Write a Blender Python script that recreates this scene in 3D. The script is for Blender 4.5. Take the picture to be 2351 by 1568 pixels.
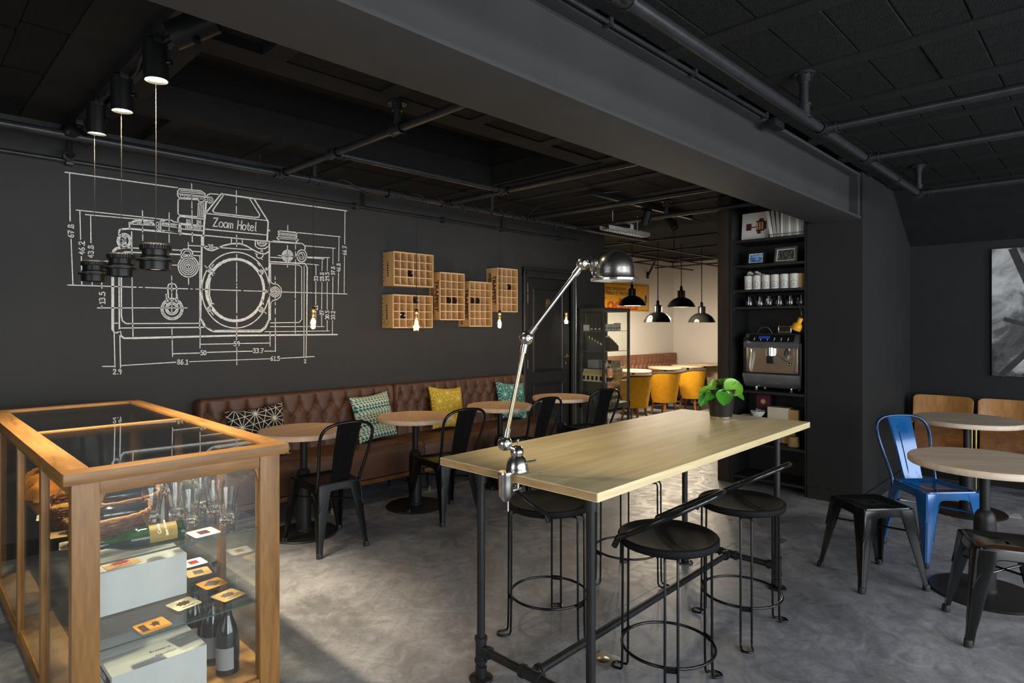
import bpy, bmesh, math, random
import numpy as np
from math import sin, cos, pi, radians, atan2, sqrt, hypot, exp
from mathutils import Vector, Matrix

random.seed(7)
for o in list(bpy.data.objects):
    bpy.data.objects.remove(o, do_unlink=True)
SC = bpy.context.scene
COL = SC.collection

# ------------------------------------------------------------------ camera
# world: X runs along the long dark wall (to the right and away), Y towards that wall, Z up
CXP, HYP, FPX, VP1 = 1175.5, 748.0, 1415.0, 2565.0
HC = 1.48
AL = math.atan((VP1 - CXP) / FPX)
FV = Vector((cos(AL), sin(AL), 0)); RV = Vector((sin(AL), -cos(AL), 0))
cam = bpy.data.cameras.new('camera'); camo = bpy.data.objects.new('camera', cam); COL.objects.link(camo)
cam.sensor_width = 36.0; cam.lens = 36.0 * FPX / 2351.0
cam.shift_y = (HYP - 784.0) / 2351.0
cam.clip_start = 0.05; cam.clip_end = 60
camo.location = (0, 0, HC)
camo.rotation_euler = (pi / 2, 0, AL - pi / 2)
SC.camera = camo

# ------------------------------------------------------------------ exposure, world, daylight
SC.view_settings.view_transform = 'Standard'
SC.view_settings.look = 'None'
SC.view_settings.gamma = 1.0
SC.view_settings.use_curve_mapping = False
SC.view_settings.exposure = EXPOSURE = 0.0
SC.render.film_transparent = False

W = bpy.data.worlds.new('sky'); SC.world = W; W.use_nodes = True
bg = W.node_tree.nodes['Background']
bg.inputs[0].default_value = (0.72, 0.82, 1.0, 1); bg.inputs[1].default_value = 0.6

def area(name, loc, rot, sx, sy, power, col):
    l = bpy.data.lights.new(name, 'AREA'); l.shape = 'RECTANGLE'; l.size = sx; l.size_y = sy
    l.energy = power; l.color = col
    o = bpy.data.objects.new(name, l); COL.objects.link(o); o.location = loc; o.rotation_euler = rot
    return o
# daylight in the shop windows of the front wall (Y = -3.4) and of the side wall behind the camera
DAY = (0.91, 0.96, 1.0)
for i, (x0, x1, pw) in enumerate(((-1.6, 0.9, 150), (1.3, 3.6, 130), (4.0, 6.4, 95))):
    area('daylight', ((x0 + x1) / 2, -3.30, 1.45), (radians(90), 0, 0), x1 - x0, 2.1, pw, DAY)
area('daylight', (-2.55, 1.6, 1.5), (radians(90), 0, radians(-90)), 2.2, 1.9, 34, DAY)

# ------------------------------------------------------------------ pixel helpers used while laying out
def ray(px, py):
    d = FV + RV * ((px - CXP) / FPX)
    return Vector((d.x, d.y, (HYP - py) / FPX))
def atz(px, py, z):
    r = ray(px, py); t = (z - HC) / r.z
    return Vector((r.x * t, r.y * t, z))
def aty(px, py, y):
    r = ray(px, py); t = y / r.y
    return Vector((r.x * t, y, HC + r.z * t))
def atx(px, py, x):
    r = ray(px, py); t = x / r.x
    return Vector((x, r.y * t, HC + r.z * t))
def atd(px, py, d):
    r = ray(px, py)
    return Vector((r.x * d, r.y * d, HC + r.z * d))

# ------------------------------------------------------------------ materials
MATS = {}
def nt(name):
    m = bpy.data.materials.new(name); m.use_nodes = True
    t = m.node_tree; b = t.nodes['Principled BSDF']
    MATS[name] = m
    return m, t, b
def node(t, kind, **kw):
    n = t.nodes.new(kind)
    for k, v in kw.items():
        if k.startswith('i_'):
            n.inputs[k[2:].replace('_', ' ')].default_value = v
        else:
            setattr(n, k, v)
    return n
def c4(c): return (c[0], c[1], c[2], 1)
def srgb(r, g, b):
    def f(v):
        v /= 255.0
        return v / 12.92 if v <= 0.04045 else ((v + 0.055) / 1.055) ** 2.4
    return (f(r), f(g), f(b))
def coords(t, scale=(1, 1, 1), kind='Object', rot=(0, 0, 0)):
    tc = node(t, 'ShaderNodeTexCoord'); mp = node(t, 'ShaderNodeMapping')
    mp.inputs['Scale'].default_value = scale; mp.inputs['Rotation'].default_value = rot
    t.links.new(tc.outputs[kind], mp.inputs[0])
    return mp.outputs[0]
def ramp(t, fac, stops):
    r = node(t, 'ShaderNodeValToRGB')
    while len(r.color_ramp.elements) < len(stops): r.color_ramp.elements.new(0.5)
    for e, (p, c) in zip(r.color_ramp.elements, stops):
        e.position = p; e.color = c4(c)
    t.links.new(fac, r.inputs[0])
    return r.outputs[0]
def bump(t, b, h, strength, dist=0.01):
    n = node(t, 'ShaderNodeBump'); n.inputs['Strength'].default_value = strength; n.inputs['Distance'].default_value = dist
    t.links.new(h, n.inputs['Height']); t.links.new(n.outputs[0], b.inputs['Normal'])
def plain(name, col, rough=0.5, metal=0.0, var=0.12, scale=6.0, bmp=0.0, bscale=60.0, spec=0.5, coat=0.0, rvar=0.0):
    m, t, b = nt(name)
    v = coords(t)
    n = node(t, 'ShaderNodeTexNoise'); n.inputs['Scale'].default_value = scale; n.inputs['Detail'].default_value = 4
    t.links.new(v, n.inputs['Vector'])
    lo = tuple(c * (1 - var) for c in col); hi = tuple(min(1, c * (1 + var)) for c in col)
    t.links.new(ramp(t, n.outputs[0], ((0.3, lo), (0.7, hi))), b.inputs['Base Color'])
    b.inputs['Roughness'].default_value = rough; b.inputs['Metallic'].default_value = metal
    b.inputs['Specular IOR Level'].default_value = spec
    if coat: b.inputs['Coat Weight'].default_value = coat; b.inputs['Coat Roughness'].default_value = 0.08
    if rvar:
        mr = node(t, 'ShaderNodeMapRange'); mr.inputs[3].default_value = rough - rvar; mr.inputs[4].default_value = rough + rvar
        t.links.new(n.outputs[0], mr.inputs[0]); t.links.new(mr.outputs[0], b.inputs['Roughness'])
    if bmp:
        n2 = node(t, 'ShaderNodeTexNoise'); n2.inputs['Scale'].default_value = bscale; n2.inputs['Detail'].default_value = 3
        t.links.new(v, n2.inputs['Vector']); bump(t, b, n2.outputs[0], bmp)
    return m
def wood(name, c1, c2, stretch=(1, 1, 1), rough=0.45, scale=9.0, bmp=0.05, plank=0.0):
    # grain: noise squeezed across the grain direction
    m, t, b = nt(name)
    v = coords(t, stretch)
    n = node(t, 'ShaderNodeTexNoise'); n.inputs['Scale'].default_value = scale; n.inputs['Detail'].default_value = 6; n.inputs['Distortion'].default_value = 0.6
    t.links.new(v, n.inputs['Vector'])
    n2 = node(t, 'ShaderNodeTexNoise'); n2.inputs['Scale'].default_value = scale * 6; n2.inputs['Detail'].default_value = 3
    t.links.new(v, n2.inputs['Vector'])
    mx = node(t, 'ShaderNodeMix'); mx.data_type = 'FLOAT'; mx.inputs[0].default_value = 0.35
    t.links.new(n.outputs[0], mx.inputs[2]); t.links.new(n2.outputs[0], mx.inputs[3])
    t.links.new(ramp(t, mx.outputs[0], ((0.32, c1), (0.68, c2))), b.inputs['Base Color'])
    b.inputs['Roughness'].default_value = rough
    bump(t, b, mx.outputs[0], bmp, 0.004)
    return m
def glow(name, col, strength):
    m, t, b = nt(name)
    b.inputs['Base Color'].default_value = c4(col); b.inputs['Emission Color'].default_value = c4(col)
    b.inputs['Emission Strength'].default_value = strength
    return m
def glass(name, col=(1, 1, 1), rough=0.0, ior=1.45):
    m, t, b = nt(name)
    b.inputs['Base Color'].default_value = c4(col); b.inputs['Roughness'].default_value = rough
    b.inputs['Transmission Weight'].default_value = 1.0; b.inputs['IOR'].default_value = ior
    return m
def pane(name, tint=(0.96, 0.98, 0.97), refl=1.0):
    # thin sheet glass: clear, with a Fresnel-like mirror on both faces
    m, t, b = nt(name)
    out = t.nodes['Material Output']
    tr = node(t, 'ShaderNodeBsdfTransparent'); tr.inputs[0].default_value = c4(tint)
    gl = node(t, 'ShaderNodeBsdfGlossy'); gl.inputs['Roughness'].default_value = 0.02
    ge = node(t, 'ShaderNodeNewGeometry'); dt = node(t, 'ShaderNodeVectorMath', operation='DOT_PRODUCT')
    t.links.new(ge.outputs['Normal'], dt.inputs[0]); t.links.new(ge.outputs['Incoming'], dt.inputs[1])
    def mm_(op, x, y):
        n = node(t, 'ShaderNodeMath', operation=op)
        for i, v in enumerate((x, y)):
            if isinstance(v, (int, float)): n.inputs[i].default_value = v
            elif v is not None: t.links.new(v, n.inputs[i])
        n.use_clamp = op in ('ADD', 'SUBTRACT', 'MULTIPLY'); return n.outputs[0]
    ab = node(t, 'ShaderNodeMath', operation='ABSOLUTE'); t.links.new(dt.outputs['Value'], ab.inputs[0])
    sch = mm_('POWER', mm_('SUBTRACT', 1.0, ab.outputs[0]), 5.0)
    fac = mm_('MULTIPLY', mm_('ADD', mm_('MULTIPLY', sch, 0.96), 0.04), refl)
    mx = node(t, 'ShaderNodeMixShader')
    t.links.new(fac, mx.inputs[0]); t.links.new(tr.outputs[0], mx.inputs[1]); t.links.new(gl.outputs[0], mx.inputs[2])
    t.links.new(mx.outputs[0], out.inputs[0])
    return m

# walls and big surfaces
plain('wall_dark', (0.034, 0.033, 0.032), 0.75, var=0.10, scale=1.6, bmp=0.06, bscale=90)
plain('wall_pier', (0.025, 0.025, 0.025), 0.75, spec=0.2, var=0.08, scale=1.6, bmp=0.08, bscale=120)
plain('wall_white', (0.72, 0.69, 0.66), 0.85, var=0.03, scale=2, bmp=0.05, bscale=60)
plain('ceil_black', (0.012, 0.012, 0.012), 0.85, spec=0.2, var=0.12, scale=3, bmp=0.3, bscale=120)
plain('ceil_block', (0.0125, 0.0125, 0.0125), 0.9, spec=0.2, var=0.25, scale=25, bmp=0.9, bscale=170)
plain('ceil_rib', (0.015, 0.015, 0.015), 0.85, spec=0.2, var=0.15, scale=8, bmp=0.25, bscale=80)
plain('beam_paint', (0.036, 0.036, 0.036), 0.75, var=0.10, scale=3, bmp=0.08, bscale=40)
plain('pipe_black', (0.035, 0.037, 0.041), 0.34, metal=0.4, var=0.2, scale=12, bmp=0.06, bscale=90)
def concrete():
    m, t, b = nt('concrete')
    v = coords(t)
    n1 = node(t, 'ShaderNodeTexNoise'); n1.inputs['Scale'].default_value = 0.9; n1.inputs['Detail'].default_value = 8; n1.inputs['Roughness'].default_value = 0.62; n1.inputs['Distortion'].default_value = 1.6
    n2 = node(t, 'ShaderNodeTexNoise'); n2.inputs['Scale'].default_value = 5.5; n2.inputs['Detail'].default_value = 7; n2.inputs['Distortion'].default_value = 2.5; n2.inputs['Roughness'].default_value = 0.7
    n3 = node(t, 'ShaderNodeTexNoise'); n3.inputs['Scale'].default_value = 60; n3.inputs['Detail'].default_value = 3
    for n in (n1, n2, n3): t.links.new(v, n.inputs['Vector'])
    a = node(t, 'ShaderNodeMix'); a.data_type = 'FLOAT'; a.inputs[0].default_value = 0.42
    t.links.new(n1.outputs[0], a.inputs[2]); t.links.new(n2.outputs[0], a.inputs[3])
    a2 = node(t, 'ShaderNodeMix'); a2.data_type = 'FLOAT'; a2.inputs[0].default_value = 0.10
    t.links.new(a.outputs[0], a2.inputs[2]); t.links.new(n3.outputs[0], a2.inputs[3])
    t.links.new(ramp(t, a2.outputs[0], ((0.34, (0.12, 0.122, 0.13)), (0.47, (0.22, 0.225, 0.245)), (0.56, (0.33, 0.338, 0.365)), (0.70, (0.50, 0.51, 0.54)))), b.inputs['Base Color'])
    mr = node(t, 'ShaderNodeMapRange'); mr.inputs[1].default_value = 0.3; mr.inputs[2].default_value = 0.7; mr.inputs[3].default_value = 0.28; mr.inputs[4].default_value = 0.55
    t.links.new(n2.outputs[0], mr.inputs[0]); t.links.new(mr.outputs[0], b.inputs['Roughness'])
    bump(t, b, a2.outputs[0], 0.06, 0.004)
concrete()
plain('joint_grey', (0.30, 0.30, 0.30), 0.8)

# furniture
wood('oak_case', srgb(112, 76, 36), srgb(166, 120, 64), (1, 1, 0.12), 0.42, 14)
wood('oak_case_x', srgb(112, 76, 36), srgb(166, 120, 64), (0.12, 1, 1), 0.42, 14)
wood('oak_case_y', srgb(112, 76, 36), srgb(166, 120, 64), (1, 0.12, 1), 0.42, 14)
wood('board_light', srgb(170, 118, 62), srgb(214, 164, 104), (0.15, 1, 1), 0.5, 10)
wood('bar_top', srgb(206, 184, 136), srgb(240, 222, 176), (0.10, 1.4, 1.4), 0.48, 9, 0.04)
wood('bar_edge', srgb(176, 136, 86), srgb(212, 172, 118), (1, 0.5, 3), 0.5, 12, 0.04)
wood('table_oak', srgb(226, 188, 154), srgb(246, 214, 184), (0.12, 1.3, 1.3), 0.48, 9, 0.03)
wood('table_oak_pale', srgb(204, 180, 154), srgb(236, 218, 198), (0.12, 1.5, 1.5), 0.5, 7, 0.03)
wood('ply_seat', srgb(150, 98, 46), srgb(196, 140, 76), (0.6, 1, 0.10), 0.35, 12, 0.03)
wood('ply_dark', srgb(96, 56, 22), srgb(146, 92, 42), (0.6, 0.16, 1), 0.32, 10, 0.03)
wood('crate_wood', srgb(206, 166, 118), srgb(238, 204, 158), (0.15, 1, 1), 0.7, 10, 0.06)
wood('crate_side', srgb(192, 148, 92), srgb(224, 184, 128), (1, 1, 0.15), 0.7, 10, 0.06)
wood('chair_leg_wood', srgb(150, 90, 40), srgb(190, 126, 66), (1, 1, 0.15), 0.45, 14, 0.03)
wood('post_wood', srgb(38, 30, 26), srgb(62, 48, 40), (1, 1, 0.12), 0.6, 8, 0.1)
plain('leather', (0.120, 0.052, 0.027), 0.50, var=0.22, scale=5, bmp=0.22, bscale=140, rvar=0.06)
plain('leather_far', (0.20, 0.085, 0.045), 0.5, var=0.15, scale=5, bmp=0.15, bscale=140)
plain('metal_black', (0.0065, 0.0065, 0.007), 0.28, metal=0.0, var=0.15, scale=20, bmp=0.03, bscale=200, spec=0.22)
plain('metal_matte', (0.013, 0.0135, 0.014), 0.45, spec=0.35, metal=0.0, var=0.2, scale=15, bmp=0.05, bscale=160)
plain('metal_gloss', (0.008, 0.008, 0.008), 0.16, var=0.1, scale=20, spec=0.4, coat=0.15)
plain('seat_black', (0.007, 0.007, 0.007), 0.7, var=0.15, scale=12, bmp=0.05, bscale=160, spec=0.14)
plain('metal_blue', srgb(16, 88, 152), 0.16, metal=0.15, var=0.12, scale=6, coat=0.8)
plain('blue_tube', srgb(34, 66, 104), 0.18, metal=0.5, var=0.2, scale=10, coat=0.5)
plain('steel', (0.50, 0.48, 0.44), 0.24, metal=1.0, var=0.22, scale=7, bmp=0.03, bscale=120, rvar=0.07)
plain('steel_bright', (0.72, 0.71, 0.68), 0.16, metal=1.0, var=0.1, scale=9)
plain('steel_gold_reflection', (0.70, 0.60, 0.38), 0.2, metal=1.0, var=0.12, scale=9)  # steel with the golden reflection on the lower lamp arm put into its colour
plain('brass', (0.80, 0.60, 0.24), 0.22, metal=1.0, var=0.12, scale=20)
plain('brass_dull', (0.55, 0.43, 0.20), 0.32, metal=1.0, var=0.15, scale=20)
plain('cabinet_grey', (0.11, 0.108, 0.10), 0.42, metal=0.5, var=0.2, scale=10, bmp=0.04, bscale=90)
plain('machine_grey', (0.34, 0.34, 0.35), 0.42, metal=0.8, var=0.1, scale=10)
plain('machine_steel', (0.58, 0.54, 0.46), 0.28, metal=1.0, var=0.08, scale=10)
plain('plastic_black', (0.012, 0.012, 0.013), 0.35, var=0.1)
plain('door_black', (0.022, 0.021, 0.021), 0.40, var=0.12, scale=6, bmp=0.03, bscale=60)
plain('shelf_black', (0.014, 0.014, 0.014), 0.5, var=0.15, scale=10)
plain('chalk', (0.80, 0.79, 0.74), 0.9, var=0.22, scale=45)
plain('white_paint', (0.78, 0.77, 0.74), 0.6, var=0.03)
plain('carton', (0.62, 0.63, 0.62), 0.75, var=0.05, scale=8, bmp=0.05, bscale=60)
plain('carton_edge', (0.50, 0.44, 0.34), 0.8)
plain('paper', (0.78, 0.76, 0.70), 0.8, var=0.05)
plain('paper_cream', (0.76, 0.68, 0.48), 0.8, var=0.06)
plain('paper_orange', srgb(214, 150, 62), 0.75, var=0.06)
plain('paper_tan', srgb(206, 168, 112), 0.75, var=0.08)
plain('ink_black', (0.012, 0.011, 0.010), 0.7)
plain('ink_brown', srgb(74, 44, 26), 0.8)
plain('ink_red', srgb(150, 40, 40), 0.75)
plain('ink_grey', srgb(96, 92, 88), 0.8)
plain('wicker', srgb(120, 72, 40), 0.6, var=0.35, scale=60, bmp=0.3, bscale=120)
plain('wicker_light', srgb(178, 122, 70), 0.6, var=0.25, scale=60)
plain('yellow_fabric', srgb(226, 164, 16), 0.85, var=0.10, scale=18, bmp=0.3, bscale=350)
plain('brown_fabric', srgb(56, 40, 30), 0.85, var=0.15, scale=20, bmp=0.3, bscale=350)
plain('plush_orange', srgb(226, 140, 20), 0.9, var=0.12, scale=20, bmp=0.4, bscale=90)
plain('plush_dark', srgb(34, 26, 24), 0.9, var=0.2, scale=20)
plain('bottle_dark', (0.010, 0.012, 0.011), 0.10, var=0.1, coat=0.5)
plain('bottle_brown', (0.016, 0.008, 0.005), 0.10, var=0.1, coat=0.5)
plain('yellow_plastic', srgb(240, 170, 20), 0.4, var=0.05)
plain('rubber', (0.02, 0.02, 0.02), 0.6)
plain('cord', (0.016, 0.015, 0.014), 0.7)
plain('cord_gold', (0.22, 0.18, 0.09), 0.5)
plain('leaf', srgb(66, 138, 38), 0.28, var=0.30, scale=14, coat=0.3)
plain('leaf_light', srgb(120, 178, 62), 0.3, var=0.22, scale=14, coat=0.2)
plain('stem', srgb(120, 150, 60), 0.5)
plain('soil', srgb(40, 30, 22), 0.9, var=0.4, scale=60, bmp=0.5, bscale=80)
plain('pot_black', (0.012, 0.012, 0.012), 0.22, coat=0.4)
plain('radiator', srgb(214, 196, 160), 0.5, var=0.03)
plain('galv', (0.55, 0.54, 0.52), 0.5, metal=0.3, var=0.15, scale=20)
plain('tin_white', srgb(226, 224, 216), 0.4, var=0.03)
plain('enamel_yellow', srgb(214, 156, 24), 0.3, var=0.10, scale=5)
plain('enamel_red', srgb(190, 70, 20), 0.35)
plain('enamel_ink', srgb(60, 36, 14), 0.4)
plain('pend_black', (0.010, 0.010, 0.010), 0.12, coat=0.5)
plain('pend_inner', (0.80, 0.78, 0.72), 0.5)
plain('maroon', srgb(84, 26, 44), 0.6)
plain('book_grey', srgb(168, 168, 164), 0.6, var=0.10, scale=20)
plain('book_dark', srgb(70, 70, 70), 0.6, var=0.15, scale=20)
glass('glass_clear', (1, 1, 1), 0.0, 1.45)
glass('glass_green', (0.035, 0.13, 0.012), 0.02, 1.45)
pane('pane', (0.97, 0.985, 0.975), 1.0)
pane('pane_top', (0.95, 0.97, 0.96), 1.5)
pane('bulb_glass', (1.0, 0.92, 0.76), 1.6)
glow('filament', (1.0, 0.66, 0.30), 40)
glow('spot_face', (1.0, 0.88, 0.62), 26)
glow('lens_face', (1.0, 0.86, 0.62), 2.2)
glow('pend_bulb', (1.0, 0.86, 0.66), 14)
plain('lens_black', (0.007, 0.007, 0.007), 0.38, var=0.1, spec=0.3, bmp=0.03, bscale=200)
# ------------------------------------------------------------------ mesh helpers
class MB:
    """collects shapes and links them as ONE mesh object"""
    def __init__(s): s.v = []; s.f = []; s.mi = []; s.cur = 0
    def add(s, vs, fs):
        o = len(s.v); s.v.extend([tuple(p) for p in vs])
        for f in fs: s.f.append(tuple(i + o for i in f)); s.mi.append(s.cur)
        return s
    def box(s, x0, x1, y0, y1, z0, z1):
        vs = [(x, y, z) for z in (z0, z1) for y in (y0, y1) for x in (x0, x1)]
        return s.add(vs, [(0, 2, 3, 1), (4, 5, 7, 6), (0, 1, 5, 4), (2, 6, 7, 3), (0, 4, 6, 2), (1, 3, 7, 5)])
    def cbox(s, c, size, m=None):
        hx, hy, hz = size[0] / 2, size[1] / 2, size[2] / 2
        vs = [Vector((x, y, z)) for z in (-hz, hz) for y in (-hy, hy) for x in (-hx, hx)]
        if m is not None: vs = [m @ p for p in vs]
        vs = [p + Vector(c) for p in vs]
        return s.add(vs, [(0, 2, 3, 1), (4, 5, 7, 6), (0, 1, 5, 4), (2, 6, 7, 3), (0, 4, 6, 2), (1, 3, 7, 5)])
    def bbox(s, x0, x1, y0, y1, z0, z1, r=0.004):
        """box with chamfered edges"""
        r = min(r, (x1 - x0) / 2.01, (y1 - y0) / 2.01, (z1 - z0) / 2.01)
        bm = bmesh.new(); bmesh.ops.create_cube(bm, size=1)
        for v in bm.verts:
            v.co = Vector(((x0 + x1) / 2 + v.co.x * (x1 - x0), (y0 + y1) / 2 + v.co.y * (y1 - y0), (z0 + z1) / 2 + v.co.z * (z1 - z0)))
        bmesh.ops.bevel(bm, geom=bm.edges[:], offset=r, segments=2, affect='EDGES', profile=0.7)
        s.addbm(bm); return s
    def addbm(s, bm, mat=None):
        bm.verts.index_update()
        vs = [(mat @ v.co if mat else v.co.copy()) for v in bm.verts]
        fs = [tuple(v.index for v in f.verts) for f in bm.faces]
        bm.free(); return s.add(vs, fs)
    def quad(s, a, b, c, d): return s.add([a, b, c, d], [(0, 1, 2, 3)])
    def poly(s, pts): return s.add(pts, [tuple(range(len(pts)))])
    def prism(s, pts, off):
        """extrude polygon pts (3d) by vector off"""
        n = len(pts); off = Vector(off)
        vs = [Vector(p) for p in pts] + [Vector(p) + off for p in pts]
        fs = [tuple(range(n - 1, -1, -1)), tuple(range(n, 2 * n))] + [(i, (i + 1) % n, n + (i + 1) % n, n + i) for i in range(n)]
        return s.add(vs, fs)
    def lathe(s, prof, c=(0, 0, 0), seg=32, axis=None, cap=False):
        """prof: list of (r, z) from bottom to top, about z through c (or about axis Vector)"""
        c = Vector(c); M = Matrix.Identity(3)
        if axis is not None: M = Vector((0, 0, 1)).rotation_difference(Vector(axis).normalized()).to_matrix()
        vs = []; fs = []
        n = len(prof)
        for r, z in prof:
            for k in range(seg):
                a = 2 * pi * k / seg
                vs.append(c + M @ Vector((r * cos(a), r * sin(a), z)))
        for i in range(n - 1):
            for k in range(seg):
                k2 = (k + 1) % seg
                fs.append((i * seg + k, i * seg + k2, (i + 1) * seg + k2, (i + 1) * seg + k))
        if prof[0][0] > 1e-6 and cap: fs.append(tuple(range(seg - 1, -1, -1)))
        if prof[-1][0] > 1e-6 and cap: fs.append(tuple((n - 1) * seg + k for k in range(seg)))
        return s.add(vs, fs)
    def cyl(s, a, b, r, seg=16, r2=None, cap=True):
        a = Vector(a); b = Vector(b); d = b - a
        return s.lathe([(r, 0), (r if r2 is None else r2, d.length)], a, seg, d, cap)
    def tube(s, pts, r, seg=10, closed=False, cap=True):
        pts = [Vector(p) for p in pts]; n = len(pts)
        if not isinstance(r, (list, tuple)): r = [r] * n
        tang = []
        for i in range(n):
            if closed: t = pts[(i + 1) % n] - pts[(i - 1) % n]
            else: t = pts[min(i + 1, n - 1)] - pts[max(i - 1, 0)]
            tang.append(t.normalized())
        up = Vector((0, 0, 1))
        if abs(tang[0].dot(up)) > 0.9: up = Vector((1, 0, 0))
        nrm = (up - tang[0] * up.dot(tang[0])).normalized()
        vs = []
        for i in range(n):
            nrm = (nrm - tang[i] * nrm.dot(tang[i]))
            if nrm.length < 1e-6: nrm = tang[i].orthogonal()
            nrm.normalize(); bi = tang[i].cross(nrm)
            for k in range(seg):
                a = 2 * pi * k / seg
                vs.append(pts[i] + (nrm * cos(a) + bi * sin(a)) * r[i])
        fs = []
        m = n if closed else n - 1
        for i in range(m):
            j = (i + 1) % n
            for k in range(seg):
                k2 = (k + 1) % seg
                fs.append((i * seg + k, i * seg + k2, j * seg + k2, j * seg + k))
        if not closed and cap:
            fs.append(tuple(range(seg - 1, -1, -1))); fs.append(tuple((n - 1) * seg + k for k in range(seg)))
        return s.add(vs, fs)
    def sphere(s, c, r, seg=20, rings=12, sc=(1, 1, 1)):
        c = Vector(c); prof = [(max(1e-5, r * cos(-pi / 2 + pi * i / rings)), r * sin(-pi / 2 + pi * i / rings)) for i in range(rings + 1)]
        o = len(s.v); s.lathe(prof, (0, 0, 0), seg)
        for i in range(o, len(s.v)):
            p = s.v[i]; s.v[i] = (c.x + p[0] * sc[0], c.y + p[1] * sc[1], c.z + p[2] * sc[2])
        return s
    def xform(s, M, start=0):
        for i in range(start, len(s.v)): s.v[i] = tuple(M @ Vector(s.v[i]))
        return s
    def build(s, name, mat, parent=None, smooth=True, angle=35, label=None):
        me = bpy.data.meshes.new(name); me.from_pydata(s.v, [], s.f); me.validate(); me.update()
        mats = mat if isinstance(mat, (list, tuple)) else [mat]
        for m in mats: me.materials.append(MATS[m] if isinstance(m, str) else m)
        if len(mats) > 1:
            for p, i in zip(me.polygons, s.mi): p.material_index = min(i, len(mats) - 1)
        bm = bmesh.new(); bm.from_mesh(me); bmesh.ops.recalc_face_normals(bm, faces=bm.faces[:]); bm.to_mesh(me); bm.free()
        if smooth:
            for p in me.polygons: p.use_smooth = True
            try: me.set_sharp_from_angle(angle=radians(angle))
            except Exception: pass
        o = bpy.data.objects.new(name, me); COL.objects.link(o)
        if parent is not None: o.parent = parent
        if label: o['label'] = label
        return o

def thing(name, label, cat, loc=(0, 0, 0), rz=0.0, group=None):
    o = bpy.data.objects.new(name, None); COL.objects.link(o)
    o.empty_display_size = 0.1
    o.location = loc; o.rotation_euler = (0, 0, rz)
    o['label'] = label; o['category'] = cat
    if group: o['group'] = group
    return o
def tag(o, label, cat, group=None):
    o['label'] = label; o['category'] = cat
    if group: o['group'] = group
    return o
def struct(o):
    o['kind'] = 'structure'; return o
def dup(root, loc, rz, label, group=None):
    """copy a thing with its parts and their pieces"""
    r = root.copy(); COL.objects.link(r); r.location = loc; r.rotation_euler = (0, 0, rz)
    r['label'] = label
    if group: r['group'] = group
    for ch in list(root.children):
        c = ch.copy(); COL.objects.link(c); c.parent = r
        for g in list(ch.children):
            d = g.copy(); COL.objects.link(d); d.parent = c
    return r
def share(o, name, parent, loc, rot=None, scale=None):
    """another object on the same mesh"""
    c = bpy.data.objects.new(name, o.data); COL.objects.link(c); c.parent = parent; c.location = loc
    if rot: c.rotation_euler = rot
    if scale: c.scale = scale
    return c
def smooth_path(pts, n=8, closed=False):
    """Catmull-Rom through pts"""
    P = [Vector(p) for p in pts]; out = []
    m = len(P)
    rng = range(m) if closed else range(m - 1)
    for i in rng:
        p0 = P[(i - 1) % m] if (closed or i > 0) else P[0] * 2 - P[1]
        p1 = P[i]; p2 = P[(i + 1) % m]
        p3 = P[(i + 2) % m] if (closed or i < m - 2) else P[m - 1] * 2 - P[m - 2]
        for k in range(n):
            t = k / n
            out.append(0.5 * ((2 * p1) + (p2 - p0) * t + (2 * p0 - 5 * p1 + 4 * p2 - p3) * t * t + (3 * p1 - p0 - 3 * p2 + p3) * t ** 3))
    if not closed: out.append(P[-1])
    return out
def text_mesh(body, size, name, mat, parent, M, bold=0.0, align='CENTER', spacing=1.0, depth=0.0006):
    """flat lettering turned into a mesh; M places it"""
    cu = bpy.data.curves.new(name, 'FONT'); cu.body = body; cu.size = size; cu.align_x = align; cu.align_y = 'CENTER'
    cu.offset = bold; cu.space_character = spacing; cu.extrude = depth; cu.resolution_u = 3
    o = bpy.data.objects.new(name + '_tmp', cu); COL.objects.link(o)
    dg = bpy.context.evaluated_depsgraph_get()
    me = bpy.data.meshes.new_from_object(o.evaluated_get(dg))
    bpy.data.objects.remove(o, do_unlink=True); bpy.data.curves.remove(cu)
    me.transform(M); me.materials.clear(); me.materials.append(MATS[mat])
    me.name = name
    r = bpy.data.objects.new(name, me); COL.objects.link(r)
    if parent is not None: r.parent = parent
    return r
def frame_m(origin, xdir, ydir):
    """matrix whose x and y axes run along xdir and ydir"""
    x = Vector(xdir).normalized(); y = Vector(ydir).normalized(); z = x.cross(y)
    M = Matrix((x, y, z)).transposed().to_4x4(); M.translation = Vector(origin)
    return M
def spot(name, loc, target, power, col, size=60, blend=0.5, radius=0.04):
    l = bpy.data.lights.new(name, 'SPOT'); l.energy = power; l.color = col; l.spot_size = radians(size); l.spot_blend = blend; l.shadow_soft_size = radius
    o = bpy.data.objects.new(name, l); COL.objects.link(o); o.location = loc
    o.rotation_euler = (Vector(target) - Vector(loc)).to_track_quat('-Z', 'Y').to_euler()
    return o
def point(name, loc, power, col, radius=0.03):
    l = bpy.data.lights.new(name, 'POINT'); l.energy = power; l.color = col; l.shadow_soft_size = radius
    o = bpy.data.objects.new(name, l); COL.objects.link(o); o.location = loc
    return o
# ------------------------------------------------------------------ the room
YW = 5.0            # face of the long dark wall
ZC = 2.72           # underside of the ceiling ribs
XP = 5.58           # face of the pier
X_OPEN0, X_OPEN1, Y_OPEN0, Y_OPEN1 = 0.97, 3.79, 2.92, 3.98

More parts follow.
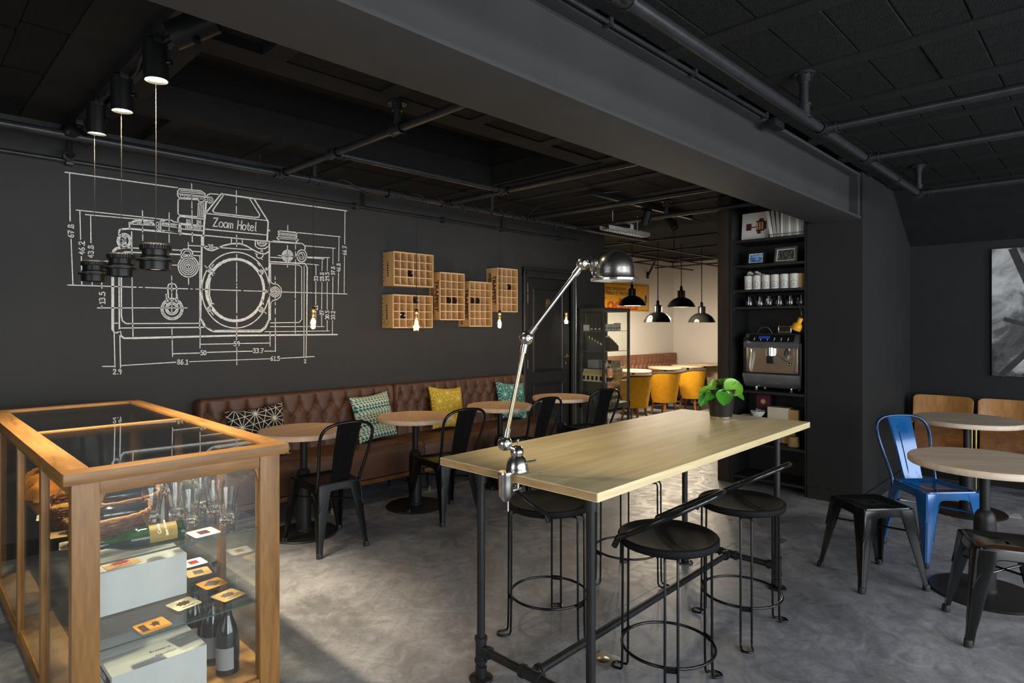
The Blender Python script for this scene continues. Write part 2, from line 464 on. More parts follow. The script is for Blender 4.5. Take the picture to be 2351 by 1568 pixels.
# floor: joint filler below, cast slabs on top
fl = struct(MB().box(-2.9, 12.2, -3.7, 7.1, -0.12, -0.0012).build('floor', 'joint_grey', smooth=False))
xs = [-2.9, 7.05, 12.2]; ys = [-3.7, -1.2, 1.862, 7.1]
for i in range(2):
    for j in range(3):
        g = 0.0022
        MB().box(xs[i] + g, xs[i + 1] - g, ys[j] + g, ys[j + 1] - g, -0.10, 0.0).build('floor_slab', 'concrete', fl, smooth=False)

# long dark wall, with the opening for the door
DX0, DX1, DZ = 5.345, 6.165, 2.06
wl = MB(); wl.box(-2.9, DX0, YW, YW + 0.2, 0, 3.1); wl.box(DX1, 6.9, YW, YW + 0.2, 0, 3.1); wl.box(DX0, DX1, YW, YW + 0.2, DZ, 3.1)
wall_left = struct(wl.build('wall_left', 'wall_dark', smooth=False))
struct(MB().box(6.72, 6.9, YW + 0.2, 6.65, 0, 3.1).build('wall_return', 'wall_dark', smooth=False))
struct(MB().box(6.72, 11.85, 6.65, 6.85, 0, 3.1).build('wall_white_left', 'wall_white', smooth=False))
struct(MB().box(11.62, 11.85, 1.0, 6.65, 0, 3.1).build('wall_white_back', 'wall_white', smooth=False))
struct(MB().box(XP, 7.45, 1.48, 1.91, 0, 2.86).build('wall_pier', 'wall_pier', smooth=False))
struct(MB().box(5.97, 7.45, 1.91, 2.74, 0, 2.86).build('wall_niche', 'wall_pier', smooth=False))
struct(MB().box(7.20, 7.45, -3.7, 1.48, 0, 2.86).build('wall_right', 'wall_pier', smooth=False))
struct(MB().box(7.45, 11.85, 1.0, 1.2, 0, 3.1).build('wall_far_right', 'wall_white', smooth=False))
# front wall with three shop windows, wall behind with one
fw = MB(); wins = ((-1.6, 0.9), (1.3, 3.6), (4.0, 6.4)); x = -2.9
for a, b in wins: fw.box(x, a, -3.6, -3.4, 0, 3.1); fw.box(a, b, -3.6, -3.4, 0, 0.40); fw.box(a, b, -3.6, -3.4, 2.5, 3.1); x = b
fw.box(x, 7.45, -3.6, -3.4, 0, 3.1)
struct(fw.build('wall_front', 'wall_dark', smooth=False))
bw = MB().box(-2.9, -2.7, -3.6, 0.5, 0, 3.1).box(-2.9, -2.7, 2.7, 5.2, 0, 3.1).box(-2.9, -2.7, 0.5, 2.7, 0, 0.55).box(-2.9, -2.7, 0.5, 2.7, 2.45, 3.1)
struct(bw.build('wall_behind', 'wall_dark', smooth=False))
def window(n, x0, x1, y0, y1, z0, z1, alongx):
    w = struct(thing('window_%d' % n, 'shop window with black frame', 'window')); del w['category']
    m = MB(); t = 0.05
    if alongx:
        m.box(x0, x0 + t, y0, y1, z0, z1); m.box(x1 - t, x1, y0, y1, z0, z1); m.box(x0, x1, y0, y1, z0, z0 + t); m.box(x0, x1, y0, y1, z1 - t, z1)
        xm = (x0 + x1) / 2; m.box(xm - t / 2, xm + t / 2, y0, y1, z0, z1)
        MB().box(x0 + t, x1 - t, (y0 + y1) / 2 - 0.003, (y0 + y1) / 2 + 0.003, z0 + t, z1 - t).build('pane', 'pane', w, smooth=False)
    else:
        m.box(x0, x1, y0, y0 + t, z0, z1); m.box(x0, x1, y1 - t, y1, z0, z1); m.box(x0, x1, y0, y1, z0, z0 + t); m.box(x0, x1, y0, y1, z1 - t, z1)
        MB().box((x0 + x1) / 2 - 0.003, (x0 + x1) / 2 + 0.003, y0 + t, y1 - t, z0 + t, z1 - t).build('pane', 'pane', w, smooth=False)
    m.build('window_frame', 'metal_matte', w, smooth=False)
for i, (a, b) in enumerate(wins): window(i + 1, a, b, -3.53, -3.47, 0.40, 2.5, True)
window(4, -2.83, -2.77, 0.5, 2.7, 0.55, 2.45, False)

# baseboards
struct(MB().bbox(XP - 0.012, XP, 1.468, 1.905, 0, 0.10, 0.003).build('baseboard_pier', 'wall_pier', smooth=False))
struct(MB().bbox(XP - 0.012, 7.2, 1.468, 1.48, 0, 0.10, 0.003).build('baseboard_pier_side', 'wall_pier', smooth=False))
struct(MB().bbox(7.188, 7.2, -3.4, 1.468, 0, 0.10, 0.003).build('baseboard_right', 'wall_pier', smooth=False))
struct(MB().bbox(-2.7, DX0 - 0.09, YW - 0.012, YW, 0, 0.10, 0.003).build('baseboard_left', 'wall_pier', smooth=False))

# ceiling: black slab around the roof opening
cm = MB()
zt = ZC + 0.045
cm.box(-2.9, X_OPEN0, -3.7, 5.2, zt, 3.2); cm.box(X_OPEN1, 6.9, -3.7, 5.2, zt, 3.2)
cm.box(X_OPEN0, X_OPEN1, -3.7, Y_OPEN0, zt, 3.2); cm.box(X_OPEN0, X_OPEN1, Y_OPEN1, 5.2, zt, 3.2)
cm.box(X_OPEN0, X_OPEN1, Y_OPEN0, Y_OPEN1, 3.06, 3.2)
cm.box(6.9, 11.85, 0.9, 6.85, 2.80, 3.2); cm.box(6.9, 7.45, -3.7, 0.9, zt, 3.2)
ceiling = struct(cm.build('ceiling', 'ceil_black', smooth=False))
# lining of the opening: lower board proud of the upper one
m = MB()
a = 0.035
m.box(X_OPEN0, X_OPEN1, Y_OPEN1 - a, Y_OPEN1, ZC, 2.885); m.box(X_OPEN0, X_OPEN1, Y_OPEN0, Y_OPEN0 + a, ZC, 2.885)
m.box(X_OPEN0, X_OPEN0 + a, Y_OPEN0 + a, Y_OPEN1 - a, ZC, 2.885); m.box(X_OPEN1 - a, X_OPEN1, Y_OPEN0 + a, Y_OPEN1 - a, ZC, 2.885)
m.build('opening_lining', 'ceil_rib', ceiling, smooth=False)
# flat plaster bands
m = MB(); m.box(0.56, X_OPEN0, 1.86, 4.98, ZC, zt); m.box(X_OPEN0, X_OPEN1, Y_OPEN0 - 0.13, Y_OPEN0, ZC, zt); m.box(X_OPEN0, X_OPEN1, Y_OPEN1, Y_OPEN1 + 0.10, ZC, zt)
m.build('plaster_band', 'ceil_rib', ceiling, smooth=False)
# precast ribs along Y every 0.632 m, and porous blocks between them
blk = MB().bbox(-0.26, 0.26, -0.1015, 0.1015, 0, 0.045, 0.006).build('block', 'ceil_block', ceiling, smooth=False)
blk.location = (2.85, -0.3, ZC + 0.004); first = True
nblk = 0
def blocks(x0, x1, y0, y1):
    global nblk
    n = max(1, round((y1 - y0) / 0.207)); st = (y1 - y0) / n
    for k in range(n):
        o = share(blk, 'block', ceiling, ((x0 + x1) / 2, y0 + (k + 0.5) * st, ZC + 0.003 + random.uniform(0, 0.006)))
        o.scale = ((x1 - x0) / 0.526, st / 0.207, 1); o.rotation_euler = (random.uniform(-.006, .006), random.uniform(-.006, .006), 0); nblk += 1
k = -3
while True:
    xa = 3.11 + 0.632 * k; xb = xa + 0.108
    if xa > 6.85: break
    segs = []
    if xa > 1.2: segs.append((-0.75, 1.49))
    if xb < X_OPEN0 or xa > X_OPEN1: segs.append((1.86, 4.98))
    else: segs += [(1.86, Y_OPEN0 - 0.13), (Y_OPEN1 + 0.10, 4.98)]
    for (ya, yb) in segs:
        if xa > 0.97: MB().box(xa, xb, ya, yb, ZC, zt).build('rib', 'ceil_rib', ceiling, smooth=False)
    x0, x1 = xb, xa + 0.632
    if x0 > 6.4: k += 1; continue
    if xa > 1.8: blocks(x0, x1, -0.62, 1.46)
    if x1 > X_OPEN0:
        x0b = max(x0, X_OPEN0)
        if x0b < X_OPEN1 - 0.3:
            blocks(x0b, x1, 1.86, Y_OPEN0 - 0.13); blocks(x0b, x1, Y_OPEN1 + 0.10, 4.98)
        else:
            blocks(x0b, x1, 1.86, 4.98)
    k += 1
for xa, xb in ((-0.02, 0.19), (0.19, 0.39), (0.39, 0.56)):
    for ya in (1.99, 2.60, 3.22, 3.84, 4.45):
        yb = ya + (0.6 if ya < 4.4 else 0.5)
        o = share(blk, 'block', ceiling, ((xa + xb) / 2, (ya + yb) / 2 + (0.1 if xa == 0.19 else 0), ZC + random.uniform(0.002, 0.008)))
        o.scale = ((xb - xa) / 0.526, (yb - ya) / 0.207, 1)
# sloping soffit above the seats at the back wall
struct(MB().prism([(6.56, -3.6, 2.702), (7.2, -3.6, 2.27), (7.2, -3.6, 2.80), (6.56, -3.6, 2.80)], (0, 5.08, 0)).build('ceiling_slope', 'ceil_rib', smooth=False))
struct(MB().box(6.5, 6.9, -3.6, 1.48, 2.755, 2.8).build('trim_1', 'ceil_rib', smooth=False))

# steel beam: web and two flanges with rounded roots
bt = thing('steel_beam', 'deep dark grey steel beam spanning the ceiling to the pier', 'beam')
BY0, BY1, BZ0, BZ1 = 1.488, 1.852, 2.350, 2.716
MB().bbox(-2.6, XP - 0.004, BY0, BY1, BZ0, BZ0 + 0.022, 0.004).build('bottom_flange', 'beam_paint', bt)
MB().bbox(-2.6, XP - 0.004, BY0, BY1, BZ1 - 0.022, BZ1, 0.004).build('top_flange', 'beam_paint', bt)
wb = MB(); yw0 = 1.562
prof = [(yw0 - 0.012, BZ0 + 0.022), (yw0 - 0.003, BZ0 + 0.028), (yw0, BZ0 + 0.04), (yw0, BZ1 - 0.04), (yw0 - 0.003, BZ1 - 0.028), (yw0 - 0.012, BZ1 - 0.022),
        (BY1 - 0.06, BZ1 - 0.022), (BY1 - 0.072, BZ1 - 0.04), (BY1 - 0.072, BZ0 + 0.04), (BY1 - 0.06, BZ0 + 0.022)]
wb.prism([(-2.6, y, z) for y, z in prof], (XP + 2.6 - 0.004, 0, 0)); wb.build('web', 'beam_paint', bt)
MB().box(XP - 0.06, XP - 0.004, BY0 + 0.01, yw0, BZ0 + 0.022, BZ1 - 0.022).build('end_plate', 'beam_paint', bt, smooth=False)

# ---------------------------------------------------------------- pipes
def flange(m, x, y, z0, z1, r=0.021):
    m.cyl((x, y, z1 - 0.008), (x, y, z1), 0.052, 20); m.cyl((x, y, z1 - 0.045), (x, y, z1 - 0.008), 0.030, 16)
    for k in range(4):
        a = pi / 4 + k * pi / 2; m.cyl((x + 0.04 * cos(a), y + 0.04 * sin(a), z1 - 0.013), (x + 0.04 * cos(a), y + 0.04 * sin(a), z1 - 0.007), 0.006, 6)
    return m
def hanger(parent, x, y, zp, z1):
    MB().cyl((x, y, zp), (x, y, z1 - 0.03), 0.021, 14).build('hanger_pipe', 'pipe_black', parent)
    flange(MB(), x, y, zp, z1).build('ceiling_flange', 'pipe_black', parent)
def tee(parent, p, d, r=0.029, l=0.045):
    d = Vector(d).normalized(); p = Vector(p)
    m = MB().cyl(p - d * l, p + d * l, r, 16)
    for s in (-1, 1): m.cyl(p + d * (s * l - s * 0.012), p + d * (s * l), r + 0.005, 16)
    m.build('pipe_fitting', 'pipe_black', parent)
# frame on the window side of the beam
ZP = 2.505
pf = thing('pipe_frame', 'black steel pipe frame hung under the block ceiling beside the beam', 'pipe frame')
MB().tube([(-0.6, 1.10, ZP), (5.62, 1.10, ZP)], 0.0245, 16).build('long_pipe', 'pipe_black', pf)
for x in (3.43, 4.22, 5.60, 1.6):
    MB().tube([(x, 1.10, ZP), (x, -0.7, ZP)], 0.0215, 14).build('cross_pipe', 'pipe_black', pf)
    tee(pf, (x, 1.10, ZP), (1, 0, 0)); tee(pf, (x, 1.05, ZP), (0, 1, 0), 0.028, 0.03)
for x in (3.17, 5.62): hanger(pf, x, 1.10, ZP, ZC); tee(pf, (x, 1.10, ZP + 0.03), (0, 0, 1), 0.028, 0.035)
for x in (4.95,): tee(pf, (x, 1.10, ZP), (1, 0, 0), 0.027, 0.02)
# frame on the wall side
ZL = 2.575
lf = thing('pipe_frame', 'black steel pipe frame carrying the filament bulbs along the dark wall', 'pipe frame')
MB().tube([(-0.6, 4.30, ZL), (6.85, 4.30, ZL)], 0.0245, 14).build('long_pipe', 'pipe_black', lf)
for x in (2.0, 3.53, 4.62, 5.45):
    MB().tube([(x, 4.30, ZL), (x, 1.80, ZL)], 0.0215, 14).build('cross_pipe', 'pipe_black', lf)
    tee(lf, (x, 4.26, ZL), (0, 1, 0)); tee(lf, (x, 4.30, ZL), (1, 0, 0))
MB().tube([(2.0, 3.55, ZL), (3.53, 3.55, ZL)], 0.0215, 14).build('link_pipe', 'pipe_black', lf)
for x in (2.0, 3.53): tee(lf, (x, 3.55, ZL), (0, 1, 0)); tee(lf, (x + (0.05 if x < 3 else -0.05), 3.55, ZL), (1, 0, 0), 0.027, 0.03)
for x, y in ((2.0, 2.86), (2.26, 4.30), (5.45, 3.2), (4.1, 4.30)): hanger(lf, x, y, ZL, ZC)
tee(lf, (2.0, 2.86, ZL), (0, 1, 0)); tee(lf, (2.26, 4.30, ZL), (1, 0, 0)); tee(lf, (2.98, 4.30, ZL), (1, 0, 0), 0.034, 0.07)
# white lamp cord wound along that pipe
cp = []
for i in range(150):
    t = i / 149; x = 2.3 + t * 2.9; a = t * 95 * (0.25 + 0.75 * t)
    cp.append((x, 4.30 + 0.036 * cos(a), ZL + 0.036 * sin(a) - (0.012 if int(i / 9) % 3 == 0 else 0)))
tag(MB().tube(cp, 0.005, 6).build('power_cable', 'cord'), 'thin black power cable wound around the long bulb pipe', 'cable')
# conduit on the wall
cd = thing('wall_conduit', 'dark conduit pipe running high along the wall above the camera drawing', 'conduit')
MB().tube([(-0.6, 4.955, 2.572), (6.3, 4.955, 2.572)], 0.0155, 12).build('conduit_pipe', 'pipe_black', cd)
for x in (0.86, 3.02, 4.05, 4.9, 5.9):
    MB().bbox(x - 0.022, x + 0.022, 4.93, 5.0, 2.545, 2.60, 0.006).build('pipe_clip', 'pipe_black', cd)
for x in (3.10, 4.9):
    MB().cyl((x, 4.955, 2.58), (x, 4.955, ZC), 0.013, 10).build('riser', 'pipe_black', cd)
MB().cyl((0.86, 4.955, 2.585), (0.86, 4.955, ZC), 0.016, 12).build('riser', 'pipe_black', cd)
MB().lathe([(0.020, 0), (0.034, 0.0), (0.034, 0.05), (0.024, 0.055)], (0.845, 4.925, 2.592), 20, (0, -1, 0)).build('open_elbow', 'pipe_black', cd)
# thin conduit on the beam
bc = thing('beam_conduit', 'thin black conduit clipped along the top edge of the steel beam', 'conduit')
MB().tube([(-0.4, 1.462, 2.702), (3.62, 1.462, 2.702)], 0.010, 10).build('conduit_pipe', 'pipe_black', bc)
for x in (0.4, 1.45, 2.05, 2.75, 3.6): MB().bbox(x - 0.012, x + 0.012, 1.448, 1.487, 2.69, 2.722, 0.003).build('pipe_clip', 'pipe_black', bc)
MB().bbox(3.66, 3.80, 1.43, 1.487, 2.66, 2.70, 0.005).build('junction_box', 'metal_matte', bc)
# perforated cable tray behind the bulb pipe and a short pale one near the far room
def tray(name, label, x0, x1, y0, y1, z, mat, pitch):
    t = thing(name, label, 'cable tray'); m = MB()
    h = 0.045
    m.box(x0, x1, y0, y0 + 0.003, z, z + h); m.box(x0, x1, y1 - 0.003, y1, z, z + h)
    # floor of the tray made as a ladder of strips so the slots are real holes
    wv = (y1 - y0); rows = [0, .30, .37, .63, .70, 1.0]
    for a, b in ((0, .14), (.30, .42), (.58, .70), (.86, 1)): m.box(x0, x1, y0 + a * wv, y0 + b * wv, z, z + 0.003)
    x = x0
    while x < x1: m.box(x, min(x + pitch * 0.45, x1), y0, y1, z, z + 0.0029); x += pitch
    m.build('tray_body', mat, t, smooth=False); return t
t1 = tray('cable_tray', 'dark perforated cable tray beside the bulb pipe above the track spotlights', -0.4, 2.15, 4.36, 4.47, 2.60, 'pipe_black', 0.05)
for x in (0.2, 1.9): MB().cyl((x, 4.415, 2.62), (x, 4.415, ZC), 0.005, 8).build('tray_rod', 'pipe_black', t1)
t2 = tray('cable_tray', 'short pale perforated cable tray hanging in front of the white room', 5.35, 6.15, 3.82, 3.94, 2.50, 'galv', 0.045)
for x in (5.5, 5.98): MB().cyl((x, 3.88, 2.51), (x, 3.88, ZC), 0.005, 8).build('tray_rod', 'galv', t2)
MB().bbox(5.55, 5.78, 3.84, 3.92, 2.56, 2.60, 0.004).build('driver_box', 'plastic_black', t2)
MB().bbox(5.78, 5.86, 3.85, 3.91, 2.55, 2.61, 0.004).build('driver_box', 'white_paint', t2)
# pipes under the ceiling of the white room
wp = thing('pipe_frame', 'thin black pipe grid under the far ceiling holding the dome lamps', 'pipe frame')
for y in (4.8, 5.45, 6.2): MB().tube([(6.95, y, 2.62), (11.6, y, 2.62)], 0.013, 10).build('long_pipe', 'pipe_black', wp)
for x in (7.3, 8.4, 9.6, 10.8): MB().tube([(x, 2.8, 2.64), (x, 6.6, 2.64)], 0.013, 10).build('cross_pipe', 'pipe_black', wp)
for x, y in ((8.4, 4.8), (10.8, 4.8), (8.4, 6.2), (10.8, 6.2)): MB().cyl((x, y, 2.62), (x, y, 2.80), 0.01, 8).build('hanger_pipe', 'pipe_black', wp)
# bent cable near the third cross pipe
tag(MB().tube(smooth_path([(4.60, 4.28, 2.60), (4.60, 4.20, 2.66), (4.62, 4.0, 2.70), (4.63, 3.5, 2.708), (4.66, 3.2, 2.700)], 8), 0.006, 8).build('power_cable', 'pipe_black'),
    'thin bent cable rising from the bulb pipe to the dark ceiling', 'cable')

# ---------------------------------------------------------------- lighting track and spotlights
tr = thing('light_track', 'black ceiling light track above the glass display case', 'light track')
MB().bbox(0.772, 0.812, 1.9, 4.66, 2.672, ZC, 0.004).build('rail', 'metal_matte', tr)
MB().bbox(0.835, 0.862, 2.2, 3.9, 2.665, 2.695, 0.004).build('rail', 'metal_matte', tr)
MB().tube(smooth_path([(0.80, 2.2, 2.665), (0.83, 2.6, 2.65), (0.79, 3.0, 2.66), (0.82, 3.3, 2.655), (0.79, 3.8, 2.66)], 8), 0.006, 8).build('track_cable', 'cord', tr)
def spotlight(label, y, aim, lit, x=0.79, ztop=2.672, track=True, L=0.165, R=0.047, power=0, zdrop=0.10):
    t = thing('track_spotlight', label, 'spotlight', (x, y, ztop), group=None)
    a = (Vector(aim) - Vector((x, y, ztop - zdrop))).normalized()
    c = Vector((0, 0, -zdrop))
    MB().bbox(-0.018, 0.018, -0.05, 0.05, -0.03, 0.0, 0.004).build('track_adapter', 'metal_matte', t)
    MB().cyl((0, 0, -0.03), (0, 0, -0.05), 0.012, 10).build('stem', 'metal_matte', t)
    # yoke on one side of the body
    side = a.cross(Vector((0.3, 1, 0.1))).normalized()
    side = Vector((0.71, -0.70, 0)); side = (side - a * side.dot(a)).normalized()
    st = c + side * (R + 0.006)
    MB().tube([Vector((0, 0, -0.045)), side * (R + 0.006) + Vector((0, 0, -0.05)), st], 0.006, 8).build('yoke', 'metal_matte', t)
    MB().cyl(st - side * 0.004, st + side * 0.012, 0.013, 14).build('yoke_knob', 'metal_black', t)
    b = c - a * L * 0.55; e = c + a * L * 0.45
    MB().lathe([(0.012, -0.012), (R * 0.7, -0.008), (R, 0.004), (R, L), (R - 0.004, L), (R - 0.005, L - 0.012), (0.004, L - 0.014)], b, 32, a).build('lamp_body', 'lens_black', t)
    if lit:
        MB().lathe([(0.0005, 0), (R - 0.0055, 0)], b + a * (L - 0.010), 28, a).build('lamp_face', 'spot_face', t)
        p = Vector((x, y, ztop)) + e + a * 0.02
        spot('spotlight_beam', p, p + a, power, (1.0, 0.82, 0.56), 62, 0.7, 0.05)
    return t
SPOTW = 200
spotlight('brass-lit black spotlight nearest the beam, shining down on the display case', 2.85, (0.85, 2.80, 0), True, power=SPOTW)
spotlight('middle lit black spotlight of the row above the display case', 3.37, (0.84, 3.40, 0), True, power=SPOTW)
spotlight('lit black spotlight farthest from the beam, close to the dark wall', 3.86, (0.82, 4.0, 0), True, power=SPOTW * 0.8)
spotlight('dark spotlight tipped sideways on the track under the beam', 2.46, (0.2, 2.9, 2.2), False, x=0.80, R=0.052, L=0.17, zdrop=0.085)
spotlight('dark spotlight at the wall end of the track pointing along the wall', 4.32, (1.6, 4.75, 2.35), False, R=0.042, L=0.14, zdrop=0.085)
tr3 = thing('light_track', 'added short black light track hidden behind the steel beam', 'light track')  # track added to carry the hidden lamp for the bar table
MB().bbox(0.86, 1.95, 2.12, 2.16, 2.672, ZC, 0.004).build('rail', 'metal_matte', tr3)
spotlight('dark spotlight half hidden behind the beam', 2.14, (1.6, 2.5, 1.2), False, x=0.96, R=0.05, L=0.16, zdrop=0.085)
spotlight('added lit spotlight hidden behind the beam to brighten the bar table', 2.14, (2.70, 1.68, 0.93), True, x=1.32, R=0.05, L=0.15, zdrop=0.085, power=60)  # added lamp, kept out of sight, that brightens the bar top
tr2 = thing('light_track', 'black light track running under the dark ceiling towards the white room', 'light track')
MB().bbox(4.5, 6.35, 3.39, 3.43, 2.672, ZC, 0.004).build('rail', 'metal_matte', tr2)
spotlight('small black spotlight hanging beside the pale cable tray', 3.41, (5.6, 4.1, 0.9), False, x=5.42, R=0.045, L=0.15)
spotlight('second small black spotlight on the far track turned to the shelves', 3.41, (6.0, 2.6, 1.5), False, x=5.92, R=0.045, L=0.15)
# light that these two throw on the counter and the yellow chairs
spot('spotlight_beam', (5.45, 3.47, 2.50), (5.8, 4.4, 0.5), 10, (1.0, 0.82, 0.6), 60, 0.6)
# ------------------------------------------------------------------ painted camera drawing on the dark wall
# stroke points were read on a 2195x1568 tracing of the drawing; they are laid on the wall plane
YM = YW - 0.0015
def MP(x, y):
    return aty(130 + x / 3.1357, 380 + y / 3.136, YM)
def ribbon(m, pts, w, closed=False):
    """flat painted line of width w (metres) on the wall plane, with round joints"""
    P = [MP(*p) for p in pts]; n = len(P)
    q = [(p.x, p.z) for p in P]
    segs = [(i, i + 1) for i in range(n - 1)] + ([(n - 1, 0)] if closed else [])
    for i, j in segs:
        dx, dz = q[j][0] - q[i][0], q[j][1] - q[i][1]; L = hypot(dx, dz)
        if L < 1e-6: continue
        wi = w * (0.85 + 0.3 * random.random()) / 2; wj = w * (0.85 + 0.3 * random.random()) / 2
        nx, nz = -dz / L, dx / L
        m.add([(q[i][0] + nx * wi, YM, q[i][1] + nz * wi), (q[j][0] + nx * wj, YM, q[j][1] + nz * wj), (q[j][0] - nx * wj, YM, q[j][1] - nz * wj), (q[i][0] - nx * wi, YM, q[i][1] - nz * wi)], [(0, 1, 2, 3)])
    for i in range(n):
        m.add([(q[i][0] + w * 0.48 * cos(k * pi / 4), YM + 0.0002, q[i][1] + w * 0.48 * sin(k * pi / 4)) for k in range(8)], [tuple(range(8))])
def ell(cx, cy, rx, ry, a0=0, a1=360, n=48):
    full = abs(a1 - a0) >= 360; k = n if full else max(4, int(n * abs(a1 - a0) / 360))
    return [(cx + rx * cos(radians(a0 + (a1 - a0) * i / k)), cy + ry * sin(radians(a0 + (a1 - a0) * i / k))) for i in range(k + 1)]
def dashes(m, a, b, parts, w):
    for t0, t1 in parts:
        ribbon(m, [(a[0] + (b[0] - a[0]) * t0, a[1] + (b[1] - a[1]) * t0), (a[0] + (b[0] - a[0]) * t1, a[1] + (b[1] - a[1]) * t1)], w)
FONT = {
 '0': [ell(.3, .5, .26, .48, n=16)], '1': [[(.12, .22), (.32, .02), (.32, 1)], [(.1, 1), (.52, 1)]],
 '2': [[(.06, .25), (.14, .06), (.34, .0), (.52, .12), (.52, .32), (.30, .62), (.04, 1), (.58, .98)]],
 '3': [[(.08, .08), (.32, .0), (.52, .14), (.48, .36), (.26, .46), (.5, .56), (.56, .78), (.38, 1), (.06, .92)]],
 '4': [[(.42, 1), (.42, .02), (.04, .68), (.6, .66)]], '5': [[(.52, .0), (.14, .02), (.10, .42), (.36, .38), (.56, .58), (.5, .88), (.28, 1), (.04, .92)]],
 '6': [[(.46, .0), (.18, .32), (.06, .68), (.14, .96), (.36, 1), (.54, .82), (.48, .58), (.28, .50), (.08, .68)]],
 '7': [[(.04, .04), (.56, .02), (.22, 1)], [(.14, .52), (.46, .48)]],
 '8': [[(.3, .46), (.10, .28), (.14, .06), (.32, 0), (.5, .10), (.48, .30), (.3, .46), (.08, .66), (.10, .92), (.32, 1), (.54, .88), (.52, .64), (.3, .46)]],
 '9': [[(.52, .34), (.36, .5), (.12, .42), (.10, .14), (.32, 0), (.52, .12), (.54, .5), (.42, 1)]],
 '.': [[(.24, .94), (.28, 1.0)]], 'A': [[(.02, 1), (.3, .02), (.58, 1)], [(.14, .64), (.46, .64)]],
 'Z': [[(.04, .06), (.56, .0), (.06, .98), (.62, .94)]], 'o': [ell(.3, .70, .24, .29, n=16)],
 'm': [[(.04, 1), (.06, .46)], [(.06, .6), (.18, .46), (.30, .52), (.32, 1)], [(.32, .6), (.46, .46), (.58, .54), (.60, 1)]],
 'H': [[(.08, 0), (.06, 1)], [(.56, 0), (.56, 1)], [(.06, .52), (.56, .48)]], 't': [[(.26, .18), (.24, .88), (.36, 1), (.46, .94)], [(.06, .46), (.46, .44)]],
 'e': [[(.08, .70), (.52, .66), (.44, .46), (.24, .42), (.06, .64), (.10, .92), (.30, 1.02), (.52, .92)]], 'l': [[(.20, .0), (.20, .90), (.32, 1)]], ' ': []}
ADV = {'.': .36, 'm': .74, 'l': .40, 't': .50, ' ': .30, 'o': .58, 'e': .58, 'H': .66, '1': .56}
def letters(m, s, x, y, h, w, ang=0.0, squeeze=1.0):
    """text centred at x,y on the tracing; ang in degrees (90 = reading upwards)"""
    tot = sum(ADV.get(c, .70) for c in s) * h * squeeze; u = -tot / 2; ca, sa = cos(radians(ang)), sin(radians(ang))
    for c in s:
        for st in FONT[c]:
            pts = []
            for (a, b) in st:
                lx, ly = u + a * h * squeeze, (b - .5) * h
                pts.append((x + lx * ca + ly * sa, y - lx * sa + ly * ca))
            ribbon(m, pts, w)
        u += ADV.get(c, .70) * h * squeeze
W1, W2, W3, W4 = 0.0065, 0.0085, 0.0125, 0.0165
md = MB()          # the camera body
R = lambda pts, w=W2, closed=False: ribbon(md, pts, w, closed)
R([(470, 592), (435, 594), (412, 612), (404, 650), (404, 1180)], W4); R([(404, 1180), (412, 1198), (432, 1206), (448, 1196), (454, 1178)], W2)
R([(448, 640), (452, 1195)]); R([(465, 670), (466, 1080), (474, 1118), (500, 1138), (1036, 1136)]); R([(463, 660), (468, 634), (490, 622), (905, 642), (1040, 650)])
R([(470, 590), (905, 610)]); R([(982, 618), (1042, 622)], W2); R([(450, 480), (452, 466), (470, 458), (530, 455), (880, 487), (1058, 506)], W3); R([(448, 478), (446, 512)], W1)
R([(540, 475), (545, 1000), (550, 1230)], W1); R([(455, 1195), (462, 1225), (486, 1243), (550, 1243), (1295, 1224), (2020, 1217)], W3)
R([(460, 1170), (1060, 1165)]); R([(420, 1135), (450, 1135)], W1); R([(270, 688), (430, 690)], W1); R([(800, 716), (1040, 722)], W1)
for r in (52, 40): R(ell(486, 542, r * .95, r), W2)
R(ell(472, 540, 24, 28, -110, 110), W2); R(ell(470, 544, 10, 12, -140, 140), W1); R([(497, 500), (500, 582)], W1)
# dials on the top plate
R([(522, 410), (526, 455)]); R([(525, 416), (565, 395), (640, 398), (690, 408), (714, 440)]); R([(545, 412), (578, 402), (662, 406), (700, 428)], W1); R([(525, 420), (715, 432)], W1)
for i in range(8): R([(584 + i * 12, 400 + i), (582 + i * 12, 416 + i)], W1)
R([(715, 405), (717, 466)]); R([(735, 405), (737, 466)], W1)
for y in (408, 432, 456): R([(715, y), (748, y + 2)], W1)
R([(748, 395), (750, 466), (880, 486), (884, 410), (842, 405), (826, 393), (786, 390), (770, 400), (748, 395)]); R([(762, 410), (868, 424)], W1); R([(762, 432), (866, 446)], W1); R([(762, 410), (762, 432)], W1)
for i in range(9): R([(770 + i * 11, 412 + i * 1.3), (770 + i * 11, 424 + i * 1.3)], W1)
dashes(md, (752, 470), (872, 484), ((0, .12), (.2, .4), (.5, .7), (.8, 1)), W1)
R([(880, 486), (890, 500)], W1); R([(895, 455), (893, 490)], W1)
dashes(md, (618, 325), (620, 540), ((0, .5), (.56, .72), (.8, 1)), W1); dashes(md, (810, 340), (810, 555), ((0, .42), (.5, .64), (.72, 1)), W1); dashes(md, (972, 130), (977, 550), ((0, .10), (.13, .28), (.31, .42), (.45, .56), (.6, .8), (.84, 1)), W1)
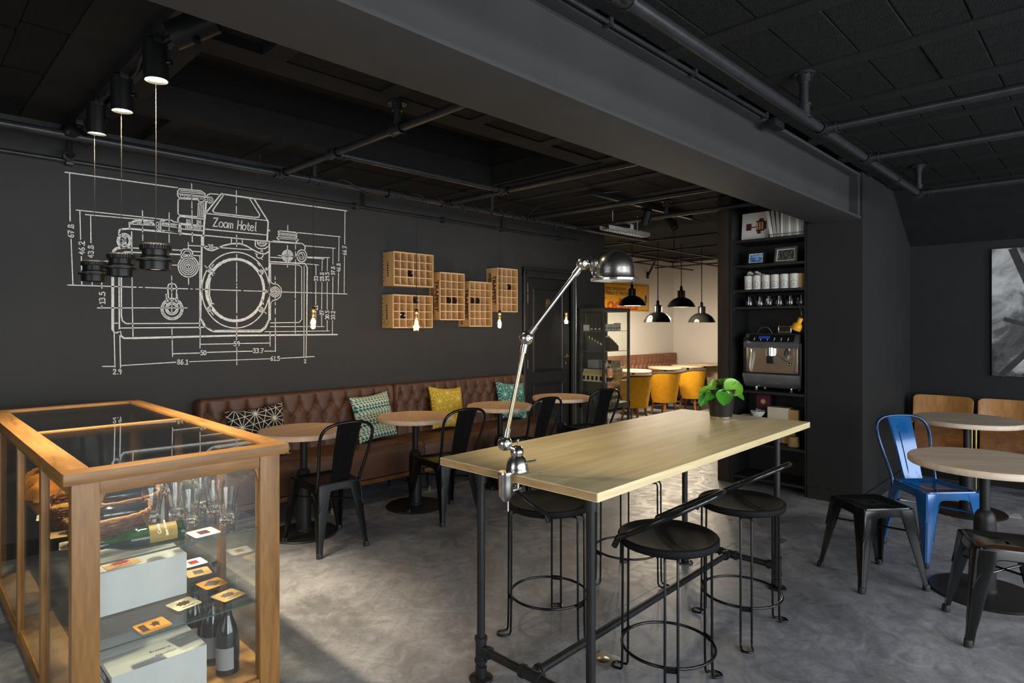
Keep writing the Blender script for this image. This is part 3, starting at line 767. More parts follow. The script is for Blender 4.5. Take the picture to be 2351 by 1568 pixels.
# winder stack
R([(886, 166), (1040, 182), (1068, 202), (1072, 240), (882, 232), (870, 212), (872, 184), (886, 166)]); R([(892, 178), (1052, 194)], W1); R([(884, 190), (1062, 206)], W1); R([(878, 203), (1070, 224)])
for i in range(14): R([(892 + i * 13, 206 + i * 1.4), (893 + i * 13, (216 if i % 2 else 222) + i * 1.4)], W1)
R([(1020, 246), (884, 238), (874, 250), (874, 346), (886, 358), (1056, 372)]); R(ell(1042, 248, 22, 14)); R([(1064, 250), (1080, 252)], W1)
for x in (1020, 1033, 1046, 1058): R([(x, 270), (x - 3, 372)], W1)
R([(1020, 270), (1064, 274)], W1); R([(1056, 386), (890, 366), (876, 376), (872, 396), (886, 416), (1056, 434)]); R([(1056, 438), (900, 426), (888, 438), (900, 456), (1056, 470)])
for i in range(10):
    if i != 4: R([(930 + i * 12, 436 + i), (930 + i * 12, 458 + i)], W1)
letters(md, '81', 950, 402, 26, W1); letters(md, '24', 1026, 408, 26, W1)
# prism
R([(1078, 232), (1070, 340), (1062, 430), (1057, 508)], W3); R([(1076, 240), (1085, 212), (1106, 203), (1164, 208)]); R(ell(1103, 248, 20, 22)); R([(1080, 248), (1128, 250)], W1); R([(1103, 222), (1103, 276)], W1)
R([(1075, 340), (1185, 204), (1420, 238), (1514, 388), (1523, 408), (1516, 538)], W3); R([(1206, 207), (1132, 310), (1123, 326), (1138, 340), (1430, 373), (1456, 372), (1462, 354), (1390, 240)], W2)
R([(1072, 344), (1512, 396)]); R([(1064, 457), (1512, 500)]); R([(1056, 502), (1526, 546)]); R([(1520, 455), (1536, 468), (1520, 478)], W1)
dashes(md, (1294, 180), (1294, 345), ((0, .2), (.28, .55), (.68, 1)), W1); dashes(md, (1296, 500), (1297, 1200), ((0, .12), (.2, .24), (.28, .48), (.5, .515), (.53, .545), (.56, .8), (.83, .87), (.9, 1)), W1)
R([(1258, 525), (1258, 562)], W1); R([(1337, 532), (1337, 566)], W1)
R([(1058, 508), (1055, 562), (1064, 590), (1090, 608), (1122, 612), (1152, 600), (1200, 576), (1260, 563), (1320, 562), (1370, 580), (1420, 610), (1470, 634), (1500, 636), (1524, 622)], W3 * .85)
# lens mount
R(ell(1288, 897, 243, 273, n=72), W2); R(ell(1286, 896, 206, 222, n=72), W4 * 1.35)
R([(1126, 790), (1114, 786), (1100, 850), (1100, 930), (1118, 994), (1132, 996)]); R([(1046, 508), (1040, 900), (1035, 1095), (1058, 1148), (1108, 1186), (1142, 1196), (1468, 1196), (1502, 1172), (1530, 1112), (1531, 546)], W3)
R([(1048, 1112), (1076, 1160), (1128, 1188), (1200, 1186), (1470, 1184), (1500, 1160), (1526, 1108)], W1); R([(1030, 655), (1030, 1176)], W1)
for cx, cy in ((1100, 750), (1472, 768), (1100, 1033), (1472, 1038)):
    R(ell(cx, cy, 15, 16), W2); R([(cx - 9, cy - 9), (cx + 9, cy + 9)], W1); R([(cx - 9, cy + 9), (cx + 9, cy - 9)], W1)
R(ell(1507, 907, 9, 10), W1); R(ell(1512, 745, 8, 9), W1); R([(1486, 758), (1526, 735)], W1); R([(1066, 720), (1084, 738)], W1); R([(1118, 760), (1138, 778)], W1); R([(1488, 1046), (1510, 1066)], W1); R([(1130, 710), (1116, 730)], W1); R([(1478, 960), (1490, 1000)], W1); R([(1112, 1056), (1128, 1076)], W1); R([(1446, 700), (1462, 724)], W1)
# release button
R([(1430, 540), (1430, 580), (1454, 598), (1500, 598), (1522, 582)]); R([(1444, 544), (1450, 568), (1470, 580), (1500, 576), (1514, 558)])
for i in range(5): R([(1458 + i * 11, 548 + i), (1458 + i * 11, 564 + i)], W1)
letters(md, 'A', 1478, 610, 24, W1); R(ell(1462, 642, 24, 26, 10, 190)); R([(1430, 630), (1448, 640)], W1); R([(1466, 664), (1482, 678)], W1)
# levers on the front
for r in (75, 60, 46, 33, 20): R(ell(948, 727, r * .97, r), W1 if r < 70 else W2)
R([(898, 680), (898, 618), (914, 602), (958, 602), (978, 620), (980, 668)], W2); R([(914, 668), (915, 628), (925, 616), (952, 616), (964, 628), (966, 660)], W1); dashes(md, (948, 640), (950, 856), ((0, .55), (.6, .68), (.74, 1)), W1)
R([(806, 970), (800, 880), (806, 856), (826, 850), (852, 854), (864, 876), (862, 966), (846, 972), (818, 972), (806, 970)], W2); R([(820, 890), (846, 890)], W1); R([(788, 925), (792, 1000)], W1); R([(868, 925), (872, 1000)], W1)
for r in (78, 66): R(ell(831, 1033, r, r * .98), W2)
for r in (44, 32): R(ell(830, 1030, r, r), W2)
for k in range(10):
    a = radians(20 + k * 15.5); R([(831 + 66 * cos(a), 1033 + 65 * sin(a)), (831 + 78 * cos(a), 1033 + 76 * sin(a))], W1)
dashes(md, (828, 795), (829, 1105), ((0, .10), (.14, .36), (.4, .5), (.6, .9)), W1)
# rewind side
R([(1530, 548), (1768, 563), (1788, 578), (1788, 606)], W2); R([(1556, 542), (1556, 550)], W1); R([(1556, 541), (1768, 560)], W1)
for k, y in enumerate((470, 489, 508)): R([(1604, y), (1722, y + 12), (1732, y + 20), (1722, y + 27), (1604, y + 16), (1594, y + 8), (1604, y)], W2)
for i in range(9): R([(1608 + i * 13, 494 + i * 1.2), (1608 + i * 13, 506 + i * 1.2)], W1); R([(1608 + i * 13, 512 + i * 1.2), (1608 + i * 13, 524 + i * 1.2)], W1)
R([(1582, 518), (1600, 536)], W2); R([(1582, 518), (1742, 534), (1724, 550)], W2); R([(1664, 430), (1664, 468)], W1)
for r in (40, 30, 20, 9): R(ell(1662, 650, r * .95, r), W2)
R(ell(1765, 650, 35, 43), W2); R(ell(1765, 650, 22, 26), W1); R(ell(1762, 648, 10, 14, -120, 140), W1); R([(1594, 648), (1925, 672)], W1); R([(1662, 576), (1662, 732)], W1)
R([(1540, 692), (1788, 706), (1804, 732), (1800, 1216)], W3 * .8); R([(1545, 706), (1745, 716), (1764, 732), (1765, 1108), (1745, 1130), (1540, 1133)], W1); R([(1782, 722), (1780, 1385)], W1); R([(1798, 1216), (1796, 1385)], W1)
R([(1540, 702), (1542, 840), (1560, 852), (1590, 856), (1614, 880), (1620, 910), (1610, 945), (1586, 965), (1556, 972), (1541, 992), (1540, 1112)], W1)
for r in (36, 26, 15): R(ell(1572, 910, r, r), W1)
dashes(md, (1573, 800), (1575, 1340), ((0, .04), (.07, .1), (.13, .3), (.34, .38), (.42, .5), (.55, 1)), W1); dashes(md, (1720, 570), (1718, 1210), ((0, .05), (.08, .14), (.17, .2), (.22, .6), (.62, 1)), W1)
drawing = md.build('camera_drawing', 'chalk', wall_left, smooth=False, label='white hand-painted outline drawing of an old camera')
# dimension lines and figures
mm = MB(); R = lambda pts, w=W1: ribbon(mm, pts, w)
R([(62, 48), (870, 160)], W2); R([(1420, 237), (2090, 327)], W2); R([(93, 55), (97, 400)]); R([(104, 530), (117, 855)]); R([(140, 320), (775, 388)]); R([(167, 325), (173, 532)]); R([(178, 655), (181, 855)]); R([(207, 353), (700, 396)]); R([(245, 358), (247, 556)]); R([(254, 700), (256, 862)])
dashes(mm, (80, 860), (2090, 925), ((0, .245), (.255, .268), (.278, .43), (.44, .447), (.458, .62), (.63, 1)), W1)
R([(325, 830), (325, 884)]); R([(325, 1010), (325, 1030)]); R([(293, 1025), (940, 1025)])
R([(414, 1200), (420, 1452)]); R([(455, 1200), (460, 1456)]); R([(330, 1446), (412, 1446)]); R([(468, 1440), (858, 1416)]); R([(956, 1412), (1536, 1391)]); R([(1614, 1388), (1855, 1375)])
R([(836, 1355), (1030, 1350)]); R([(1084, 1345), (1412, 1336)]); R([(1496, 1336), (1576, 1336)]); R([(1037, 1287), (1276, 1283)]); R([(1320, 1281), (1535, 1278)]); dashes(mm, (830, 1175), (835, 1375), ((0, .22), (.3, .36), (.42, 1)), W1); R([(1034, 1176), (1032, 1315)]); R([(1296, 1200), (1296, 1256)]); R([(1297, 1308), (1297, 1436)]); R([(1537, 1200), (1537, 1300)])
R([(948, 575), (1086, 583)]); R([(948, 553), (948, 596)]); R([(1134, 588), (1412, 608)])
R([(1735, 483), (2042, 513)]); R([(2033, 515), (2031, 690)]); R([(2030, 775), (2027, 918)]); R([(1790, 578), (2006, 596)]); R([(1990, 597), (1989, 712)]); R([(1989, 800), (1987, 1038)]); R([(1986, 1115), (1985, 1216)]); R([(1540, 660), (1620, 666)]); R([(1690, 655), (1965, 664)]); R([(1950, 668), (1948, 758)]); R([(1948, 838), (1948, 1036)]); R([(1948, 1115), (1948, 1186)])
R([(1912, 672), (1910, 758)]); R([(1910, 840), (1908, 1036)]); R([(1908, 1078), (1908, 1156)]); R([(1800, 708), (1886, 716)]); R([(1867, 718), (1867, 788)]); R([(1866, 836), (1866, 1002)]); R([(1866, 1045), (1866, 1130)]); R([(1540, 1160), (1926, 1160)]); R([(1500, 1196), (1965, 1191)]); R([(2076, 328), (2074, 566)]); R([(2072, 652), (2070, 922)])
dl = mm.build('dimension_line', 'chalk', wall_left, smooth=False, label='thin white painted dimension lines around the camera')
mf = MB()
letters(mf, '67.8', 102, 470, 40, W1, 90); letters(mf, '46.2', 180, 592, 40, W1, 90); letters(mf, '43.8', 246, 618, 38, W1, 90); letters(mf, '13.5', 328, 952, 40, W1, 90); letters(mf, '2.9', 438, 1484, 36, W1); letters(mf, '86.1', 908, 1414, 34, W1); letters(mf, '50', 1058, 1348, 32, W1); letters(mf, '33.7', 1453, 1333, 32, W1); letters(mf, '59', 1298, 1283, 32, W1); letters(mf, '61.5', 1575, 1389, 30, W1); letters(mf, '2', 1790, 1409, 24, W1)
letters(mf, '38', 1110, 584, 30, W1); letters(mf, '23', 1867, 812, 26, W1, 90); letters(mf, '28.8', 1910, 800, 26, W1, 90); letters(mf, '29.5', 1948, 798, 26, W1, 90); letters(mf, '37.8', 1990, 757, 26, W1, 90); letters(mf, '46.8', 2030, 734, 26, W1, 90); letters(mf, '66.7', 2073, 610, 28, W1, 90); letters(mf, '21', 1866, 1024, 26, W1, 90); letters(mf, '27', 1908, 1058, 26, W1, 90); letters(mf, '30.5', 1948, 1075, 26, W1, 90); letters(mf, '33.2', 1990, 1077, 26, W1, 90)
mf.build('dimension_figures', 'chalk', wall_left, smooth=False)
ml = MB(); letters(ml, 'Zoom', 1202, 414, 64, W2 * .92, -5.4, .92); letters(ml, 'Hotel', 1372, 434, 64, W2 * .92, -5.4, .82)
ml.build('lettering', 'chalk', wall_left, smooth=False, label='hand-painted white words on the camera prism')

# ------------------------------------------------------------------ door
d = thing('door_1', 'black panelled door with brass fittings in the dark wall', 'door'); struct(d); del d['category']
MB().bbox(DX0 + 0.012, DX1 - 0.012, YW + 0.012, YW + 0.052, 0.008, DZ - 0.012, 0.003).build('door_leaf', 'door_black', d)
def casing(name, x0, x1, z0, z1, w, parent, y, mat, steps):
    """mitred moulding around an opening: steps = (inset, depth)"""
    m = MB(); ring = []
    for ins, dep in steps:
        ring.append([(x0 + ins, y - dep, z0 + ins), (x0 + ins, y - dep, z1 - ins), (x1 - ins, y - dep, z1 - ins), (x1 - ins, y - dep, z0 + ins)])
    for a, b in zip(ring[:-1], ring[1:]):
        for i in range(4):
            j = (i + 1) % 4; m.quad(a[i], a[j], b[j], b[i])
    return m.build(name, mat, parent, smooth=False)
# frame: side posts and head with stepped profile
def jamb(xa, xb, flip):
    m = MB(); pr = [(0, 0), (0, .030), (.018, .036), (.030, .026), (.050, .026), (.062, .016), (.085, .014), (.085, -0.05)]
    pts = [((xa + u) if not flip else (xb - u), YW - v) for u, v in pr]
    m.prism([(x, y, 0) for x, y in pts], (0, 0, DZ + (0.085))); return m
jamb(DX0 - 0.085, DX0, False).build('door_frame', 'door_black', d); jamb(DX1, DX1 + 0.085, True).build('door_frame', 'door_black', d)
pr = [(0, 0), (0, .030), (.018, .036), (.030, .026), (.050, .026), (.062, .016), (.085, .014), (.085, -0.05)]
MB().prism([(DX0 - 0.085, YW - v, DZ + 0.085 - u) for u, v in pr], (DX1 - DX0 + 0.17, 0, 0)).build('door_frame', 'door_black', d)
MB().bbox(DX0 - 0.10, DX1 + 0.10, YW - 0.05, YW, DZ + 0.085, DZ + 0.115, 0.006).build('frame_cap', 'door_black', d)
yl = YW + 0.012
st = ((0, 0), (.006, .012), (.016, .016), (.024, .010), (.030, -.004))
px0, px1 = aty(1222, 700, yl).x, aty(1291.5, 700, yl).x
zt0, zb0 = aty(1250, 664, yl).z, aty(1250, 853, yl).z
casing('panel_moulding', px0, px1, zb0, zt0, 0, d, yl, 'door_black', st)
casing('panel_moulding', px0, px1, 0.16, aty(1250, 879, yl).z, 0, d, yl, 'door_black', st)
for z in (1.93, 1.80, 1.02, 0.3):
    MB().cyl((DX0 + 0.012, YW + 0.002, z - 0.05), (DX0 + 0.012, YW + 0.002, z + 0.05), 0.008, 10).sphere((DX0 + 0.012, YW + 0.002, z + 0.055), 0.008, 8, 6).build('hinge', 'brass', d)
hx, hz = aty(1299, 816.5, yl).x, aty(1299, 816.5, yl).z
m = MB().cyl((hx, yl, hz), (hx, yl - 0.012, hz), 0.024, 20).cyl((hx, yl - 0.012, hz), (hx, yl - 0.05, hz), 0.008, 10)
m.tube(smooth_path([(hx, yl - 0.05, hz), (hx - 0.03, yl - 0.055, hz + 0.004), (hx - 0.07, yl - 0.052, hz), (hx - 0.105, yl - 0.045, hz - 0.006)], 5), [0.009] * 6 + [0.011] * 6 + [0.009] * 3 + [0.006], 10)
m.build('door_handle', 'brass', d)
MB().lathe([(0.0001, 0), (0.016, 0), (0.016, 0.005), (0.006, 0.007), (0.006, 0.0), (0.0001, 0)], (hx, yl, hz - 0.095), 18, (0, -1, 0)).build('keyhole_plate', 'brass', d)
# small gold sign
sx, sz = aty(1257, 699, yl).x, aty(1257, 699, yl).z
sp = MB().bbox(sx - 0.036, sx + 0.036, yl - 0.003, yl, sz - 0.062, sz + 0.062, 0.001).build('sign_plate', 'door_black', d)
m = MB(); w = .0022
m.box(sx - .036, sx + .036, yl - .0042, yl - .003, sz + .062 - w, sz + .062); m.box(sx - .036, sx + .036, yl - .0042, yl - .003, sz - .062, sz - .062 + w); m.box(sx - .036, sx - .036 + w, yl - .0042, yl - .003, sz - .062, sz + .062); m.box(sx + .036 - w, sx + .036, yl - .0042, yl - .003, sz - .062, sz + .062)
m.build('sign_border', 'brass', sp, smooth=False)
for s, size, dz in (('CLEAN', .018, .046), ('RO', .050, .013), ('OM', .048, -.030)):
    text_mesh(s, size, 'sign_lettering', 'brass', sp, frame_m((sx, yl - .0045, sz + dz), (1, 0, 0), (0, 0, 1)), bold=.0012)

# ------------------------------------------------------------------ crates on the wall
def crate(label, x0, z0, w, h, nx, nz, side_text, marks):
    D = 0.175
    t = thing('bottle_crate', label, 'crate', (x0, YW, z0), group='wooden bottle crates hung on the dark wall')
    th = 0.012
    MB().bbox(0, w, -0.008, 0, 0, h, 0.001).build('back_panel', 'crate_wood', t)
    sp = MB().bbox(0, th, -D, -0.008, 0, h, 0.002).build('side_panel', 'crate_side', t)
    MB().bbox(w - th, w, -D, -0.008, 0, h, 0.002).build('side_panel', 'crate_side', t)
    MB().bbox(th, w - th, -D, -0.008, 0, th, 0.002).build('end_panel', 'crate_wood', t)
    MB().bbox(th, w - th, -D, -0.008, h - th, h, 0.002).build('end_panel', 'crate_wood', t)
    for i in range(1, nx):
        x = th + (w - 2 * th) * i / nx; MB().box(x - .004, x + .004, -D + .012, -0.008, th, h - th).build('divider', 'crate_wood', t, smooth=False)
    for j in range(1, nz):
        z = th + (h - 2 * th) * j / nz; MB().box(th, w - th, -D + .010, -0.008, z - .004, z + .004).build('divider', 'crate_wood', t, smooth=False)
    if side_text:
        text_mesh('TRAPPIST', .078, 'stencil_lettering', 'ink_brown', sp, frame_m((-0.0008, -D + .052, h * .50), (0, 0, -1), (0, -1, 0)), bold=.002, spacing=.95)
        text_mesh('WESTVLETEREN', .060, 'stencil_lettering', 'ink_brown', sp, frame_m((-0.0008, -.055, h * .48), (0, 0, -1), (0, -1, 0)), bold=.0015, spacing=.92)
    else:
        m = MB()
        for k in range(6):
            zz = h * (.30 + .075 * k); m.add([(-0.0008, -D * .45 + random.uniform(-.006, .006) + .012 * cos(a), zz + .010 * sin(a)) for a in [i * pi / 4 for i in range(8)]], [tuple(range(8))])
        for k in range(7):
            zz = h * (.12 + .12 * k); m.box(-0.0008, 0, -.014, -.006, zz, zz + .018)
        if marks:
            q = [(-0.0008, -D * .45 + .034 * cos(a), .06 + .034 * sin(a)) for a in [i * pi / 3 for i in range(6)]]
            for i in range(6):
                a, b = Vector(q[i]), Vector(q[(i + 1) % 6]); m.tube([a, b], .0016, 4)
        m.build('stencil_mark', 'ink_brown', sp, smooth=False)
    def cell(i, j):
        return Vector((x0 + th + (w - 2 * th) * (i + .5) / nx, YW, z0 + th + (h - 2 * th) * (j + .5) / nz))
    return cell, D
def crate_bottle(cell, D, label, mat='bottle_brown'):
    t = thing('beer_bottle', label, 'bottle', (cell.x, cell.y - D + 0.012, cell.z - 0.004))
    # lies with its base to the room, neck to the wall
    MB().lathe([(0.0001, .004), (.020, .002), (.030, .0), (.0345, .004), (.0350, .012), (.0350, .085), (.029, .108), (.016, .130), (.0135, .150)], (0, 0, 0), 28, (0, 1, 0)).build('bottle_body', mat, t)
    MB().lathe([(.0138, .1502), (.0150, .1500), (.0150, .156), (.0001, .1565)], (0, 0, 0), 20, (0, 1, 0)).build('bottle_cap', 'brass_dull', t)
cA, D = crate('landscape crate with one bottle, uppermost in its column', 3.335, 1.858, .472, .322, 6, 4, False, False)
crate_bottle(cA(2, 1), D, 'dark beer bottle in the uppermost landscape crate')
cB, D = crate('landscape crate with two bottles, right behind the globe bulb', 3.325, 1.458, .472, .318, 6, 4, False, True)
crate_bottle(cB(1, 1), D, 'dark beer bottle low down in the landscape crate behind the globe bulb')
crate_bottle(cB(3, 3), D, 'dark beer bottle behind the cord of the globe bulb')
cC, D = crate('upright crate between the landscape crates and the lowest upright crate', 3.885, 1.537, .330, .482, 4, 6, True, False)
crate_bottle(cC(2, 2), D, 'shiny dark beer bottle in the upright crate next to the landscape ones')
crate_bottle(cC(1, 2), D, 'beer bottle in shade in the upright crate next to the landscape ones')
cDm, D = crate('lowest hung upright crate with faint stencilled side', 4.280, 1.470, .328, .478, 4, 6, True, False)
crate_bottle(cDm(1, 3), D, 'round-based beer bottle in the lowest upright crate')
crate_bottle(cDm(0, 3), D, 'half hidden beer bottle at the stencilled side of the lowest upright crate')
cE, D = crate('highest hung upright crate with bold black stencilled side, nearest the door', 4.685, 1.632, .322, .484, 4, 6, True, False)
crate_bottle(cE(2, 3), D, 'dark beer bottle in the upright crate nearest the door')
# ------------------------------------------------------------------ pattern fabrics (flat print)
def mnode(t, op, a, b=None, c=None):
    n = node(t, 'ShaderNodeMath', operation=op)
    for i, v in enumerate((a, b, c)):
        if v is None: continue
        if isinstance(v, (int, float)): n.inputs[i].default_value = v
        else: t.links.new(v, n.inputs[i])
    return n.outputs[0]
def star_fabric(name, ground, line, s=0.13, w=0.07):
    m, t, b = nt(name)
    tc = node(t, 'ShaderNodeTexCoord'); sep = node(t, 'ShaderNodeSeparateXYZ'); t.links.new(tc.outputs['Object'], sep.inputs[0])
    x, z = sep.outputs[0], sep.outputs[2]; fac = None
    for k in range(6):
        a = radians(30 * k + 7); sp = s * 0.866 if k % 2 == 0 else s * 0.5
        ww = w if k % 2 == 0 else w * 1.1
        u = mnode(t, 'ADD', mnode(t, 'MULTIPLY', x, cos(a) / sp), mnode(t, 'MULTIPLY', z, sin(a) / sp))
        fr = mnode(t, 'ABSOLUTE', mnode(t, 'SUBTRACT', mnode(t, 'FRACT', u), 0.5))
        l = mnode(t, 'GREATER_THAN', fr, 0.5 - ww * (0.62 if k % 2 == 0 else 0.75))
        fac = l if fac is None else mnode(t, 'MAXIMUM', fac, l)
    mx = node(t, 'ShaderNodeMix'); mx.data_type = 'RGBA'
    t.links.new(fac, mx.inputs[0]); mx.inputs[6].default_value = c4(ground); mx.inputs[7].default_value = c4(line)
    t.links.new(mx.outputs[2], b.inputs['Base Color']); b.inputs['Roughness'].default_value = 0.9
    n = node(t, 'ShaderNodeTexNoise'); n.inputs['Scale'].default_value = 500; t.links.new(tc.outputs['Object'], n.inputs['Vector']); bump(t, b, n.outputs[0], 0.2, 0.002)
star_fabric('fabric_black_star', srgb(24, 18, 16), srgb(226, 218, 200), 0.15, 0.036)
star_fabric('fabric_yellow_star', srgb(214, 172, 20), srgb(240, 226, 150), 0.135, 0.032)
star_fabric('fabric_teal_star', srgb(36, 126, 118), srgb(206, 226, 208), 0.135, 0.036)
def band_fabric():
    m, t, b = nt('fabric_band')
    tc = node(t, 'ShaderNodeTexCoord'); sep = node(t, 'ShaderNodeSeparateXYZ'); t.links.new(tc.outputs['Object'], sep.inputs[0])
    x, z = sep.outputs[0], sep.outputs[2]
    zr = mnode(t, 'MULTIPLY', mnode(t, 'ADD', z, 1.0), 1 / 0.034)
    row = mnode(t, 'FLOOR', zr); v = mnode(t, 'FRACT', zr)
    kind = mnode(t, 'MODULO', row, 4)
    u = mnode(t, 'FRACT', mnode(t, 'MULTIPLY', mnode(t, 'ADD', x, mnode(t, 'MULTIPLY', v, 0.012)), 1 / 0.032))
    tri = mnode(t, 'MULTIPLY', mnode(t, 'ABSOLUTE', mnode(t, 'SUBTRACT', u, 0.5)), 2)
    p0 = mnode(t, 'GREATER_THAN', mnode(t, 'SUBTRACT', 1, tri), v)                                        # triangles
    p1 = mnode(t, 'MULTIPLY', mnode(t, 'GREATER_THAN', tri, 0.35), mnode(t, 'GREATER_THAN', mnode(t, 'ABSOLUTE', mnode(t, 'SUBTRACT', v, 0.5)), 0.12))   # leaves
    p2 = mnode(t, 'GREATER_THAN', mnode(t, 'MAXIMUM', tri, mnode(t, 'MULTIPLY', mnode(t, 'ABSOLUTE', mnode(t, 'SUBTRACT', v, 0.5)), 2)), 0.72)           # squares
    p3 = mnode(t, 'LESS_THAN', mnode(t, 'ADD', mnode(t, 'MULTIPLY', tri, 0.6), mnode(t, 'ABSOLUTE', mnode(t, 'SUBTRACT', v, 0.5))), 0.62)              # beads
    f = mnode(t, 'MULTIPLY', p0, mnode(t, 'COMPARE', kind, 0, 0.1))
    for i, p in ((1, p1), (2, p2), (3, p3)): f = mnode(t, 'ADD', f, mnode(t, 'MULTIPLY', p, mnode(t, 'COMPARE', kind, i, 0.1)))
    ed = mnode(t, 'GREATER_THAN', mnode(t, 'ABSOLUTE', mnode(t, 'SUBTRACT', v, 0.5)), 0.44)
    f = mnode(t, 'MAXIMUM', mnode(t, 'MULTIPLY', f, mnode(t, 'SUBTRACT', 1, ed)), 0)
    mx = node(t, 'ShaderNodeMix'); mx.data_type = 'RGBA'
    t.links.new(f, mx.inputs[0]); mx.inputs[6].default_value = c4(srgb(214, 216, 188)); mx.inputs[7].default_value = c4(srgb(34, 112, 108))
    t.links.new(mx.outputs[2], b.inputs['Base Color']); b.inputs['Roughness'].default_value = 0.9
band_fabric()

# ------------------------------------------------------------------ tufted bench
def bench(name, label, x0, length, yw, mat, nu, legs=True, group=None, buttons=True, end_l=True, end_r=True):
    t = thing(name, label, 'bench', (x0, yw, 0), group=group)
    zb, z1 = 0.40, 0.925; s = length / max(3, round((length - .06) / 0.139)); n = round(length / s)
    zr1, zr2 = 0.812, 0.712
    off = s * 0.5
    def h(x, z):
        # distance to the creases
        best = 9.0
        k = round((x - off) / s); xa = off + k * s
        if z >= zr1: best = abs(x - xa); amp = 1 - 0.45 * (z - zr1) / (z1 - zr1)
        elif z <= zr2:
            xb = round(x / s) * s; best = abs(x - xb); amp = 0.55 + 0.45 * max(0, (z - zb) / (zr2 - zb))
        else:
            amp = 1
            for kk in (k - 1, k, k + 1):
                A = off + kk * s
                for sg in (-1, 1):
                    B = A + sg * s / 2
                    dx, dz = B - A, zr2 - zr1; L2 = dx * dx + dz * dz
                    tt = max(0, min(1, ((x - A) * dx + (z - zr1) * dz) / L2))
                    best = min(best, hypot(x - A - tt * dx, z - zr1 - tt * dz))
        v = -0.027 * amp * exp(-best / 0.009) - 0.006 * exp(-best / 0.03) if z >= zr1 else -0.020 * amp * exp(-best / 0.013)
        for (bx, bz) in ((xa, zr1), (round(x / s) * s, zr2)):
            v -= 0.022 * exp(-((x - bx) ** 2 + (z - bz) ** 2) / 0.028 ** 2)
        return v
    prof = []
    nz = 44
    for i in range(nz + 1):
        z = zb + (z1 - 0.03 - zb) * i / nz; prof.append((-0.155 + 0.035 * (z - zb) / (z1 - zb), z, True))
    for a in (15, 35, 55, 75, 90): prof.append((-0.09 - 0.032 * cos(radians(a)), z1 - 0.03 + 0.03 * sin(radians(a)), False))
    prof.append((-0.012, z1 - 0.004, False)); prof.append((-0.008, zb, False))
    vs = []; fs = []
    m = MB()
    for i in range(nu + 1):
        x = length * i / nu; e = min(x, length - x); rnd = 0.03 * max(0, 1 - e / 0.03) ** 2
        for (y, z, tuft) in prof:
            d = h(x, z) if tuft else (-0.012 * exp(-abs(x - (off + round((x - off) / s) * s)) / 0.015) if z > z1 - 0.05 and y < -0.05 else 0)
            vs.append((x, y - d + (rnd if y < -0.05 else 0), z - (rnd if z > z1 - 0.05 else 0)))
    P = len(prof)
    for i in range(nu):
        for k in range(P - 1): fs.append((i * P + k, (i + 1) * P + k, (i + 1) * P + k + 1, i * P + k + 1))
    fs.append(tuple(range(P))); fs.append(tuple(nu * P + k for k in range(P - 1, -1, -1)))
    m.add(vs, fs)
    back = m.build('backrest', mat, t, angle=60)
    if buttons:
        b0 = None
        for (zz, o0) in ((zr1, off), (zr2, 0)):
            x = o0 if o0 > 0 else s
            while x < length - 0.02:
                y = -0.155 + 0.035 * (zz - zb) / (z1 - zb) + 0.036
                if b0 is None:
                    b0 = MB().sphere((0, 0, 0), 0.0085, 10, 6, (1, .6, 1)).build('button', mat, back); b0.location = (x, y, zz)
                else: share(b0, 'button', back, (x, y, zz))
                x += s
    # seat cushion with rounded front
    m = MB(); Y0, Y1 = -0.60, -0.11; pr = [(Y1, .27), (Y1, .455)]
    for a in range(0, 91, 15): pr.append((Y0 + .05 - .05 * sin(radians(a)), .405 + .05 * cos(radians(a)) ))
    pr = [(Y1, .27), (Y1, .452), (-.35, .462), (-.50, .462)] + [(Y0 + .06 - .06 * sin(radians(a)), .40 + .06 * cos(radians(a))) for a in range(0, 91, 15)] + [(Y0 + .004, .33), (Y0 + .02, .215), (Y0 + .05, .20), (Y1, .20)]
    L = length; nx = 24; vs = []; fs = []
    for i in range(nx + 1):
        x = L * i / nx; e = min(x, L - x); g = .018 * max(0, 1 - e / .04)
        for (y, z) in pr: vs.append((x, y + (g if y < -.5 else 0), z - (g * .7 if z > .3 else 0)))
    P = len(pr)
    for i in range(nx):
        for k in range(P): fs.append((i * P + k, (i + 1) * P + k, (i + 1) * P + (k + 1) % P, i * P + (k + 1) % P))
    fs.append(tuple(range(P))); fs.append(tuple(nx * P + k for k in range(P - 1, -1, -1)))
    m.add(vs, fs); m.build('seat', mat, t, angle=50)
    MB().bbox(0.01, L - .01, Y0 + .035, -.10, .165, .20, .004).build('base_rail', 'ply_dark', t)
    if legs:
        for x in (0.10, L / 2, L - 0.10):
            for y in (Y0 + .09, -.20):
                MB().lathe([(.016, 0), (.018, .02), (.026, .09), (.030, .165)], (x, y, 0), 14, cap=True).build('leg', 'metal_matte', t)
                MB().lathe([(.017, 0), (.019, .022)], (x, y, 0.0005), 14, cap=True).build('leg_cap', 'brass_dull', t) if y < -.3 else None
    return t
bench('tufted_bench', 'brown tufted leather bench section starting behind the display case', 1.635, 1.745, YW - 0.005, 'leather', 330)
bench('tufted_bench', 'brown tufted leather bench section ending at the black door', 3.386, 1.80, YW - 0.005, 'leather', 340)

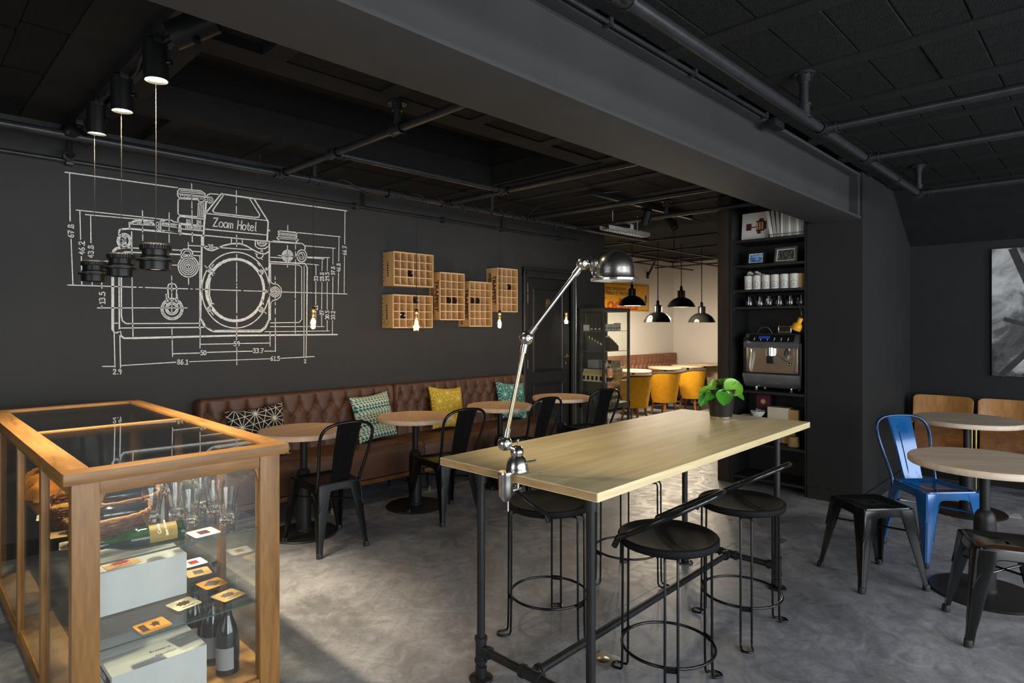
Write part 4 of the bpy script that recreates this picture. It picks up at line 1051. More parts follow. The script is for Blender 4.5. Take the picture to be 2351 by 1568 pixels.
# ------------------------------------------------------------------ cushions
def cushion(label, c, w, h, th, mat, rx, ry, rz):
    """rx leans it back, ry tilts it in its own plane, rz turns it"""
    n = 22; top = []; m = MB(); vs = []; fs = []
    for sgn in (1, -1):
        for i in range(n + 1):
            for j in range(n + 1):
                u = -1 + 2 * i / n; v = -1 + 2 * j / n
                pin = 1 - 0.10 * (1 - abs(u) ** 2) * abs(v) ** 3 ; pin2 = 1 - 0.10 * (1 - abs(v) ** 2) * abs(u) ** 3
                x = u * w / 2 * pin2; z = v * h / 2 * pin
                y = sgn * th / 2 * ((1 - u ** 4) * (1 - v ** 4)) ** 0.55 + 0.004 * sin(u * 7 + v * 3) * (1 - u * u) * (1 - v * v)
                vs.append((x, y, z))
    N = (n + 1) ** 2
    for i in range(n):
        for j in range(n):
            a = i * (n + 1) + j; fs.append((a, a + 1, a + n + 2, a + n + 1)); fs.append((N + a, N + a + n + 1, N + a + n + 2, N + a + 1))
    m.add(vs, fs)
    o = m.build('cushion', mat, None, angle=80); o.location = c; o.rotation_mode = 'ZYX'; o.rotation_euler = (rx, ry, rz)
    return tag(o, label, 'cushion')
cushion('black cushion with white star lines at the end of the bench', (2.03, 4.735, 0.650), .46, .42, .11, 'fabric_black_star', radians(-16), radians(-4), 0)
cushion('teal and cream banded cushion between the first two round tables', (3.055, 4.725, 0.672), .42, .42, .12, 'fabric_band', radians(-17), radians(-5), radians(3))
cushion('yellow star-patterned cushion on the bench', (3.905, 4.735, 0.672), .41, .42, .12, 'fabric_yellow_star', radians(-17), radians(5), 0)
cushion('teal star-patterned cushion at the door end of the bench', (4.815, 4.735, 0.664), .41, .41, .11, 'fabric_teal_star', radians(-17), radians(7), radians(-3))

# ------------------------------------------------------------------ round pedestal tables
def round_table(name, label, loc, r, mat, h=0.74, group=None, base_r=0.235, rz=0.0):
    t = thing(name, label, 'table', loc, rz, group)
    e = 0.006; th = 0.036
    MB().lathe([(0.0001, h - th), (r - e, h - th), (r - 0.001, h - th + e), (r, h - th / 2), (r - 0.001, h - e), (r - e, h), (0.0001, h)], (0, 0, 0), 72).build('tabletop', mat, t, angle=50)
    MB().cyl((0, 0, h - th - 0.006), (0, 0, h - th), 0.10, 24).build('mount_plate', 'metal_matte', t)
    MB().cyl((0, 0, 0.40), (0, 0, h - th - 0.006), 0.0245, 24).build('stem', 'metal_matte', t)
    MB().lathe([(.056, .012), (.056, .03), (.052, .035), (.052, .40), (.050, .425), (.042, .448), (.030, .462), (.0245, .466)], (0, 0, 0), 32).build('sleeve', 'metal_matte', t)
    MB().lathe([(.0001, 0), (base_r, 0), (base_r + .002, .006), (base_r - .004, .012), (.06, .018), (.0001, .018)], (0, 0, 0), 56).build('base_plate', 'metal_matte', t)
    return t
RT = 'round oak tables in front of the tufted bench'
tA = round_table('round_table', 'round oak table nearest the display case', (2.10, 4.15, 0), .308, 'table_oak', group=RT, rz=.3)
dup(tA, (3.06, 4.12, 0), 1.0, 'round oak table between the banded and the yellow cushion', RT)
dup(tA, (4.035, 4.12, 0), 0.5, 'round oak table behind the jointed desk lamp', RT)
dup(tA, (4.98, 4.16, 0), 1.3, 'round oak table in front of the black door', RT)
round_table('round_table', 'large pale round table in the foreground beside the blue chair', (4.262, .522, 0), .362, 'table_oak_pale', base_r=.26, rz=2.2)
round_table('round_table', 'pale round table in front of the plywood theatre seats', (6.05, .855, 0), .375, 'table_oak_pale', base_r=.26, rz=2.0)

# ------------------------------------------------------------------ pressed-metal chairs and stools
def rounded_quad(hw_f, hw_r, yf, yr, rad, n=6):
    """corner-rounded trapezoid, counter-clockwise, seen from above"""
    cs = [(hw_f, yf), (-hw_f, yf), (-hw_r, yr), (hw_r, yr)]; out = []
    for i in range(4):
        p = Vector(cs[i]); a = (Vector(cs[i - 1]) - p).normalized(); b = (Vector(cs[(i + 1) % 4]) - p).normalized()
        c = p + (a + b).normalized() * rad * 1.414
        s = p + a * rad; e = p + b * rad
        for k in range(n + 1):
            tt = k / n; q = s * (1 - tt) ** 2 + p * 2 * tt * (1 - tt) + e * tt ** 2
            out.append((q.x, q.y))
    return out
def sheet_seat(parent, pts, z, mat, slot=None, dish=0.006):
    m = MB(); n = len(pts); cx = sum(p[0] for p in pts) / n; cy = sum(p[1] for p in pts) / n
    def loop(f, zz): return [(cx + (x - cx) * f, cy + (y - cy) * f, zz) for x, y in pts]
    L = [loop(1.0, z - .032), loop(1.0, z - .008), loop(.985, z), loop(.90, z), loop(.86, z - dish)]
    if slot:
        sx, sy = slot; last = []
        for x, y in pts:
            a = atan2(y - cy, x - cx); u, v = cos(a), sin(a); k = 1 / max(1e-6, (abs(u / sx) ** 3 + abs(v / sy) ** 3) ** (1 / 3)); last.append((cx + u * k, cy + v * k))
        L.append([(x, y, z - dish) for x, y in last]); L.append([(x, y, z - dish - .016) for x, y in last])
    else: L.append(loop(.3, z - dish))
    vs = [p for l in L for p in l]; fs = []
    for i in range(len(L) - 1):
        for k in range(n): fs.append((i * n + k, i * n + (k + 1) % n, (i + 1) * n + (k + 1) % n, (i + 1) * n + k))
    if not slot: fs.append(tuple((len(L) - 1) * n + k for k in range(n)))
    m.add(vs, fs)
    return m.build('seat', mat, parent, angle=50)
def sheet_leg(parent, top, foot, mat, zt, sx, sy):
    """tapered folded-sheet leg from the seat corner to a rubber-shod foot"""
    m = MB(); secs = []
    for (z, w) in ((zt, .088), (zt - .05, .084), (.24, .058), (.11, .040), (.085, .034), (.012, .030)):
        f = 1 - z / zt; cx = top[0] + (foot[0] - top[0]) * f; cy = top[1] + (foot[1] - top[1]) * f
        # folded corner faces outwards: pentagon section with a raised fold in its middle
        o = w / 2; c = o * .42
        ring = [(o, o - c), (o - c * .3, o - c * .3), (o - c, o), (-o, o), (-o * .9, o * .55), (o * .15, o * .42), (o * .42, o * .15), (o * .55, -o * .9), (o, -o)]
        secs.append([(cx + u * sx, cy + v * sy, z) for u, v in ring])
    n = len(secs[0]); vs = [p for s_ in secs for p in s_]; fs = []
    for i in range(len(secs) - 1):
        for k in range(n): fs.append((i * n + k, i * n + (k + 1) % n, (i + 1) * n + (k + 1) % n, (i + 1) * n + k))
    fs.append(tuple(range(n))); fs.append(tuple((len(secs) - 1) * n + k for k in range(n)))
    m.add(vs, fs); lg = m.build('leg', mat, parent, angle=28)
    MB().lathe([(.019, 0), (.020, .004), (.018, .030), (.016, .034)], (foot[0], foot[1], 0), 12, cap=True).build('rubber_foot', 'rubber', lg)
    return lg
def apron(parent, a, b, fa, fb, z, mat):
    """arched skirt between two legs: a,b seat corners, fa,fb feet (2d)"""
    m = MB(); n = 18; A, B, FA, FB = (Vector(p) for p in (a, b, fa, fb)); vs = []; fs = []
    for i in range(n + 1):
        t = i / n; u = abs(2 * t - 1); drop = .045 + .135 * max(0, (u - .25) / .75) ** 2.6
        top = A.lerp(B, t); fo = FA.lerp(FB, t); f = drop / z
        bot = top.lerp(fo, f)
        nrm = Vector((-(B - A).y, (B - A).x)).normalized() * .0015
        for s_ in (1, -1):
            vs.append((top.x + nrm.x * s_, top.y + nrm.y * s_, z - .006)); vs.append((bot.x + nrm.x * s_, bot.y + nrm.y * s_, z - drop))
    for i in range(n):
        a0 = i * 4; b0 = a0 + 4
        fs += [(a0, b0, b0 + 1, a0 + 1), (a0 + 2, a0 + 3, b0 + 3, b0 + 2), (a0 + 1, b0 + 1, b0 + 3, a0 + 3)]
    m.add(vs, fs); o = m.build('apron', mat, parent, angle=40)
    # rolled lower lip
    pts = []
    for i in range(n + 1):
        t = i / n; u = abs(2 * t - 1); drop = .045 + .135 * max(0, (u - .25) / .75) ** 2.6
        q = A.lerp(B, t).lerp(FA.lerp(FB, t), drop / z); pts.append((q.x, q.y, z - drop))
    MB().tube(pts, .003, 6).build('rolled_edge', mat, o)
def metal_base(t, hwf, hwr, yf, yr, feet, z, mat):
    cs = [(hwf, yf), (-hwf, yf), (-hwr, yr), (hwr, yr)]; ins = .040
    sg = [(1, 1), (-1, 1), (-1, -1), (1, -1)]
    for (x, y), f, (sx, sy) in zip(cs, feet, sg):
        sheet_leg(t, (x - sx * ins, y - sy * ins), f, mat, z - .010, sx, sy)
    for i in range(4):
        j = (i + 1) % 4; apron(t, cs[i], cs[j], (feet[i][0] + sg[i][0] * .014, feet[i][1] + sg[i][1] * .014), (feet[j][0] + sg[j][0] * .014, feet[j][1] + sg[j][1] * .014), z, mat)
    # cross brace under the seat
    zb = z * .70
    def at(i): f = 1 - zb / (z - .01); c = (cs[i][0] - sg[i][0] * ins, cs[i][1] - sg[i][1] * ins); return (c[0] + (feet[i][0] - c[0]) * f, c[1] + (feet[i][1] - c[1]) * f, zb)
    for i, j in ((0, 2), (1, 3)): MB().tube([at(i), at(j)], .006, 8).build('brace', mat, t)
def metal_chair(name, label, loc, rz, mat, tube_mat, slat_mat, group=None):
    t = thing(name, label, 'chair', loc, rz, group); z = .45
    hwf, hwr, yf, yr = .178, .150, .185, -.175
    feet = [(.202, .215), (-.202, .215), (-.168, -.222), (.168, -.222)]
    sheet_seat(t, rounded_quad(hwf, hwr, yf, yr, .045), z, mat)
    metal_base(t, hwf, hwr, yf, yr, feet, z, mat)
    hoop = smooth_path([(-.152, -.150, .40), (-.152, -.165, .47), (-.168, -.215, .60), (-.186, -.258, .735), (-.172, -.283, .81), (-.11, -.296, .848), (0, -.300, .858), (.11, -.296, .848), (.172, -.283, .81), (.186, -.258, .735), (.168, -.215, .60), (.152, -.165, .47), (.152, -.150, .40)], 7)
    MB().tube(hoop, .0105, 12).build('back_hoop', tube_mat, t)
    # pressed slat from seat to hoop, slightly bowed, with a raised panel
    m = MB(); n = 14; vs = []; fs = []
    cols = (-1, -.92, -.45, -.40, 0, .40, .45, .92, 1); C = len(cols)
    for lay in (0, 1):
        for i in range(n + 1):
            q = i / n; zz = .452 + .400 * q; hw = .066 + .020 * q
            yb = -.158 - .142 * q ** .85 + .012 * sin(pi * q)
            for c in cols:
                e = .006 if (abs(c) < .43 and .10 < q < .84) else 0; flange_ = .008 if abs(c) > .95 else 0
                vs.append((c * hw, yb + e - flange_ * 1.0 - lay * .0016, zz))
    for lay in (0, 1):
        for i in range(n):
            for k in range(C - 1):
                a0 = lay * (n + 1) * C + i * C + k; f_ = (a0, a0 + 1, a0 + C + 1, a0 + C); fs.append(f_ if lay == 0 else f_[::-1])
    m.add(vs, fs); m.build('back_slat', slat_mat, t, angle=30)
    return t
BC = 'black pressed-metal chairs at the oak tables'
ch = metal_chair('metal_chair', 'black metal chair at the oak table nearest the display case', (2.113, 3.835, 0), radians(-2), 'metal_black', 'metal_gloss', 'metal_black', BC)
dup(ch, (3.075, 3.755, 0), radians(-6), 'black metal chair at the second oak table, behind the corner of the bar table', BC)
dup(ch, (4.03, 3.80, 0), radians(-2), 'black metal chair half hidden by the bar table below the teal cushion', BC)
dup(ch, (5.03, 3.86, 0), radians(-14), 'black metal chair in front of the glass cabinet', BC)
metal_chair('metal_chair', 'glossy blue metal chair beside the foreground round table', (4.755, .86, 0), radians(138), 'metal_blue', 'blue_tube', 'metal_blue')
def metal_stool(label, loc, rz):
    t = thing('metal_stool', label, 'stool', loc, rz, 'low black metal stools'); z = .45
    h = .150; feet = [(.192, .192), (-.192, .192), (-.192, -.192), (.192, -.192)]
    sheet_seat(t, rounded_quad(h, h, h, -h, .04), z, 'metal_gloss', slot=(.042, .017))
    metal_base(t, h, h, h, -h, feet, z, 'metal_gloss')
    return t
ms = metal_stool('low black metal stool standing before the blue chair', (4.060, 1.032, 0), radians(-40))
dup(ms, (3.755, .384, 0), radians(22), 'low black metal stool cut off by the picture edge under the foreground table', 'low black metal stools')
# ------------------------------------------------------------------ bar table on a pipe frame
BH = 0.93
bt_ = thing('bar_table', 'long bar table with pale oak top on a black pipe frame', 'table', (2.670, 1.637, 0), radians(1.0))
HLx, HLy = 1.036, 0.401
MB().bbox(-HLx, HLx, -HLy, HLy, BH - 0.032, BH, 0.003).build('tabletop', ['bar_top'], bt_)
for sx in (-1, 1): MB().box(min(sx * HLx, sx * (HLx + .0006)), max(sx * HLx, sx * (HLx + .0006)), -HLy + .004, HLy - .004, BH - .028, BH - .004).build('end_grain', 'bar_edge', bt_, smooth=False)
LX0, LX1, LY = -0.912, 0.852, 0.283
for x in (LX0, LX1):
    for y in (-LY, LY):
        MB().cyl((x, y, 0.16), (x, y, BH - 0.045), 0.0172, 18).build('leg', 'metal_matte', bt_)
        m = MB(); m.lathe([(.0001, 0), (.050, 0), (.051, .004), (.049, .008), (.024, .010), (.024, .055), (.0172, .058)], (x, y, 0), 24)
        for k in range(4): m.cyl((x + .037 * cos(k * pi / 2 + .6), y + .037 * sin(k * pi / 2 + .6), .007), (x + .037 * cos(k * pi / 2 + .6), y + .037 * sin(k * pi / 2 + .6), .013), .006, 6)
        m.build('foot_flange', 'metal_matte', bt_)
        m = MB(); m.cyl((x, y, .075), (x, y, .175), .0235, 18); m.cyl((x, y, .165), (x, y, .178), .027, 18); m.cyl((x, y, .072), (x, y, .085), .027, 18); sy = 1 if y < 0 else -1
        m.cyl((x, y, .125), (x, y + sy * .05, .125), .0225, 16); m.cyl((x, y + sy * .04, .125), (x, y + sy * .053, .125), .026, 16); m.build('tee_fitting', 'metal_matte', bt_)
        MB().lathe([(.0172, -.075), (.0235, -.074), (.0235, -.012), (.05, -.008), (.05, 0), (.0001, 0)], (x, y, BH - .033), 24).build('top_flange', 'metal_matte', bt_)
        MB().cyl((x, y, .05), (x, y, .08), .0172, 16).build('leg_nipple', 'metal_matte', bt_)
    MB().cyl((x, -LY + .04, .125), (x, LY - .04, .125), .0172, 16).build('cross_pipe', 'metal_matte', bt_)
    m = MB(); m.cyl((x, -.05, .125), (x, .05, .125), .0235, 16); s = 1 if x < 0 else -1
    for yy in (-.045, .045): m.cyl((x, yy - .007, .125), (x, yy + .007, .125), .027, 16)
    m.cyl((x, 0, .125), (x + s * .05, 0, .125), .0225, 16); m.cyl((x + s * .04, 0, .125), (x + s * .054, 0, .125), .027, 16); m.build('tee_fitting', 'metal_matte', bt_)
MB().cyl((LX0 + .04, 0, .125), (LX1 - .04, 0, .125), .0172, 16).build('long_pipe', 'metal_matte', bt_)

# ------------------------------------------------------------------ wire-leg bar stools
def bar_stool(label, loc, rz):
    t = thing('bar_stool', label, 'stool', loc, rz, 'black bar stools around the bar table')
    zs = 0.628; R = .203
    MB().lathe([(.0001, zs - .034), (R - .012, zs - .034), (R - .003, zs - .030), (R, zs - .022), (R, zs - .006), (R - .004, zs - .001), (R - .010, zs), (R - .018, zs - .003), (R - .035, zs - .008), (.09, zs - .014), (.0001, zs - .016)], (0, 0, 0), 56).build('seat', 'seat_black', t, angle=50)
    for a in (90, 210, 330):
        c, s_ = cos(radians(a)), sin(radians(a)); w = .024; Rl = R - .006
        def q(r, u, z): return Vector((r * c - u * s_, r * s_ + u * c, z))
        pts = [q(Rl - .035, -w, zs - .042), q(Rl - .008, -w, zs - .041), q(Rl, -w, zs - .055), q(Rl + .002, -w, .10), q(Rl + .004, -w, .022), q(Rl + .010, -w, .009), q(Rl + .030, -w, .0065)]
        pts += [q(Rl + .042 + .020 * sin(radians(b)), -w * cos(radians(b)), .0065) for b in range(0, 181, 22)]
        pts += [q(Rl + .030, w, .0065), q(Rl + .010, w, .009), q(Rl + .004, w, .022), q(Rl + .002, w, .10), q(Rl, w, zs - .055), q(Rl - .008, w, zs - .041), q(Rl - .035, w, zs - .042)]
        lg = MB().tube(pts, .0052, 8, closed=True).build('leg', 'metal_black', t)
        mt = frame_m(q(Rl - .004, 0, .172), (-s_, c, 0), (0, 0, 1)).to_3x3()
        MB().cbox(q(Rl - .004, 0, .172), (.050, .022, .004), mt).build('ring_clip', 'metal_black', lg, smooth=False)
    MB().tube([((R - .017) * cos(2 * pi * k / 56), (R - .017) * sin(2 * pi * k / 56), .176) for k in range(56)], .0062, 8, closed=True).build('foot_ring', 'metal_black', t)
    Rb = .216; pts = [(.172, .150, .588), (.172, .141, .606)]
    for k in range(0, 41):
        th = radians(38 - (256) * k / 40); pts.append((Rb * cos(th), Rb * sin(th), .703 - .577 * Rb * sin(th)))
    pts += [(-.172, .141, .606), (-.172, .150, .588)]
    MB().tube(pts, .0125, 12).build('back_rail', 'metal_gloss', t)
    return t
BS = 'black bar stools around the bar table'
s0 = bar_stool('black wire-leg bar stool in the foreground before the bar table', (2.252, 1.315, 0), radians(4))
dup(s0, (2.952, 1.318, 0), 0, 'black wire-leg bar stool under the window-side far half of the bar table', BS)
dup(s0, (2.280, 1.985, 0), pi, 'black wire-leg bar stool behind the desk lamp clamp', BS)
dup(s0, (3.06, 2.055, 0), pi + .15, 'black wire-leg bar stool mostly hidden behind the bar table', BS)

# ------------------------------------------------------------------ jointed steel lamp clamped to the bar table
LD = 2.289
bx = Vector((1.660, 1.603, BH))
lamp = thing('desk_lamp', 'jointed industrial steel desk lamp clamped to the end of the bar table', 'lamp', bx)
def LP(px, py, d=LD): return atd(px, py, d) - bx
MB().lathe([(.0001, .002), (.043, .002), (.0445, .006), (.0445, .014), (.042, .018), (.0405, .030), (.036, .046), (.028, .060), (.0235, .066), (.0235, .070), (.025, .074), (.025, .080), (.022, .090), (.014, .099), (.006, .102), (.0001, .103)], (0, 0, 0), 40).build('base_bell', 'steel', lamp)
MB().lathe([(.0035, .10), (.0035, .118), (.005, .119), (.005, .124), (.0001, .126)], (0.004, 0.0, 0), 12).build('cap_screw', 'steel_bright', lamp)
low = Vector((1.6025, 1.606, 0)) - Vector((bx.x, bx.y, 0))
MB().lathe([(.0001, -.100), (.010, -.096), (.018, -.086), (.0265, -.070), (.0275, -.030), (.0285, .000), (.030, .006), (.0275, .014), (.0001, .014)], (low.x, low.y, 0), 32).build('clamp_body', 'steel', lamp)
MB().bbox(low.x - .006, .02, -.020, .020, .004, .013, .003).build('clamp_bridge', 'steel', lamp)
MB().bbox(low.x - .006, .012, -.016, .016, -.062, -.054, .003).build('clamp_jaw', 'steel', lamp)
MB().cyl((.004, 0, -.054), (.004, 0, -.034), .006, 12).cyl((low.x + .012, low.y, -.135), (low.x + .012, low.y, -.098), .0035, 10).build('clamp_screw', 'steel_bright', lamp)
MB().cyl((.024, -.021, .038), (.052, -.046, .044), .004, 10).cyl((.046, -.052, .044), (.058, -.040, .044), .0035, 8).build('wing_nut', 'steel', lamp)
j1, j2, j3 = LP(1159, 1018), LP(1208, 776), LP(1338, 605)
MB().cyl((0, 0, .085), j1 + Vector((.006, -.006, -.012)), .010, 14).build('base_arm', 'steel_bright', lamp)
def joint(p, r):
    vd = (Vector((0, 0, HC)) - (bx + p)); vd.normalize()
    vd = (vd + RV * 0.45).normalized()
    j = MB().sphere(p, r, 28, 18).build('joint', 'steel', lamp)
    MB().lathe([(r * .50, r * .80), (r * .52, r * 1.0), (r * .42, r * 1.04), (r * .30, r * .94), (r * .27, r * .94)], p, 24, vd).build('joint_ring', 'steel_bright', j)
    MB().lathe([(r * .24, r * .86), (r * .24, r * 1.0), (r * .18, r * 1.05), (.0001, r * 1.05)], p, 14, vd).build('joint_screw', 'steel_bright', j)
joint(j1, .0275); joint(j2, .0265); joint(j3, .0245)
def arm(a, b, ra, rb, mat):
    d = (b - a).normalized(); A = a + d * ra; B = b - d * rb
    MB().tube([A, B], .0082, 16).build('arm', mat, lamp)
    MB().cyl(a + d * (ra - .006), a + d * (ra + .030), .0125, 16).build('arm_socket', 'steel', lamp)
    MB().cyl(b - d * (rb + .030), b - d * (rb - .006), .0125, 16).build('arm_socket', 'steel', lamp)
arm(j1, j2, .0275, .0265, 'steel_gold_reflection'); arm(j2, j3, .0265, .0245, 'steel_bright')
sc = LP(1410, 640); hcen = LP(1372, 607)
MB().cyl(j3, hcen, .012, 16).build('neck', 'steel', lamp)
d0 = (hcen - j3).normalized(); hd = Vector((d0.x, d0.y, 0)).normalized()
MB().lathe([(.012, -.030), (.030, -.026), (.033, -.018), (.033, -.010), (.026, -.006), (.024, .004), (.026, .006), (.024, .016), (.022, .03)], hcen - Vector((0, 0, -.004)), 28, hd).build('lamp_socket', 'steel', lamp)
MB().lathe([(.0875, -.004), (.088, 0), (.0845, .002), (.076, .005), (.0745, .010), (.0735, .020), (.0725, .036)] + [(.0725 * cos(radians(a)), .036 + .074 * sin(radians(a))) for a in range(10, 90, 10)] + [(.0001, .110)], sc, 56).build('lamp_shade', 'steel', lamp)
MB().lathe([(.086, -.003), (.0735, .004), (.072, .020), (.0705, .036)] + [(.0705 * cos(radians(a)), .036 + .071 * sin(radians(a))) for a in range(10, 90, 10)] + [(.0001, .107)], sc, 48).build('shade_lining', 'pend_inner', lamp)
MB().tube([sc + Vector((.083 * cos(k * pi / 28), .083 * sin(k * pi / 28), -.006)) for k in range(56)], .0022, 6, closed=True).build('shade_ring', 'steel_bright', lamp)
hb = hcen + Vector((0, 0, -.006))
MB().tube(smooth_path([hb - hd * .018 + Vector((0, 0, -.012)), hb - hd * .020 + Vector((0, 0, -.028)), hb - hd * .012 + Vector((0, 0, -.044)), sc - hd * .080 + Vector((0, 0, -.004))], 6), .003, 8).build('shade_handle', 'steel_bright', lamp)

# ------------------------------------------------------------------ potted plant on the bar table
pl = thing('potted_plant', 'round-leaved green plant in a shiny black pot on the bar table', 'plant', (3.458, 1.668, BH))
MB().lathe([(.0001, .004), (.056, .004), (.060, .001), (.063, .006), (.0635, .022)], (0, 0, 0), 40).build('pot_base', 'steel_bright', pl)
MB().lathe([(.0636, .020), (.0645, .026), (.082, .172), (.0835, .176), (.0815, .178), (.079, .172), (.076, .14)], (0, 0, 0), 44).build('pot', 'pot_black', pl)
MB().lathe([(.0001, .152), (.050, .150), (.0765, .145)], (0, 0, 0), 24).build('soil', 'soil', pl)
def leaf(c, n, up, L, Wd, mat, stem_from):
    """cupped rounded leaf: centre c, facing n, tip along up"""
    n = Vector(n).normalized(); up = Vector(up); up = (up - n * up.dot(n)).normalized(); sd = up.cross(n)
    m = MB(); N = 8; vs = []; fs = []
    rows = 9
    for i in range(rows + 1):
        t = i / rows; wv = sin(pi * (t ** 0.85)) ** 0.62 * (1 - .12 * t)
        for k in range(N + 1):
            u = -1 + 2 * k / N
            y = (t - .5) * L; x = u * Wd / 2 * wv
            z = .16 * Wd * (u * u) * wv + .10 * L * (t - .5) ** 2 * (1 if t < .5 else -1.2) - .012 * L * exp(-(u / .12) ** 2)
            vs.append(Vector(c) + sd * x + up * y + n * z)
    for i in range(rows):
        for k in range(N): a = i * (N + 1) + k; fs.append((a, a + 1, a + N + 2, a + N + 1))
    m.add(vs, fs); o = m.build('leaf', mat, pl, angle=80)
    base = Vector(c) - up * L / 2; s = Vector(stem_from)
    MB().tube(smooth_path([s, s.lerp(base, .5) + Vector((0, 0, .012)), base], 5), .0028, 6).build('stem', 'stem', o)
pc = Vector((3.458, 1.668, BH)); dpl = pc.dot(FV)
def PP(px, py, dd=0): return atd(px, py, dpl + dd) - pc
def cv(a, b, c): return -FV * a + RV * b + Vector((0, 0, c))      # towards the room, sideways, up
LF = [((1683, 890), -.02, cv(.75, .15, .55), cv(-.1, .75, .7), .140, .125, 'leaf_light'), ((1663, 913), -.10, cv(.8, -.2, .55), cv(.35, -.2, -.85), .105, .100, 'leaf'), ((1668, 878), .04, cv(.35, -.1, .95), cv(-.5, -.1, .7), .120, .110, 'leaf_light'),
      ((1624, 897), -.02, cv(.45, -.15, .85), cv(.2, -.95, .25), .105, .074, 'leaf_light'), ((1617, 917), -.03, cv(.75, -.45, .45), cv(.2, -.55, -.75), .098, .072, 'leaf'), ((1637, 886), .00, cv(.5, -.75, .35), cv(0, -.15, .95), .095, .062, 'leaf_light'),
      ((1648, 893), .02, cv(.6, .1, .75), cv(-.4, 0, .8), .090, .080, 'leaf'), ((1656, 881), .06, cv(.3, .2, .9), cv(-.6, .1, .6), .095, .085, 'leaf'), ((1692, 906), -.02, cv(.55, .45, .7), cv(.3, .9, -.2), .110, .095, 'leaf'), ((1678, 908), .07, cv(-.2, .3, .9), cv(-.8, .5, 0), .095, .08, 'leaf'),
      ((1640, 903), .06, cv(-.2, -.4, .9), cv(-.7, -.6, 0), .090, .075, 'leaf'), ((1632, 908), -.05, cv(.7, -.2, .6), cv(.6, -.6, -.2), .085, .066, 'leaf'), ((1690, 880), .05, cv(.2, .5, .85), cv(-.5, .6, .5), .095, .085, 'leaf_light')]
for k, ((px, py), dd, n, up, L, Wd, mt) in enumerate(LF): leaf(PP(px, py, dd), n, up, L, Wd, mt, (.02 * cos(k * 2.4), .02 * sin(k * 2.4), .152))
# ------------------------------------------------------------------ oak and glass display case
CX0, CX1, CY0, CY1, CH = 0.432, 1.142, 2.462, 4.545, 0.985
case = thing('display_case', 'long oak and glass display case filled with beer glasses, bottles and boxes', 'display case')
P = 0.082       # post width
def post(x0, x1, y0, y1, name='post'):
    return MB().bbox(x0, x1, y0, y1, 0.0, CH - 0.03, 0.006).build(name, 'oak_case', case)
post(CX0, CX0 + P, CY0, CY0 + .05); post(CX1 - P, CX1, CY0, CY0 + .05); post(CX0, CX0 + .05, CY1 - P, CY1); post(CX1 - .05, CX1, CY1 - P, CY1)
for y in (3.05, 3.66): post(CX0, CX0 + .03, y - .022, y + .022, 'mullion'); post(CX1 - .03, CX1, y - .022, y + .022, 'mullion')
# rails above and below the panes
for z0, z1 in ((.907, CH - .03), (.0, .055)):
    MB().bbox(CX0 + P, CX1 - P, CY0 + .004, CY0 + .036, z0, z1, .004).build('rail', 'oak_case_x', case)
    MB().bbox(CX0 + .05, CX1 - .05, CY1 - .036, CY1 - .004, z0, z1, .004).build('rail', 'oak_case_x', case)
    for x0, x1 in ((CX0 + .002, CX0 + .028), (CX1 - .028, CX1 - .002)): MB().bbox(x0, x1, CY0 + .05, CY1 - P, z0, z1, .004).build('rail', 'oak_case_y', case)
# shaped upper corners of the front opening
for sx, xa in ((1, CX0 + P), (-1, CX1 - P)):
    m = MB(); pts = [(xa, CY0 + .012, .895)]
    for a in range(0, 91, 15): pts.append((xa + sx * (.022 - .022 * sin(radians(a))), CY0 + .012, .895 - .05 + .05 * (1 - cos(radians(a))) - .0))
    m.prism([(xa, CY0 + .012, .909), (xa + sx * .020, CY0 + .012, .909), (xa + sx * .012, CY0 + .012, .892), (xa + sx * .003, CY0 + .012, .862), (xa, CY0 + .012, .85)], (0, .02, 0)).build('corner_bracket', 'oak_case', case)
# moulded top frame with a cross bar
TZ0, TZ1 = CH - .030, CH + .012; ov = .028; fw_ = .088
def topbar(x0, x1, y0, y1, mat): MB().bbox(x0, x1, y0, y1, TZ0, TZ1, .010).build('top_frame', mat, case)
topbar(CX0 - ov, CX1 + ov, CY0 - ov, CY0 - ov + .076, 'oak_case_x'); topbar(CX0 - ov, CX1 + ov, CY1 + ov - .07, CY1 + ov, 'oak_case_x')
topbar(CX0 - ov, CX0 - ov + fw_, CY0 - ov + .076, CY1 + ov - .07, 'oak_case_y'); topbar(CX1 + ov - .076, CX1 + ov, CY0 - ov + .076, CY1 + ov - .07, 'oak_case_y')
MB().bbox(CX0 + .06, CX1 - .048, 3.50, 3.545, TZ0, TZ1 - .004, .004).build('top_cross_bar', 'oak_case_x', case)
# groove line on the top frame
MB().box(CX0 - ov + fw_ - .0, CX1 + ov - .076, CY0 - ov + .076, 3.50, TZ1 - .014, TZ1 - .008).build('top_glass', 'pane_top', case, smooth=False)
MB().box(CX0 - ov + fw_ - .0, CX1 + ov - .076, 3.545, CY1 + ov - .07, TZ1 - .014, TZ1 - .008).build('top_glass', 'pane_top', case, smooth=False)
